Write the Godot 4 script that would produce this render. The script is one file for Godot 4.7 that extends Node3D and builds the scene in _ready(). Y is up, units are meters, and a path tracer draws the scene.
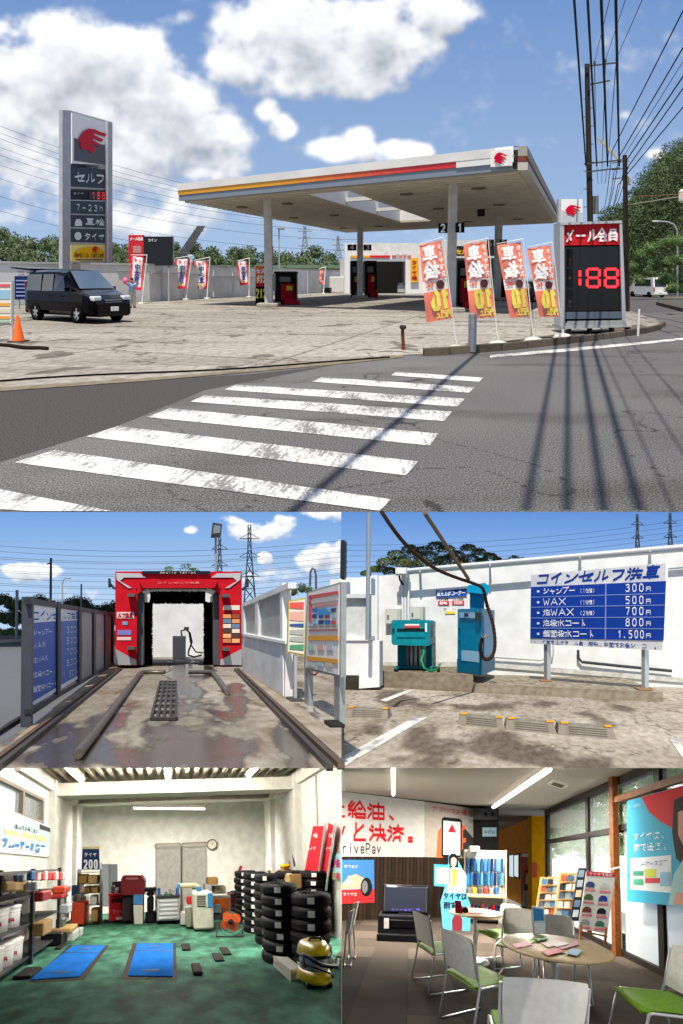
extends Node3D
# Five places seen through one lens: the forecourt, the car wash bay, the drying corner, the garage and the showroom.
# Each place stands upright in its own frame (P); all of them share the sun, the sky and the camera.

const F := 1250.0 # focal length in pixels of the 683 x 1024 picture
const CX := 341.5
const CY := 512.0
var cam_basis: Basis
var eye: Vector3
var P := {} # the place being built: basis B, eye height h, unit u (metres per unit), long S (how far depth is drawn out)
var O := Vector3.ZERO # base of the thing being built, in the place's own axes
var rng := RandomNumberGenerator.new()
var mats := {}
var T := {}
var taken := {}

class MB: # collects faces for one mesh
	var st := SurfaceTool.new()
	var xf := Transform3D.IDENTITY
	var o := Vector3.ZERO
	var u := 1.0
	var grp := 0
	var col := Color.WHITE
	var count := 0
	var area := Rect2() # the floor rectangle a texture is laid over, in x and z
	func _init() -> void:
		st.begin(Mesh.PRIMITIVE_TRIANGLES)
	func v(p: Vector3, g: int) -> void:
		st.set_smooth_group(g)
		st.set_color(col)
		if area.size.x != 0.0: st.set_uv(Vector2((p.x - area.position.x) / area.size.x, (p.z - area.position.y) / area.size.y))
		st.add_vertex((xf * p - o) * u)
	func tri(a: Vector3, b: Vector3, c: Vector3, g := -1) -> void: # counter-clockwise seen from outside
		v(a, g); v(c, g); v(b, g)
		count += 1
	func quad(a: Vector3, b: Vector3, c: Vector3, d: Vector3, g := -1) -> void:
		tri(a, b, c, g); tri(a, c, d, g)
	func hexa(b: Array, t: Array) -> void: # two rings of four, bottom and top, counter-clockwise from above
		quad(b[3], b[2], b[1], b[0]); quad(t[0], t[1], t[2], t[3])
		for i in 4:
			var j := (i + 1) % 4
			quad(b[i], b[j], t[j], t[i])
	func boxf(x0: float, x1: float, y0: float, y1: float, z0: float, z1: float) -> void:
		hexa([Vector3(x0, y0, z1), Vector3(x1, y0, z1), Vector3(x1, y0, z0), Vector3(x0, y0, z0)], [Vector3(x0, y1, z1), Vector3(x1, y1, z1), Vector3(x1, y1, z0), Vector3(x0, y1, z0)])
	func box(c: Vector3, s: Vector3) -> void:
		boxf(c.x - s.x / 2, c.x + s.x / 2, c.y - s.y / 2, c.y + s.y / 2, c.z - s.z / 2, c.z + s.z / 2)
	func rbox(c: Vector3, s: Vector3, r: float) -> void: # box with chamfered edges
		var hx := s.x / 2; var hy := s.y / 2; var hz := s.z / 2
		r = minf(r, minf(hx, minf(hy, hz)) * 0.9)
		var P3 := func(sx, sy, sz, w): return c + Vector3(sx * (hx - (0.0 if w == 0 else r)), sy * (hy - (0.0 if w == 1 else r)), sz * (hz - (0.0 if w == 2 else r)))
		for s1 in [-1, 1]:
			face(P3.call(s1, -1, -1, 0), P3.call(s1, 1, -1, 0), P3.call(s1, 1, 1, 0), P3.call(s1, -1, 1, 0), c)
			face(P3.call(-1, s1, -1, 1), P3.call(1, s1, -1, 1), P3.call(1, s1, 1, 1), P3.call(-1, s1, 1, 1), c)
			face(P3.call(-1, -1, s1, 2), P3.call(1, -1, s1, 2), P3.call(1, 1, s1, 2), P3.call(-1, 1, s1, 2), c)
			for s2 in [-1, 1]:
				face(P3.call(s1, s2, -1, 0), P3.call(s1, s2, 1, 0), P3.call(s1, s2, 1, 1), P3.call(s1, s2, -1, 1), c)
				face(P3.call(s1, -1, s2, 0), P3.call(s1, 1, s2, 0), P3.call(s1, 1, s2, 2), P3.call(s1, -1, s2, 2), c)
				face(P3.call(-1, s1, s2, 1), P3.call(1, s1, s2, 1), P3.call(1, s1, s2, 2), P3.call(-1, s1, s2, 2), c)
				for s3 in [-1, 1]:
					face3(P3.call(s1, s2, s3, 0), P3.call(s1, s2, s3, 1), P3.call(s1, s2, s3, 2), c)
	func face(a: Vector3, b: Vector3, c: Vector3, d: Vector3, m: Vector3) -> void: # turned away from m
		if (b - a).cross(c - a).dot(a + c - m * 2.0) > 0: quad(a, b, c, d)
		else: quad(d, c, b, a)
	func face3(a: Vector3, b: Vector3, c: Vector3, m: Vector3) -> void:
		if (b - a).cross(c - a).dot(a + b + c - m * 3.0) > 0: tri(a, b, c)
		else: tri(c, b, a)
	func flat(ring: Array, front: Vector3) -> void: # a planar outline, its face towards front
		var n := Vector3.ZERO
		for i in ring.size(): n += (ring[i] as Vector3).cross(ring[(i + 1) % ring.size()])
		n = n.normalized()
		var ax := ((ring[1] as Vector3) - (ring[0] as Vector3)).normalized()
		var ay := n.cross(ax)
		var p2 := PackedVector2Array()
		for p in ring: p2.append(Vector2(ax.dot(p), ay.dot(p)))
		var ids := Geometry2D.triangulate_polygon(p2)
		for i in range(0, ids.size(), 3):
			var a: Vector3 = ring[ids[i]]; var b: Vector3 = ring[ids[i + 1]]; var c: Vector3 = ring[ids[i + 2]]
			if (b - a).cross(c - a).dot(front) >= 0: tri(a, b, c)
			else: tri(c, b, a)
	func prism(ring: Array, ext: Vector3) -> void: # an outline pushed along ext
		var far := []
		var mid := Vector3.ZERO
		for p in ring:
			far.append(p + ext); mid += p
		flat(ring, -ext); flat(far, ext)
		var n := Vector3.ZERO
		for i in ring.size(): n += (ring[i] as Vector3).cross(ring[(i + 1) % ring.size()])
		var turn := n.dot(ext) > 0
		for i in ring.size():
			var j := (i + 1) % ring.size()
			if turn: quad(ring[i], ring[j], far[j], far[i])
			else: quad(ring[j], ring[i], far[i], far[j])
	func cyl(a: Vector3, b: Vector3, r0: float, r1 := -1.0, n := 10, caps := true) -> void:
		if r1 < 0: r1 = r0
		grp += 1
		var d := (b - a).normalized()
		var x := d.cross(Vector3.UP if absf(d.y) < 0.9 else Vector3.RIGHT).normalized()
		var y := d.cross(x)
		for i in n:
			var t0 := TAU * i / n; var t1 := TAU * (i + 1) / n
			var e0 := x * cos(t0) + y * sin(t0); var e1 := x * cos(t1) + y * sin(t1)
			quad(a + e0 * r0, a + e1 * r0, b + e1 * r1, b + e0 * r1, grp if n > 4 else -1)
			if caps:
				tri(a, a + e1 * r0, a + e0 * r0); tri(b, b + e0 * r1, b + e1 * r1)
	func tube(pts: Array, r: float, n := 6) -> void:
		grp += 1
		var rings := []
		var x := Vector3.ZERO
		for i in pts.size():
			var d: Vector3 = (pts[mini(i + 1, pts.size() - 1)] - pts[maxi(i - 1, 0)]).normalized()
			if i == 0: x = d.cross(Vector3.UP if absf(d.y) < 0.9 else Vector3.RIGHT).normalized()
			else: x = (x - d * x.dot(d)).normalized()
			var y := d.cross(x)
			var ring := []
			for k in n: ring.append(pts[i] + (x * cos(TAU * k / n) + y * sin(TAU * k / n)) * r)
			rings.append(ring)
		for i in rings.size() - 1:
			for k in n:
				var j := (k + 1) % n
				quad(rings[i][k], rings[i][j], rings[i + 1][j], rings[i + 1][k], grp)
		for k in range(1, n - 1):
			tri(rings[0][0], rings[0][k + 1], rings[0][k])
			tri(rings[-1][0], rings[-1][k], rings[-1][k + 1])
	func lathe(c: Vector3, axis: Vector3, prof: Array, n := 16) -> void: # prof: [radius, along] from the start of the axis to its end
		grp += 1
		var d := axis.normalized()
		var x := d.cross(Vector3.UP if absf(d.y) < 0.9 else Vector3.RIGHT).normalized()
		var y := d.cross(x)
		for i in prof.size() - 1:
			for k in n:
				var t0 := TAU * k / n; var t1 := TAU * (k + 1) / n
				var e0 := x * cos(t0) + y * sin(t0); var e1 := x * cos(t1) + y * sin(t1)
				var a: Array = prof[i]; var b: Array = prof[i + 1]
				quad(c + d * a[1] + e0 * a[0], c + d * a[1] + e1 * a[0], c + d * b[1] + e1 * b[0], c + d * b[1] + e0 * b[0], grp)
	func sph(c: Vector3, r: Vector3, nu := 12, nv := 8) -> void:
		grp += 1
		for i in nv:
			for k in nu:
				var q := []
				for s in [[i, k], [i, k + 1], [i + 1, k + 1], [i + 1, k]]:
					var th: float = PI * s[0] / nv; var ph: float = TAU * s[1] / nu
					q.append(c + Vector3(r.x * sin(th) * cos(ph), r.y * cos(th), r.z * sin(th) * sin(ph)))
				if i > 0: tri(q[0], q[1], q[2], grp)
				if i < nv - 1: tri(q[0], q[2], q[3], grp)
	func done() -> ArrayMesh:
		st.generate_normals()
		return st.commit()

# ---------- pixels and places
func ray(px: float, py: float) -> Vector3:
	return cam_basis * Vector3((px - CX) / F, -(py - CY) / F, -1.0)
func place(vx: float, vy: float, mx: float, my: float, h: float, u: float, long: float) -> Dictionary:
	var fwd := ray(vx, vy).normalized()
	var n := ray(mx, my).cross(cam_basis.y)
	var up := n.cross(fwd).normalized()
	if up.dot(cam_basis.y) < 0: up = -up
	return {"B": Basis(fwd.cross(up), up, -fwd), "h": h, "u": u, "S": long}
func dir(px: float, py: float) -> Vector3:
	return (P.B as Basis).transposed() * ray(px, py)
func gp(px: float, py: float, y := 0.0) -> Vector3: # the point at height y that shows at the pixel
	var d := dir(px, py)
	return Vector3(0, P.h, 0) + d * ((y - P.h) / d.y)
func zp(px: float, py: float, z: float) -> Vector3: # ... at depth z (negative is away)
	var d := dir(px, py)
	return Vector3(0, P.h, 0) + d * (z / d.z)
func xp(px: float, py: float, x: float) -> Vector3:
	var d := dir(px, py)
	return Vector3(0, P.h, 0) + d * (x / d.x)
func vplane(a: Vector3, b: Vector3) -> Dictionary: # the upright plane through two points, n towards the eye
	var r := Vector3(b.x - a.x, 0, b.z - a.z).normalized()
	var n := r.cross(Vector3.UP)
	if n.dot(Vector3(0, P.h, 0) - a) < 0: n = -n
	return {"a": a, "n": n}
func zplane(z: float) -> Dictionary:
	return {"a": Vector3(0, 0, z), "n": Vector3(0, 0, 1)}
func on(pl: Dictionary, px: float, py: float, off := 0.0) -> Vector3: # the point of a plane, pushed off it, that shows at the pixel
	var d := dir(px, py)
	var e := Vector3(0, P.h, 0)
	var n: Vector3 = pl.n
	return e + d * ((pl.a + n * off - e).dot(n) / d.dot(n))
func world(p: Vector3) -> Vector3:
	return eye + (P.B as Basis) * ((p - Vector3(0, P.h, 0)) * P.u)

# ---------- nodes
func numbered(called: String) -> String:
	var n: int = taken.get(called, 0)
	taken[called] = n + 1
	return called if n == 0 else "%s_%03d" % [called, n]
func place_node(o: Node3D, pos: Vector3) -> void:
	o.transform = Transform3D(P.B, world(pos))
	O = pos
func tag(o: Node3D, label: String, category: String, group := "", kind := "") -> void:
	if label: o.set_meta("label", label)
	if category: o.set_meta("category", category)
	if group: o.set_meta("group", group)
	if kind: o.set_meta("kind", kind)
func thing(called: String, label: String, category: String, pos: Vector3, group := "") -> Node3D:
	var o := Node3D.new()
	o.name = numbered(called)
	add_child(o)
	place_node(o, pos)
	tag(o, label, category, group)
	return o
func mb(yaw := 0.0, at = null) -> MB: # a mesh in the axes of the place; with at, a shape made in its own metres and set there
	var m := MB.new()
	m.o = O
	m.u = P.u
	if at != null: m.xf = Transform3D(Basis.from_scale(Vector3(1, 1, P.S)) * Basis(Vector3.UP, yaw), at)
	return m
func part(o: Node3D, called: String, m: MB, material: Material, label := "", kind := "") -> MeshInstance3D:
	var i := MeshInstance3D.new()
	i.name = called
	i.mesh = m.done()
	i.material_override = null
	i.mesh.surface_set_material(0, material)
	o.add_child(i, true)
	tag(i, label, "", "", kind)
	return i
func solo(called: String, label: String, category: String, m: MB, material: Material, group := "", kind := "") -> MeshInstance3D: # a thing that is one mesh; its base is O
	var i := MeshInstance3D.new()
	i.name = numbered(called)
	i.mesh = m.done()
	i.mesh.surface_set_material(0, material)
	add_child(i)
	i.transform = Transform3D(P.B, world(m.o))
	tag(i, label, category, group, kind)
	return i
func struct(called: String, m: MB, material: Material) -> MeshInstance3D:
	return solo(called, "", "", m, material, "", "structure")
func again(o: Node3D, pos: Vector3, label := "") -> Node3D: # a copy of a thing with its parts
	var c: Node3D = o.duplicate()
	var base := String(o.name)
	if base.length() > 4 and base[-4] == "_" and base.right(3).is_valid_int(): base = base.left(-4)
	c.name = numbered(base)
	add_child(c)
	c.transform = Transform3D(P.B, world(pos))
	if label: c.set_meta("label", label)
	return c

# ---------- shapes laid out from pixels on a plane of the place
func ring(pl: Dictionary, px: Array, off := 0.0) -> Array: # px: x, y, x, y ...
	var out := []
	for i in range(0, px.size(), 2): out.append(on(pl, px[i], px[i + 1], off))
	return out
func rect(x0: float, y0: float, x1: float, y1: float) -> Array:
	return [x0, y1, x1, y1, x1, y0, x0, y0]
func slab(m: MB, pl: Dictionary, px: Array, thick: float, off := 0.0) -> void: # an upright board: its face at off from the plane, its thickness behind
	m.prism(ring(pl, px, off), -(pl.n as Vector3) * thick)
func gring(px: Array, y := 0.0) -> Array:
	var out := []
	for i in range(0, px.size(), 2): out.append(gp(px[i], px[i + 1], y))
	return out
func sheet(m: MB, px: Array, y := 0.0) -> void:
	m.flat(gring(px, y), Vector3.UP)
func upright(m: MB, px: float, y0: float, y1: float, w: float, z: float, n := 8, r1 := -1.0) -> void: # a round post: w pixels wide, between two rows, at depth z
	var a := zp(px, y0, z); var b := zp(px, y1, z)
	b.x = a.x; b.z = a.z
	var r := w * 0.5 * absf(z) / F
	m.cyl(a, b, r, r if r1 < 0 else r * r1, n)
func bar(m: MB, a: Vector3, b: Vector3, w: float, d := -1.0) -> void: # a square bar
	if d < 0: d = w
	var t := (b - a).normalized()
	var x := t.cross(Vector3(0, 0, 1)).normalized()
	if x.length() < 0.5: x = Vector3.RIGHT
	var y := t.cross(x)
	var q := [x * w / 2 + y * d / 2, -x * w / 2 + y * d / 2, -x * w / 2 - y * d / 2, x * w / 2 - y * d / 2]
	for i in 4:
		var j := (i + 1) % 4
		m.face(a + q[i], a + q[j], b + q[j], b + q[i], (a + b) / 2)
	m.face(a + q[0], a + q[1], a + q[2], a + q[3], b)
	m.face(b + q[0], b + q[1], b + q[2], b + q[3], a)

# ---------- lettering: strokes on a ten by ten grid
var GL := {
"0": "306072776939272230", "1": "325059", "2": "22306072742979", "3": "214060726444 647677693928", "4": "602686 6069", "5": "7020246476776929", "6": "60322528396978766525", "7": "207049",
"8": "30607264342230 3426283969787664", "9": "39687571603022243575", "A": "094089 2666", "W": "0029436980", "X": "0089 8009", "G": "81603013163969878555", "T": "0080 4049", "P": "191060826515",
"D": "10195986835010", "E": "80101989 1575", "a": "2443637479 76362728395977", "y": "1348 7339", "r": "2329 254363", "i": "4349 4041", "v": "134973", "e": "267674533325284978", "o": "336375776939272533", "l": "4049",
"s": "7453332577693928", "t": "404859 2363", "n": "2329 2543637479", "h": "2029 2543637479", "p": "2309 2363747627", "u": "2327397977", ".": "4849", ",": "4938", "-": "2575", "(": "7053 5356 5679", ")": "2043 4346 4629", " ": "", "*": "4456 5446",
"コ": "128288 1888", "イ": "7115 5359", "ン": "1334 196793", "セ": "059366 313898", "ル": "323619 616896", "フ": "12827639", "洗": "1122 0324 0926 4133 3393 6165 3696 565839 767898", "車": "1181 2272762622 2474 0898 4049",
"シ": "2132 1334 186692", "ャ": "158566 3359", "プ": "01716429 8090918180", "ブ": "01716429 7172 9091", "ー": "0585", "泡": "1122 0324 0926 5033 428286 457576 4548 489897", "撥": "0333 2029 0745 4161 6139 7194 4555 5569 6595 7459 5699",
"水": "4049 032319 8254 5499", "ト": "3039 3468", "鏡": "3003 3053 1353 0555 3339 0858 5191 5393 5595985855 5797 6859 7899", "面": "0191 4133 1393991913 3339 6369 3565 3767", "円": "1119 118189 1585 4145",
"メ": "7119 2358", "会": "4005 4085 2464 0686 462979 6689", "員": "2171732321 1484881814 1686 3819 6889", "タ": "4014 32826629 3466", "ヤ": "048265 3159", "検": "0343 2029 2407 2436 6034 6095 5474 4686884846 6449 6699",
"中": "1282861612 4049", "古": "0393 4045 2676792926", "灯": "302519 0314 4334 2437 5191 717969", "油": "1122 0324 0926 3292993932 3696 6069", "給": "2003 0323 3105 0545 2529 1708 3748 6034 6095 5474 4797994947",
"決": "1122 0324 0926 338385 2696 606549 6699", "済": "1122 0324 0926 6061 3292 4295 8235 4739 7679 4777", "、": "2749", "。": "2747492927", "と": "3035 713527294989", "で": "028153466889 6576 7485", "は": "1119 3393 616748395789",
"お": "0262 30381926657769 7293", "得": "2003 3306 2529 4080844440 4282 3595 3797 747969 4758", "に": "1119 4282 465999", "ア": "018163 4329", "リ": "2025 707559", "ス": "118119 5589", "雨": "0191 1319 139399 4149 2545 2747 6575 6777",
"選": "0112 0425 2518 1899 417173 3474 5355 6365 3595 5738 6788", "ぼ": "1119 3272 3474 525848395879 8182 9192", "往": "2003 3104 2429 6071 4393 4595 6369 3898", "復": "2003 3104 2429 5034 4191 4383864643 4484 5649 5787 8739 5799",
"拭": "0232 2029 0745 3393 606599 3565 5558 3868 8091", "き": "1272 1474 4066 275889", "上": "4048 4474 0898", "げ": "1119 3393 616739 8081", "ナ": "0383 504719", "引": "01414404084839 8089", "無": "2004 1191 0595 2227 4247 6267 8287 1908 3938 5969 7989", "料": "2028 0434 0111 4131 2405 2436 5253 5455 0696 7079"}
func text(m: MB, s: String, o: Vector3, right: Vector3, up: Vector3, wt := 1.1, n := Vector3.ZERO, lift := 0.002, mono := true, skew := 0.0) -> void:
	# o: lower left corner; right: one letter's width and direction; up: the letter height
	if n == Vector3.ZERO: n = right.cross(up).normalized()
	var k := 0
	var at := 0.0
	for ch in s:
		var adv := 1.0
		if not mono and ch.unicode_at(0) < 0x2000: adv = 0.62 if ch in "0123456789WXAGDPT" else (0.34 if ch in " il.,()-t" else 0.52)
		if not GL.has(ch):
			at += adv
			continue
		for stroke in String(GL[ch]).split(" ", false):
			var pts := []
			for i in range(0, stroke.length() - 1, 2):
				var gx := (float(stroke[i].to_int()) + 0.5) / 10.0
				var gy := 1.0 - (float(stroke[i + 1].to_int()) + 0.5) / 10.0
				pts.append(o + right * (at + gx * (adv if adv < 1.0 else 0.96) + skew * gy) + up * gy)
			for i in pts.size() - 1:
				var a: Vector3 = pts[i]; var b: Vector3 = pts[i + 1]
				var d := b - a
				if d.length() < 1e-6: continue
				d = d.normalized()
				var hw := up.length() * 0.05 * wt
				var sd := n.cross(d) * hw
				var e := d * hw * 0.7
				var f := n * (lift * (k % 5))
				k += 1
				m.quad(a - e - sd + f, b + e - sd + f, b + e + sd + f, a - e + sd + f)
		at += adv
func words(m: MB, pl: Dictionary, s: String, x0: float, y0: float, x1: float, y1: float, hpx: float, wt := 1.1, off := 0.01, down := false, skew := 0.0) -> void:
	# s on a plane from the pixel of its lower left corner to that of its lower right corner, hpx pixels tall at the start; down sets it one letter under the other
	var a := on(pl, x0, y0, off); var b := on(pl, x1, y1, off)
	var up := on(pl, x0, y0 - hpx, off) - a
	if down:
		var st := (on(pl, x0, y1, off) - a) / float(s.length())
		for i in s.length(): text(m, s[i], a + st * float(i + 1), on(pl, x1, y0, off) - a, -st * 0.94, wt, pl.n, 0.002 * (up.length() + 0.1))
		return
	var n := s.length()
	text(m, s, a, (b - a) / float(n), up, wt, pl.n, 0.004 * (up.length() + 0.1), true, skew)

# ---------- materials
func hexc(h: String) -> Color:
	return Color.html(h)
func mat(h: String, rough := 0.7, metal := 0.0, tex := "", scale := 1.0, relief := 0.0) -> StandardMaterial3D:
	var key := "%s|%s|%s|%s|%s|%s" % [h, rough, metal, tex, scale, relief]
	if mats.has(key): return mats[key]
	var m := StandardMaterial3D.new()
	m.albedo_color = hexc(h)
	m.roughness = rough
	m.metallic = metal
	m.metallic_specular = 0.5 if metal > 0.05 or rough < 0.3 else 0.12
	if tex:
		m.albedo_texture = T[tex]
		m.uv1_triplanar = true
		m.uv1_scale = Vector3(scale, scale, scale / P.S) / P.u
		if relief > 0:
			m.heightmap_enabled = true
			m.heightmap_texture = T[tex]
			m.heightmap_scale = relief
	mats[key] = m
	return m
func glow(h: String, energy: float) -> StandardMaterial3D:
	var key := "glow%s%s" % [h, energy]
	if mats.has(key): return mats[key]
	var m := StandardMaterial3D.new()
	m.albedo_color = hexc(h)
	m.emission_enabled = true
	m.emission = hexc(h)
	m.emission_energy_multiplier = energy
	mats[key] = m
	return m
func leaf_mat() -> StandardMaterial3D:
	if mats.has("leaf"): return mats["leaf"]
	var m := StandardMaterial3D.new()
	m.albedo_color = Color.WHITE
	m.vertex_color_use_as_albedo = true
	m.roughness = 0.6
	m.backlight_enabled = true
	m.backlight = Color(0.35, 0.4, 0.2)
	mats["leaf"] = m
	return m
func noise_tex(key: String, size: int, freq: float, lo: float, hi: float, oct := 4, seed_ := 1, warp := 0.0, pow_ := 1.0, tint := Color(1, 1, 1)) -> void:
	var n := FastNoiseLite.new()
	n.seed = seed_
	n.noise_type = FastNoiseLite.TYPE_SIMPLEX_SMOOTH
	n.frequency = freq
	n.fractal_octaves = oct
	if warp > 0:
		n.domain_warp_enabled = true
		n.domain_warp_amplitude = warp
		n.domain_warp_frequency = freq
	var src := n.get_seamless_image(size, size)
	var im := Image.create(size, size, false, Image.FORMAT_RGB8)
	for y in size:
		for x in size:
			var g := pow(src.get_pixel(x, y).r, pow_)
			var w := lerpf(lo, hi, g)
			var c := Color(w, w, w)
			if tint != Color(1, 1, 1): c = tint.lerp(Color(1, 1, 1), clampf((w - lo) / maxf(hi - lo, 0.01), 0, 1)) * w
			im.set_pixel(x, y, c)
	T[key] = ImageTexture.create_from_image(im)

func seen(p: Vector3) -> Vector2: # the pixel at which a point of the place shows
	var q := cam_basis.transposed() * ((P.B as Basis) * (p - Vector3(0, P.h, 0)))
	return Vector2(CX + F * q.x / -q.z, CY - F * q.y / -q.z)
func ground_mat(area: Rect2, size: int, paint: Callable, fine: String, fine_scale: float, rough := 0.92) -> StandardMaterial3D:
	# colours of a worn floor, laid over a rectangle of it: stains, joints, cracks
	var im := Image.create(size, size, false, Image.FORMAT_RGB8)
	for y in size:
		for x in size:
			var p := Vector3(area.position.x + area.size.x * (x + 0.5) / size, 0, area.position.y + area.size.y * (y + 0.5) / size)
			im.set_pixel(x, y, paint.call(p))
	var m := StandardMaterial3D.new()
	m.albedo_texture = ImageTexture.create_from_image(im)
	m.roughness = rough
	m.metallic_specular = 0.05
	m.detail_enabled = true
	m.detail_albedo = T[fine]
	m.detail_blend_mode = BaseMaterial3D.BLEND_MODE_MUL
	m.detail_uv_layer = BaseMaterial3D.DETAIL_UV_2
	m.uv2_triplanar = true
	m.uv2_scale = Vector3(fine_scale, fine_scale, fine_scale / P.S) / P.u
	return m
func fbm(seed_: int, freq: float, oct := 5) -> FastNoiseLite:
	var n := FastNoiseLite.new()
	n.seed = seed_; n.frequency = freq; n.fractal_octaves = oct; n.noise_type = FastNoiseLite.TYPE_SIMPLEX_SMOOTH
	return n
func spot(q: Vector2, s: Array) -> float: # 1 inside an ellipse of pixels, 0 outside
	return 1.0 - pow((q.x - s[0]) / s[2], 2) - pow((q.y - s[1]) / s[3], 2)

# ---------- leaves
func leaves(m: MB, c: Vector3, r: Vector3, count: int, size: float, cols: Array, core := true) -> void:
	# a clump: leaf faces through the outer part of an ellipsoid, over an uneven dark body
	for i in count:
		var d := Vector3(rng.randfn(), rng.randfn(), rng.randfn()).normalized()
		if d.y < -0.5: d.y = -d.y
		var p := c + d * r * rng.randf_range(0.72, 1.06)
		var a := Vector3(rng.randfn(), rng.randfn(), rng.randfn()).normalized()
		var b := a.cross(d).normalized()
		a = (a + d * rng.randf_range(-0.3, 0.5)).normalized()
		var s := size * rng.randf_range(0.55, 1.3)
		var k: Color = cols[rng.randi() % cols.size()]
		m.col = k * rng.randf_range(0.8, 1.2)
		m.quad(p - a * s, p - b * s * 0.5, p + a * s, p + b * s * 0.5)
	if core:
		m.col = cols[0]
		m.sph(c, r * 0.66, 10, 7)
	m.col = Color.WHITE

# ---------- bodies: tapered capsules joined by a smooth minimum and meshed as surface nets
func body(m: MB, bones: Array, cell: float, blend := 0.05) -> void: # bones: [a, b, ra, rb] in the shape's own metres
	var lo := Vector3.INF; var hi := -Vector3.INF
	for b in bones:
		for e in 2:
			lo = lo.min(b[e] - Vector3.ONE * (b[2 + e] + cell * 2)); hi = hi.max(b[e] + Vector3.ONE * (b[2 + e] + cell * 2))
	var nx := int((hi.x - lo.x) / cell) + 2; var ny := int((hi.y - lo.y) / cell) + 2; var nz := int((hi.z - lo.z) / cell) + 2
	var f := PackedFloat32Array()
	f.resize(nx * ny * nz)
	for z in nz:
		for y in ny:
			for x in nx:
				var p := lo + Vector3(x, y, z) * cell
				var s := 1e9
				for b in bones:
					var ab: Vector3 = b[1] - b[0]
					var t := clampf((p - b[0]).dot(ab) / maxf(ab.length_squared(), 1e-9), 0, 1)
					var d: float = (p - b[0] - ab * t).length() - lerpf(b[2], b[3], t)
					var k := maxf(blend - absf(s - d), 0.0) / blend
					s = minf(s, d) - k * k * blend * 0.25
				f[(z * ny + y) * nx + x] = s
	var vert := {}
	var C := [[0, 0, 0], [1, 0, 0], [0, 1, 0], [1, 1, 0], [0, 0, 1], [1, 0, 1], [0, 1, 1], [1, 1, 1]]
	var E := [[0, 1], [2, 3], [4, 5], [6, 7], [0, 2], [1, 3], [4, 6], [5, 7], [0, 4], [1, 5], [2, 6], [3, 7]]
	for z in nz - 1:
		for y in ny - 1:
			for x in nx - 1:
				var val := []
				for c in C: val.append(f[((z + c[2]) * ny + y + c[1]) * nx + x + c[0]])
				var sum := Vector3.ZERO; var cnt := 0
				for e in E:
					var a: float = val[e[0]]; var b: float = val[e[1]]
					if (a < 0) != (b < 0):
						var t := a / (a - b)
						sum += Vector3(C[e[0]][0], C[e[0]][1], C[e[0]][2]).lerp(Vector3(C[e[1]][0], C[e[1]][1], C[e[1]][2]), t)
						cnt += 1
				if cnt: vert[(z * ny + y) * nx + x] = lo + (Vector3(x, y, z) + sum / cnt) * cell
	m.grp += 1
	for z in range(1, nz - 1):
		for y in range(1, ny - 1):
			for x in range(1, nx - 1):
				var i := (z * ny + y) * nx + x
				for ax in 3:
					var step: int = [1, nx, nx * ny][ax]
					var a := f[i]; var b := f[i + step]
					if (a < 0) == (b < 0): continue
					var s1: int = [nx, nx * ny, 1][ax]; var s2: int = [nx * ny, 1, nx][ax]
					var q := [i - s1 - s2, i - s2, i, i - s1]
					if not (vert.has(q[0]) and vert.has(q[1]) and vert.has(q[2]) and vert.has(q[3])): continue
					if a < 0: m.quad(vert[q[0]], vert[q[1]], vert[q[2]], vert[q[3]], m.grp)
					else: m.quad(vert[q[3]], vert[q[2]], vert[q[1]], vert[q[0]], m.grp)

func _ready() -> void:
	rng.seed = 7
	var cam := Camera3D.new()
	cam.name = "camera"
	cam.fov = rad_to_deg(2.0 * atan(512.0 / F))
	cam.near = 0.05
	cam.far = 9000.0
	add_child(cam)
	eye = Vector3(0, 1.7 * 6.0, 0)
	cam_basis = Basis(Vector3.RIGHT, -atan((CY - 279.0) / F))
	cam.transform = Transform3D(cam_basis, eye)
	var env := Environment.new()
	env.background_mode = Environment.BG_SKY
	env.tonemap_mode = Environment.TONE_MAPPER_LINEAR
	env.tonemap_exposure = 1.1
	env.sdfgi_enabled = true
	env.ssao_enabled = true
	env.ssil_enabled = true
	env.sky = Sky.new()
	var we := WorldEnvironment.new()
	we.name = "environment"
	we.environment = env
	add_child(we)
	var sun := DirectionalLight3D.new()
	sun.name = "sun"
	sun.light_energy = 1.6
	sun.light_color = Color(1.0, 0.96, 0.9)
	sun.light_angular_distance = 0.55
	sun.shadow_enabled = true
	add_child(sun)
	sun.look_at_from_position(Vector3.ZERO, -Vector3(-0.07, 0.90, 0.42))
	env.sky.sky_material = sky_panorama()
	textures()
	print("place 1"); forecourt()
	print("place 2"); wash_bay()
	print("place 3"); drying_corner()
	print("place 4"); garage()
	print("place 5"); showroom()

func textures() -> void:
	noise_tex("grain", 512, 0.16, 0.35, 1.0, 3, 3, 0.0, 1.0) # aggregate of asphalt
	noise_tex("blot", 512, 0.012, 0.85, 1.0, 6, 5, 20.0) # broad patches
	noise_tex("dirt", 512, 0.014, 0.78, 1.0, 7, 9, 40.0, 0.6, Color(0.92, 0.88, 0.82))
	noise_tex("soft", 256, 0.02, 0.88, 1.0, 4, 11) # faint unevenness of paint
	noise_tex("stain", 512, 0.011, 0.6, 1.0, 7, 21, 60.0, 0.5, Color(0.9, 0.86, 0.8))
	noise_tex("floor", 512, 0.01, 0.6, 1.0, 6, 31, 30.0, 0.9)
	noise_tex("dots", 256, 0.2, 0.7, 1.0, 1, 41)

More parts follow.
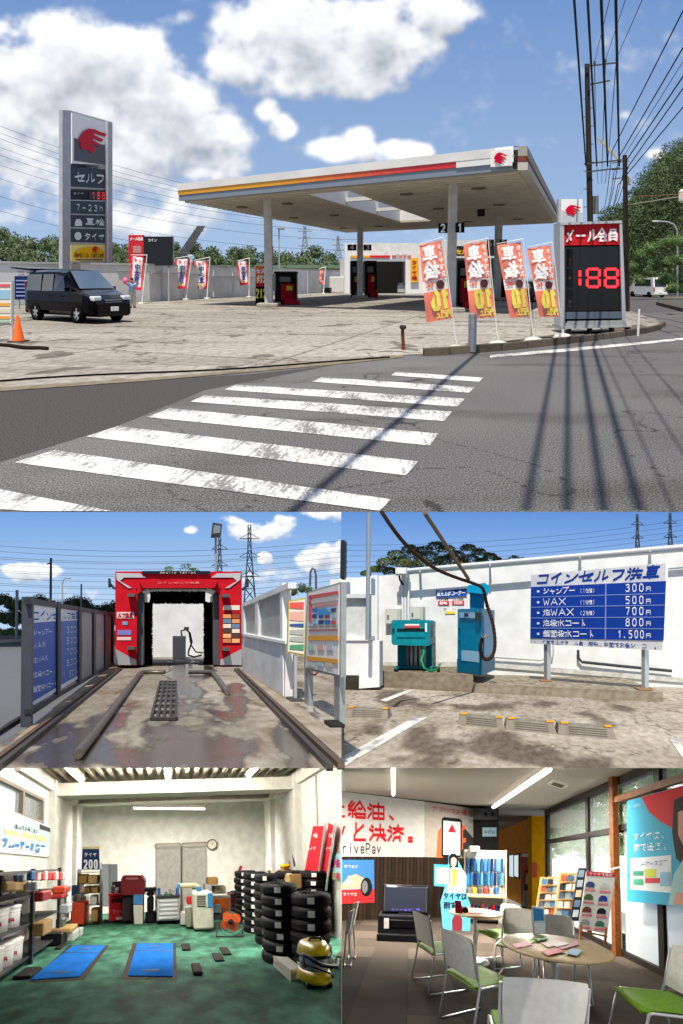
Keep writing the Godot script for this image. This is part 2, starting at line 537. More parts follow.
# ---------- sky: air and clouds
const BLOBS := [ # where clouds stand, in the picture's own coordinates: centre, half width, half height, weight
	[60, 70, 110, 60, 1.1], [120, 105, 120, 45, 1.1], [170, 135, 80, 40, 1.0], [40, 130, 110, 40, 0.95], [90, 165, 110, 35, 0.75], [200, 200, 90, 30, 0.55], [150, 215, 120, 25, 0.5], [110, 60, 90, 40, 0.8], [20, 100, 70, 60, 0.9], [220, 150, 40, 35, 0.7], [60, 200, 130, 30, 0.5], [250, 60, 60, 40, 0.8],
	[300, 30, 95, 48, 1.15], [370, 45, 75, 50, 1.1], [330, 75, 80, 28, 1.0], [430, 10, 60, 28, 0.9], [268, 110, 14, 15, 0.72], [283, 126, 16, 15, 0.66], [345, 150, 42, 15, 0.85], [400, 152, 35, 14, 0.85], [358, 134, 20, 12, 0.8],
	[182, 18, 30, 9, 0.3], [200, 172, 34, 9, 0.7], [430, 45, 20, 12, 0.5], [655, 155, 14, 7, 0.5], [625, 115, 8, 5, 0.3], [20, 205, 60, 22, 0.3]]
func cloud_amount(x: float, y: float, blobs: Array, n: FastNoiseLite, k := 1.0) -> float:
	var d := 0.0
	for b in blobs:
		var q: float = 1.0 - pow((x - b[0]) / b[2], 2) - pow((y - b[1]) / b[3], 2)
		if q > -1.0: d = maxf(d, (q * 0.8 + 0.15) * b[4])
	return d * 1.05 + n.get_noise_2d(x * k, y * k * 1.25) * lerpf(0.3, 0.95, clampf(d * 2.0, 0, 1)) - 0.1
func cloud_color(a: float, above: float, fine: float) -> Color:
	var lit := clampf(0.66 + (a - above) * 0.75 - maxf(a - 0.7, 0.0) * 0.6 + fine * 0.14, 0.0, 1.0)
	return Color(0.40, 0.44, 0.51).lerp(Color(1.08, 1.09, 1.11), lit)
func air(elev: float) -> Color: # elev in degrees
	var t := pow(clampf(elev / 16.0, 0, 1), 0.75)
	var c := Color(0.44, 0.60, 0.82).lerp(Color(0.105, 0.235, 0.56), t)
	return c.lerp(Color(0.075, 0.17, 0.45), clampf((elev - 16.0) / 60.0, 0, 1))
func sky_panorama() -> PanoramaSkyMaterial:
	var n := FastNoiseLite.new()
	n.seed = 12; n.frequency = 0.011; n.fractal_octaves = 6; n.noise_type = FastNoiseLite.TYPE_SIMPLEX_SMOOTH; n.fractal_gain = 0.6
	var n3 := FastNoiseLite.new()
	n3.seed = 4; n3.frequency = 1.6; n3.fractal_octaves = 6; n3.noise_type = FastNoiseLite.TYPE_SIMPLEX_SMOOTH
	var W := 1024; var H := 512
	var im := Image.create(W, H, false, Image.FORMAT_RGBF)
	for y in H / 2 + 4:
		var el := 90.0 - (y + 0.5) * 180.0 / H
		for x in W:
			var az := (x + 0.5) * TAU / W
			var e := deg_to_rad(el)
			var d := Vector3(sin(az) * cos(e), sin(e), -cos(az) * cos(e))
			var q := Vector3(d.x, d.y * 2.2, d.z) * 2.0
			var a := n3.get_noise_3dv(q) * 1.1 + 0.06
			var up := n3.get_noise_3dv(q + Vector3(0, 0.16, 0)) * 1.1 + 0.06
			im.set_pixel(x, y, air(el).lerp(cloud_color(a + 0.35, up + 0.35, 0.0), smoothstep(0.0, 0.3, a)))
	for y in range(H / 2 + 4, H):
		for x in W: im.set_pixel(x, y, Color(0.36, 0.345, 0.32))
	W = 4096; H = 2048
	im.resize(W, H, Image.INTERPOLATE_CUBIC)
	var inv := cam_basis.transposed()
	for y in range(H / 2 - 260, H / 2):
		var e := deg_to_rad(90.0 - (y + 0.5) * 180.0 / H)
		for xi in range(-260, 260):
			var az := (xi + 0.5) * TAU / W
			var d := inv * Vector3(sin(az) * cos(e), sin(e), -cos(az) * cos(e))
			if d.z > -0.1: continue
			var px := CX + F * d.x / -d.z; var py := CY - F * d.y / -d.z
			var w := clampf((px + 180.0) / 150.0, 0, 1) * clampf((863.0 - px) / 150.0, 0, 1) * clampf((py + 160.0) / 130.0, 0, 1)
			if w <= 0: continue
			var a := cloud_amount(px, py, BLOBS, n)
			var up := cloud_amount(px - 6, py - 24, BLOBS, n)
			var fine := n.get_noise_2d(px * 3.1 + 500, py * 3.6)
			var c := air(rad_to_deg(e)).lerp(cloud_color(a, up, fine), smoothstep(-0.08, 0.5, a + fine * 0.2) * 0.97)
			var x := (xi + W) % W
			im.set_pixel(x, y, im.get_pixel(x, y).lerp(c, w))
	var m := PanoramaSkyMaterial.new()
	m.panorama = ImageTexture.create_from_image(im)
	m.energy_multiplier = 0.92
	return m
func sky_backdrop(label_place: String, z: float, x0: float, y0: float, x1: float, y1: float, blobs: Array, top: Color, low: Color, horizon: float) -> void:
	# the sky of a place that looks below the level of the forecourt: a sheet of air and clouds far behind it
	var n := FastNoiseLite.new()
	n.seed = 31; n.frequency = 0.022; n.fractal_octaves = 5; n.noise_type = FastNoiseLite.TYPE_SIMPLEX_SMOOTH
	var W := 640; var H := 320
	var im := Image.create(W, H, false, Image.FORMAT_RGB8)
	for y in H:
		for x in W:
			var px := lerpf(x0, x1, (x + 0.5) / W); var py := lerpf(y0, y1, (y + 0.5) / H)
			var a := cloud_amount(px, py, blobs, n)
			var up := cloud_amount(px - 3, py - 7, blobs, n)
			var t := clampf((py - 512.0) / (horizon - 512.0), 0, 1)
			var c := top.lerp(low, t).lerp(cloud_color(a, up, n.get_noise_2d(px * 3, py * 3)), smoothstep(0.05, 0.5, a) * 0.95)
			im.set_pixel(x, y, Color(minf(c.r, 1), minf(c.g, 1), minf(c.b, 1)).linear_to_srgb())
	var m := StandardMaterial3D.new()
	m.shading_mode = BaseMaterial3D.SHADING_MODE_UNSHADED
	m.albedo_texture = ImageTexture.create_from_image(im)
	O = Vector3.ZERO
	var st := SurfaceTool.new()
	st.begin(Mesh.PRIMITIVE_TRIANGLES)
	var c := [zp(x0, y0, z), zp(x1, y0, z), zp(x1, y1, z), zp(x0, y1, z)]
	# the corners are squared up so that the sheet is a plain rectangle
	var l := minf(c[0].x, c[3].x); var r := maxf(c[1].x, c[2].x); var t := maxf(c[0].y, c[1].y); var b := minf(c[2].y, c[3].y)
	c = [Vector3(l, t, z), Vector3(r, t, z), Vector3(r, b, z), Vector3(l, b, z)]
	var uv := [Vector2(0, 0), Vector2(1, 0), Vector2(1, 1), Vector2(0, 1)]
	for k in [0, 1, 2, 0, 2, 3]:
		st.set_uv(uv[k]); st.set_normal(Vector3(0, 0, 1)); st.add_vertex(c[k] * P.u)
	var i := MeshInstance3D.new()
	i.name = numbered("sky")
	i.mesh = st.commit()
	i.mesh.surface_set_material(0, m)
	add_child(i)
	i.transform = Transform3D(P.B, world(Vector3.ZERO))
	i.set_meta("kind", "structure")

# ---------- place 1: the forecourt of the filling station
func logo(m: MB, pl: Dictionary, x0: float, y0: float, x1: float, y1: float, off: float) -> void:
	# a head in profile with three swept locks, drawn inside a box of pixels
	var Q := func(u, v): return on(pl, lerpf(x0, x1, u), lerpf(y0, y1, v), off)
	m.flat([Q.call(0.08, 0.42), Q.call(0.22, 0.16), Q.call(0.40, 0.04), Q.call(0.60, 0.06), Q.call(0.78, 0.16), Q.call(1.0, 0.24), Q.call(0.95, 0.36), Q.call(0.60, 0.22), Q.call(0.58, 0.28), Q.call(0.90, 0.46), Q.call(0.85, 0.56), Q.call(0.56, 0.42), Q.call(0.54, 0.48), Q.call(0.80, 0.64), Q.call(0.74, 0.72), Q.call(0.54, 0.62), Q.call(0.52, 0.68), Q.call(0.68, 0.80), Q.call(0.53, 1.0), Q.call(0.36, 0.86), Q.call(0.18, 0.84), Q.call(0.12, 0.68), Q.call(0.15, 0.60), Q.call(0.03, 0.54)], pl.n)
func nobori(called: String, label: String, group: String, tl: Vector2, tr: Vector2, br: Vector2, bl: Vector2, base: Vector2, style: int) -> void:
	var at := gp(base.x, base.y)
	var t := thing(called, label, "banner", at, group)
	var pl := zplane(at.z)
	var k := absf(at.z) / F
	var foot := mb(0, at)
	if style == 0:
		foot.lathe(Vector3.ZERO, Vector3.UP, [[0.0, 0.0], [0.27, 0.0], [0.28, 0.05], [0.2, 0.13], [0.06, 0.17], [0.0, 0.17]], 8)
		foot.cyl(Vector3(0, 0.15, 0), Vector3(0, 0.28, 0), 0.04)
	else: foot.lathe(Vector3.ZERO, Vector3.UP, [[0.0, 0.0], [0.3, 0.0], [0.26, 0.12], [0.0, 0.12]], 8)
	part(t, "base", foot, mat("d8d6cc", 0.6, 0, "soft", 1.0))
	var pole := mb()
	var top := on(pl, tr.x + 2, tr.y - 3, 0.0)
	pole.cyl(at + Vector3(0, 0.1, 0), top, 0.55 * k, 0.4 * k, 6)
	part(t, "pole", pole, mat("e4e4e0", 0.4))
	var arm := mb()
	arm.cyl(on(pl, tl.x, tl.y - 1, 0), top, 0.35 * k, 0.35 * k, 5)
	part(t, "crossbar", arm, mat("e4e4e0", 0.4))
	var W := func(u, v, off): 
		var p := tl.lerp(tr, u).lerp(bl.lerp(br, u), v)
		return on(pl, p.x, p.y, off + k * (1.3 * sin(u * 5.0 + v * 6.0 + base.x) + 0.9 * sin(v * 11.0 - u * 3.0)))
	var bands: Array = [[0.0, 1.0, "e8694c"]]
	if style == 0: bands = [[0.0, 0.48, "ee8468"], [0.48, 0.62, "eadfd8"], [0.62, 1.0, "ea785e"]]
	elif style == 1: bands = [[0.0, 1.0, "f0eeea"]]
	for b in bands:
		var c := mb()
		c.grp = 1
		var ny := 10
		for i in 8:
			for j in ny:
				var v0: float = lerpf(b[0], b[1], float(j) / ny); var v1: float = lerpf(b[0], b[1], float(j + 1) / ny)
				c.quad(W.call(i / 8.0, v1, 0.0), W.call((i + 1) / 8.0, v1, 0.0), W.call((i + 1) / 8.0, v0, 0.0), W.call(i / 8.0, v0, 0.0), 1)
		var cm := mat(b[2], 0.85)
		cm.backlight_enabled = true
		cm.backlight = Color(0.5, 0.5, 0.5)
		part(t, "cloth", c, cm)
	var G := func(ch, u0, v0, u1, v1, m, wt): # one letter inside a box of the cloth
		var a: Vector3 = W.call(u0, v1, 1.5 * k)
		text(m, ch, a, W.call(u1, v1, 1.5 * k) - a, W.call(u0, v0, 1.5 * k) - a, wt, pl.n, 0.15 * k)
	if style == 0: # the cloth is seen from behind, its print the wrong way round
		var w := mb(); var y := mb(); var d := mb(); var r := mb()
		G.call("車", 0.72, 0.03, 0.08, 0.22, w, 1.7); G.call("検", 0.74, 0.24, 0.1, 0.46, w, 1.7)
		for i in 5: G.call("タイヤでお"[i], 0.98, 0.04 + i * 0.085, 0.76, 0.12 + i * 0.085, w, 1.2)
		G.call("1", 1.0, 0.63, 0.62, 0.86, y, 2.2); G.call("0", 0.66, 0.63, 0.2, 0.86, y, 2.2)
		for i in 3: G.call("円引上"[i], 0.98 - i * 0.2, 0.87, 0.78 - i * 0.2, 0.98, y, 1.4)
		for i in 3: G.call("車検に"[i], 0.42 - i * 0.12, 0.5, 0.3 - i * 0.12, 0.56, r, 1.2)
		var rg := []
		for i in 12: rg.append(W.call(0.7 + 0.17 * cos(TAU * i / 12), 0.55 + 0.058 * sin(TAU * i / 12), 1.6 * k))
		d.flat(rg, pl.n)
		part(t, "lettering", w, mat("f4f2f0", 0.8)); part(t, "lettering", y, mat("cfc95a", 0.8)); part(t, "emblem", d, mat("57353a", 0.8)); part(t, "lettering", r, mat("d8574a", 0.8))
	elif style == 1:
		var b := mb(); var r := mb()
		for i in 3: G.call("中古車"[i], 0.3, 0.2 + i * 0.2, 0.78, 0.4 + i * 0.2, b, 1.5)
		for i in 2: G.call("車上"[i], 0.2 + i * 0.3, 0.05, 0.5 + i * 0.3, 0.15, r, 1.5)
		for e in [[0.0, 0.0, 0.14, 1.0], [0.86, 0.0, 1.0, 1.0], [0.14, 0.9, 0.86, 1.0]]:
			for j in 8:
				var v0 := lerpf(e[1], e[3], j / 8.0); var v1 := lerpf(e[1], e[3], (j + 1) / 8.0)
				r.quad(W.call(e[0], v1, k), W.call(e[2], v1, k), W.call(e[2], v0, k), W.call(e[0], v0, k))
		var g := mb()
		for i in 4: g.quad(W.call(0.3 + 0.1 * i, 0.88, k), W.call(0.38 + 0.1 * i, 0.88, k), W.call(0.38 + 0.1 * i, 0.8 + 0.02 * i, k), W.call(0.3 + 0.1 * i, 0.8, k))
		part(t, "lettering", b, mat("2d3a8c", 0.8)); part(t, "border", r, mat("d63a4a", 0.8)); part(t, "emblem", g, mat("e0b03a", 0.8))
	else:
		var w := mb()
		for i in 4: G.call("タイヤは"[i], 0.2, 0.08 + i * 0.2, 0.8, 0.26 + i * 0.2, w, 1.4)
		part(t, "lettering", w, mat("f4f2f0", 0.8))
func pylon(label: String, px: float, ytop: float, ybase: float, wpx: float, z: float, arms := true) -> void:
	O = zp(px, ybase, z)
	var t := thing("transmission_tower", label, "pylon", O, "steel lattice transmission towers")
	var m := mb()
	var k := absf(z) / F
	var H := zp(px, ytop, z).y - O.y
	var r := 0.45 * k
	var W := func(v): return lerpf(wpx, wpx * 0.14, minf(pow(v, 0.75) * 1.15, 1.0)) * 0.5 * k
	var n := 9
	for i in n:
		var v0 := float(i) / n; var v1 := float(i + 1) / n
		var a: float = W.call(v0); var b: float = W.call(v1)
		var c0 := [Vector3(-a, v0 * H, a), Vector3(a, v0 * H, a), Vector3(a, v0 * H, -a), Vector3(-a, v0 * H, -a)]
		var c1 := [Vector3(-b, v1 * H, b), Vector3(b, v1 * H, b), Vector3(b, v1 * H, -b), Vector3(-b, v1 * H, -b)]
		for j in 4:
			var q := (j + 1) % 4
			m.cyl(O + c0[j], O + c1[j], r, r, 4, false)
			m.cyl(O + c0[j], O + c1[q], r * 0.7, r * 0.7, 3, false)
			m.cyl(O + c0[q], O + c1[j], r * 0.7, r * 0.7, 3, false)
			m.cyl(O + c1[j], O + c1[q], r * 0.7, r * 0.7, 3, false)
	part(t, "lattice", m, mat("8d949b", 0.5, 0.3))
	if arms:
		for v in [0.55, 0.72, 0.88]:
			var c := mb()
			for s in [-1, 1]:
				c.cyl(O + Vector3(0, v * H, 0), O + Vector3(s * wpx * 0.5 * k, v * H, 0), r, r * 0.6, 4, false)
				c.cyl(O + Vector3(0, v * H + 0.05 * H, 0), O + Vector3(s * wpx * 0.5 * k, v * H, 0), r * 0.7, r * 0.6, 4, false)
			part(t, "crossarm", c, mat("8d949b", 0.5, 0.3))
func wire(called: String, label: String, group: String, a: Vector3, b: Vector3, r: float, sag := 0.0, n := 10, color := "1d1e22") -> void:
	O = a
	var pts := []
	for i in n + 1:
		var t := float(i) / n
		pts.append(a.lerp(b, t) - Vector3(0, sag * 4.0 * t * (1.0 - t), 0))
	var m := mb()
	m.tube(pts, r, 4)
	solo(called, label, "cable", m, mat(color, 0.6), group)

func forecourt() -> void:
	P = place(CX, 279, CX, 279, 1.7, 6.0, 2.4)
	# --- ground
	O = Vector3.ZERO
	var m := mb()
	sheet(m, [-80, 312, 763, 312, 1000, 282.5, -400, 282.5])
	var asphalt := mat("909092", 0.95, 0, "grain", 0.6)
	asphalt.detail_enabled = true
	asphalt.detail_albedo = T.blot
	asphalt.detail_blend_mode = BaseMaterial3D.BLEND_MODE_MUL
	asphalt.detail_uv_layer = BaseMaterial3D.DETAIL_UV_2
	asphalt.uv2_triplanar = true
	asphalt.uv2_scale = Vector3(0.3, 0.3, 0.12) / P.u
	asphalt.metallic_specular = 0.03
	struct("road", m, asphalt)
	m = mb()
	m.area = Rect2(-16, -70, 40, 62)
	sheet(m, [-60, 512, 743, 512, 763, 312, -80, 312])
	var r1 := fbm(41, 0.5, 5); var r2 := fbm(42, 0.12, 4); var r3 := fbm(43, 0.3, 3)
	var tar := ground_mat(m.area, 1024, func(p):
		var q := Vector3(p.x, 0, p.z / 2.4)
		var c := Color(0.57, 0.57, 0.57).lerp(Color(0.64, 0.64, 0.635), clampf(r2.get_noise_2d(q.x, q.z) * 1.4 + 0.3, 0, 1))
		c = c.lerp(Color(0.46, 0.455, 0.45), clampf(r1.get_noise_2d(q.x * 0.4 + q.z * 0.3, q.z * 1.6) * 1.3 - 0.1, 0, 0.7))
		if absf(r3.get_noise_2d(q.x + 20, q.z)) < 0.006: c = c.lerp(Color(0.25, 0.25, 0.25), 0.55)
		return c, "grain", 0.55, 0.95)
	tar.metallic_specular = 0.03
	struct("road_near", m, tar)
	m = mb()
	m.area = Rect2(-27, -165, 48, 140)
	var front := [-60, 392, 0, 387.5, 150, 377.5, 330, 362.5, 402, 355, 432, 353, 480, 350, 540, 344, 600, 337, 642, 332, 657, 330, 664, 326]
	sheet(m, front + [655, 319, 626, 309, 606, 301, 590, 296, 560, 292.5, 520, 291.5, 346, 291.5, 150, 302, -60, 307], 0.006)
	var n1 := fbm(51, 0.12, 6); var n2 := fbm(52, 0.035, 4); var n3 := fbm(53, 0.5, 3); var n4 := fbm(54, 0.16, 4)
	var conc := ground_mat(m.area, 1024, func(p):
		var q := Vector3(p.x, 0, p.z / 2.4)
		var c := Color(0.67, 0.66, 0.635)
		c = c.lerp(Color(0.60, 0.587, 0.56), clampf(n2.get_noise_2d(q.x, q.z) * 1.3 + 0.35, 0, 1))
		c = c.lerp(Color(0.75, 0.74, 0.715), clampf(n1.get_noise_2d(q.x * 0.5, q.z * 2.2) * 1.2, 0, 0.55))
		c = c.lerp(Color(0.54, 0.523, 0.495), clampf(n4.get_noise_2d(q.x * 0.35 + q.z * 0.5, q.z * 2.6 - q.x * 0.25) * 1.3 - 0.12, 0, 0.5)) # tyre marks
		if absf(n1.get_noise_2d(q.x * 0.8 + 300, q.z)) < 0.008: c = c.lerp(Color(0.3, 0.28, 0.25), 0.6) # cracks
		var gx := fposmod(q.x * 0.94 + q.z * 0.34, 5.0); var gz := fposmod(q.z * 0.94 - q.x * 0.34, 5.0)
		if minf(gx, 5.0 - gx) < 0.035 or minf(gz, 5.0 - gz) < 0.035: c = c.lerp(Color(0.36, 0.33, 0.29), 0.6) # slab joints
		if n3.get_noise_2d(q.x, q.z) > 0.46: c = c.lerp(Color(0.3, 0.28, 0.26), 0.5) # oil drips
		return c, "dirt", 0.5)
	struct("forecourt_pavement", m, conc)
	# a patch of fresher asphalt in the corner of the mouth
	m = mb()
	sheet(m, [-60, 396, 0, 390, 150, 380, 250, 374, 330, 366, 205, 390, 120, 425, 0, 462, -60, 480], 0.002)
	struct("road_patch", m, mat("72706d", 0.95, 0, "grain", 0.6))
	# gutter and low lip along the mouth
	m = mb()
	sheet(m, [-60, 396, 0, 391, 150, 380.5, 330, 365, 404, 357, 402, 355, 330, 362.5, 150, 377.5, 0, 387.5, -60, 392], 0.012)
	struct("gutter", m, mat("8a8272", 0.9, 0, "dirt", 0.4))
	# stripes of the crossing
	var S := [[396, 372, 391, 375.5, 483, 378, 479, 382], [322, 377.5, 312, 382, 475, 387.5, 469, 393], [236, 385, 224, 390, 465, 399, 457, 407], [205, 395.5, 190, 402, 452, 412, 444, 421.5],
		[170, 408.5, 147, 417.5, 438, 434, 430, 446], [118, 426.5, 86, 437, 418, 462, 406, 476], [55, 450.5, 14, 463, 391, 500, 380, 511.5], [-60, 478, -60, 506, 112, 511.8, 30, 511.8]]
	for s in S:
		var a := gp(s[0], s[1]); var b := gp(s[2], s[3]); var c := gp(s[6], s[7]); var d := gp(s[4], s[5])
		O = Vector3(a.x, 0.01, a.z)
		m = mb()
		m.flat([a + Vector3(0, 0.006, 0), b + Vector3(0, 0.006, 0), c + Vector3(0, 0.006, 0), d + Vector3(0, 0.006, 0)], Vector3.UP)
		struct("crossing_stripe", m, worn_paint())
	O = Vector3.ZERO
	m = mb()
	sheet(m, [490, 355, 560, 349, 640, 342, 700, 336, 700, 338, 640, 344.5, 560, 352, 490, 357.5], 0.01)
	struct("road_line", m, worn_paint())
	m = mb()
	sheet(m, [640, 311, 700, 300, 760, 303, 700, 320], 0.008)
	# --- kerb stones along the corner island
	O = gp(430, 353)
	var kt := thing("kerb", "weathered mossy concrete kerb along the corner under the banners", "kerb", O)
	var path := [424, 356.5, 450, 355, 476, 353, 502, 351, 528, 348.5, 554, 345.5, 580, 342.5, 604, 339.5, 626, 336.5, 646, 333.5, 660, 330, 666, 325.5]
	for i in range(0, path.size() - 2, 2):
		var a := gp(path[i], path[i + 1]); var b := gp(path[i + 2], path[i + 3])
		a = a.lerp(b, 0.015); b = a.lerp(b, 0.985)
		var back := Vector3(0, 0, -0.55)
		var hh := 0.16 + rng.randf_range(-0.012, 0.012)
		m = mb()
		m.hexa([a, b, b + back, a + back], [a + Vector3(0, hh, -0.06), b + Vector3(0, hh, -0.06), b + back + Vector3(0, hh, 0), a + back + Vector3(0, hh, 0)])
		part(kt, "kerb_stone", m, mat(["625d53", "6d675c", "58534a"][i / 2 % 3], 0.95, 0, "dirt", 0.8))
	m = mb()
	sheet(m, [432, 352.5, 500, 347.5, 560, 341, 620, 334, 655, 329, 640, 324, 560, 334, 480, 344], 0.014)
	O = Vector3.ZERO
	struct("island_paving", m, mat("6f675b", 0.95, 0, "dirt", 0.3))
	# --- far wood and the boundary wall
	O = gp(100, 291)
	m = mb()
	var tops := [-20, 226, 0, 227, 14, 229, 28, 236, 40, 239, 52, 236, 64, 240, 80, 242, 96, 243, 115, 240, 130, 243, 150, 245, 176, 239, 196, 241, 214, 246, 232, 244, 250, 243, 268, 247, 284, 250, 300, 252, 316, 246, 330, 249, 345, 258, 365, 262]
	var wood := [Color(0.055, 0.09, 0.03), Color(0.065, 0.105, 0.03), Color(0.05, 0.08, 0.028), Color(0.08, 0.11, 0.04)]
	for row in 3:
		for i in range(0, tops.size(), 2):
			var z := -230.0 + row * 22.0
			var k := absf(z) / F
			var x: float = tops[i] + rng.randf_range(-5, 5)
			var yt: float = tops[i + 1] + row * 9.0 + rng.randf_range(-1, 3)
			var r := rng.randf_range(9, 13) * k
			leaves(m, zp(x, yt, z) - Vector3(0, r * 0.85, 0), Vector3(r, r * 0.85, r), 210, 1.5 * k, wood)
	var base := zp(-60, 268, -185); var base2 := zp(380, 268, -185)
	m.col = Color(0.055, 0.09, 0.03)
	m.hexa([Vector3(base.x, 0, -185), Vector3(base2.x, 0, -185), Vector3(base2.x, 0, -235), Vector3(base.x, 0, -235)], [base, base2, base2 + Vector3(0, 1.5, -50), base + Vector3(0, 1.5, -50)])
	solo("wooded_hill", "dark green wooded hill beyond the white boundary wall", "wood", m, leaf_mat(), "", "stuff")
	var w0 := gp(-60, 306.5); var w1 := gp(150, 301.5); var w2 := gp(352, 291)
	O = w1
	var wt := thing("boundary_wall", "long white painted wall behind the forecourt with a low coping", "wall", O)
	for s in [[w0, w1], [w1, w2]]:
		m = mb()
		var n := Vector3(0, 0, -0.5)
		m.hexa([s[0], s[1], s[1] + n, s[0] + n], [s[0] + Vector3(0, 2.72, 0), s[1] + Vector3(0, 2.72, 0), s[1] + n + Vector3(0, 2.72, 0), s[0] + n + Vector3(0, 2.72, 0)])
		part(wt, "wall_face", m, mat("e4e4e1", 0.85, 0, "soft", 0.1))
		m = mb()
		m.hexa([s[0] + Vector3(0, 2.72, 0.2), s[1] + Vector3(0, 2.72, 0.2), s[1] + n * 1.3 + Vector3(0, 2.72, 0), s[0] + n * 1.3 + Vector3(0, 2.72, 0)], [s[0] + Vector3(0, 2.86, 0.2), s[1] + Vector3(0, 2.86, 0.2), s[1] + n * 1.3 + Vector3(0, 2.86, 0), s[0] + n * 1.3 + Vector3(0, 2.86, 0)])
		part(wt, "coping", m, mat("c8c8c4", 0.8, 0, "blot", 0.1))
	var wpl := vplane(w0, w1); var wpl2 := vplane(w1, w2)
	m = mb()
	words(m, wpl, "コイン洗車", 17, 275.5, 58, 275, 4.6, 1.4, 0.08)
	part(wt, "lettering", m, mat("3a57a8", 0.7))
	for p in [[60, 270], [118, 270], [152, 273], [180, 274], [212, 276], [240, 277]]:
		m = mb()
		var q: Dictionary = wpl if p[0] < 150 else wpl2
		slab(m, q, rect(p[0], p[1], p[0] + 26, p[1] + 0.9), 0.08, 0.12)
		part(wt, "pipe", m, mat("b9bcbc", 0.5))
	for p in [[162, 269, 300], [214, 270, 297], [233, 272, 296], [284, 271, 294.5], [308, 271, 293.5]]:
		m = mb()
		slab(m, wpl2, rect(p[0], p[1], p[0] + 1.2, p[2]), 0.1, 0.1)
		part(wt, "buttress", m, mat("c2c4c4", 0.7))
	pylon("pale lattice tower rising behind the wall beside the street lamp", 305, 226, 270, 14, -300)
	pylon("pale lattice tower partly hidden by the canopy edge", 338, 236, 268, 12, -320)
	# --- tower sign
	var a0 := gp(66.5, 304); var a1 := gp(109.5, 301.5)
	O = a0
	var ts := thing("sign_tower", "tall grey twin-post sign tower with red emblem and slate panels behind the van", "sign", a0)
	var tp := vplane(a0, a1)
	m = mb(); slab(m, tp, [62.5, 304, 70.5, 303.5, 70.5, 110.5, 62.5, 110], 0.25, 0.3); part(ts, "post", m, mat("a9adb2", 0.45, 0.2, "soft", 0.3))
	m = mb(); slab(m, tp, [108, 302, 112.5, 301.8, 112.5, 122.5, 108, 121], 0.25, 0.3); part(ts, "post", m, mat("a9adb2", 0.45, 0.2, "soft", 0.3))
	m = mb(); slab(m, tp, [70.5, 263, 108, 263, 108, 121, 70.5, 110.5], 0.25, 0.0); part(ts, "panel_box", m, mat("b9bcc0", 0.5))
	m = mb(); slab(m, tp, [72, 167, 107, 169.5, 107, 123, 72, 113], 0.1, 0.06); part(ts, "emblem_panel", m, mat("ebebeb", 0.4))
	m = mb(); slab(m, tp, [74.3, 160.5, 106, 165, 106, 145, 96, 143.5, 84, 147, 76, 138, 74.3, 138], 0.05, 0.1); part(ts, "emblem_ground", m, mat("5b6168", 0.5))
	m = mb(); logo(m, tp, 76.5, 127.5, 106.5, 153.5, 0.16); part(ts, "emblem", m, mat("c8102e", 0.45))
	var rows := [[163.5, 165, 186.5, 188.5, "セルフ", 74.5, 182, 105, 184, 11.5], [189, 190.5, 199.5, 200.5, "", 0, 0, 0, 0, 0], [201, 202, 213.5, 214.5, "7-23h", 75, 210.5, 104, 211.5, 6.5], [215, 216, 227, 228, "車検", 85, 225, 105, 226, 7.5], [229, 229.5, 242, 243, "タイヤ", 84, 240, 105, 240.5, 7.5]]
	for r in rows:
		m = mb(); slab(m, tp, [70.8, r[2], 107.8, r[3], 107.8, r[1], 70.8, r[0]], 0.1, 0.06); part(ts, "slate_panel", m, mat("3d4a52" if r[4] else "22272b", 0.5))
		m = mb(); slab(m, tp, [70.8, r[2] + 0.9, 107.8, r[3] + 0.9, 107.8, r[3] + 0.2, 70.8, r[2] + 0.2], 0.1, 0.09); part(ts, "rail", m, mat("c6cacd", 0.4))
		if r[4]:
			m = mb(); words(m, tp, r[4], r[5], r[6], r[7], r[8], r[9], 1.6, 0.1); part(ts, "lettering", m, mat("dfe3e5", 0.6))
	m = mb(); slab(m, tp, rect(89, 191.5, 106, 199.2), 0.03, 0.09); part(ts, "display", m, mat("0f1011", 0.3))
	m = mb(); words(m, tp, "188", 91, 199, 106, 199.3, 7.2, 1.3, 0.12); part(ts, "price_digits", m, glow("e0303a", 0.9))
	m = mb(); words(m, tp, "タイヤ", 73, 195, 84, 195.2, 3, 1.4, 0.1); part(ts, "lettering", m, mat("c8c8c8", 0.6))
	m = mb()
	slab(m, tp, [75, 226, 82, 226, 82, 222, 80, 219, 77, 219, 75, 222], 0.02, 0.1); part(ts, "car_mark", m, mat("dfe3e5", 0.6))
	m = mb()
	var rr := []
	for i in 12: rr.append(on(tp, 78 + 3.6 * cos(TAU * i / 12), 236 + 4.2 * sin(TAU * i / 12), 0.1))
	m.flat(rr, tp.n); part(ts, "tyre_mark", m, mat("dfe3e5", 0.6))
	m = mb(); slab(m, tp, rect(70.8, 244.5, 107.8, 261.5), 0.1, 0.06); part(ts, "yellow_panel", m, mat("f2dc8a", 0.5))
	m = mb(); slab(m, tp, [74, 257.5, 104.5, 257.5, 104.5, 252, 100, 248, 89, 246.5, 79, 249, 74, 253], 0.03, 0.1); part(ts, "yellow_arch", m, mat("efb60a", 0.5))
	m = mb(); words(m, tp, "ApolloStation", 75, 257.5, 104, 257.5, 5.4, 1.9, 0.13); part(ts, "lettering", m, mat("2a1a10", 0.6))
	m = mb(); logo(m, tp, 92, 246, 99, 253, 0.13); part(ts, "emblem", m, mat("d0202e", 0.5))
	m = mb(); slab(m, tp, rect(76, 259.2, 103, 260.2), 0.02, 0.1); part(ts, "small_print", m, mat("6a5a30", 0.6))
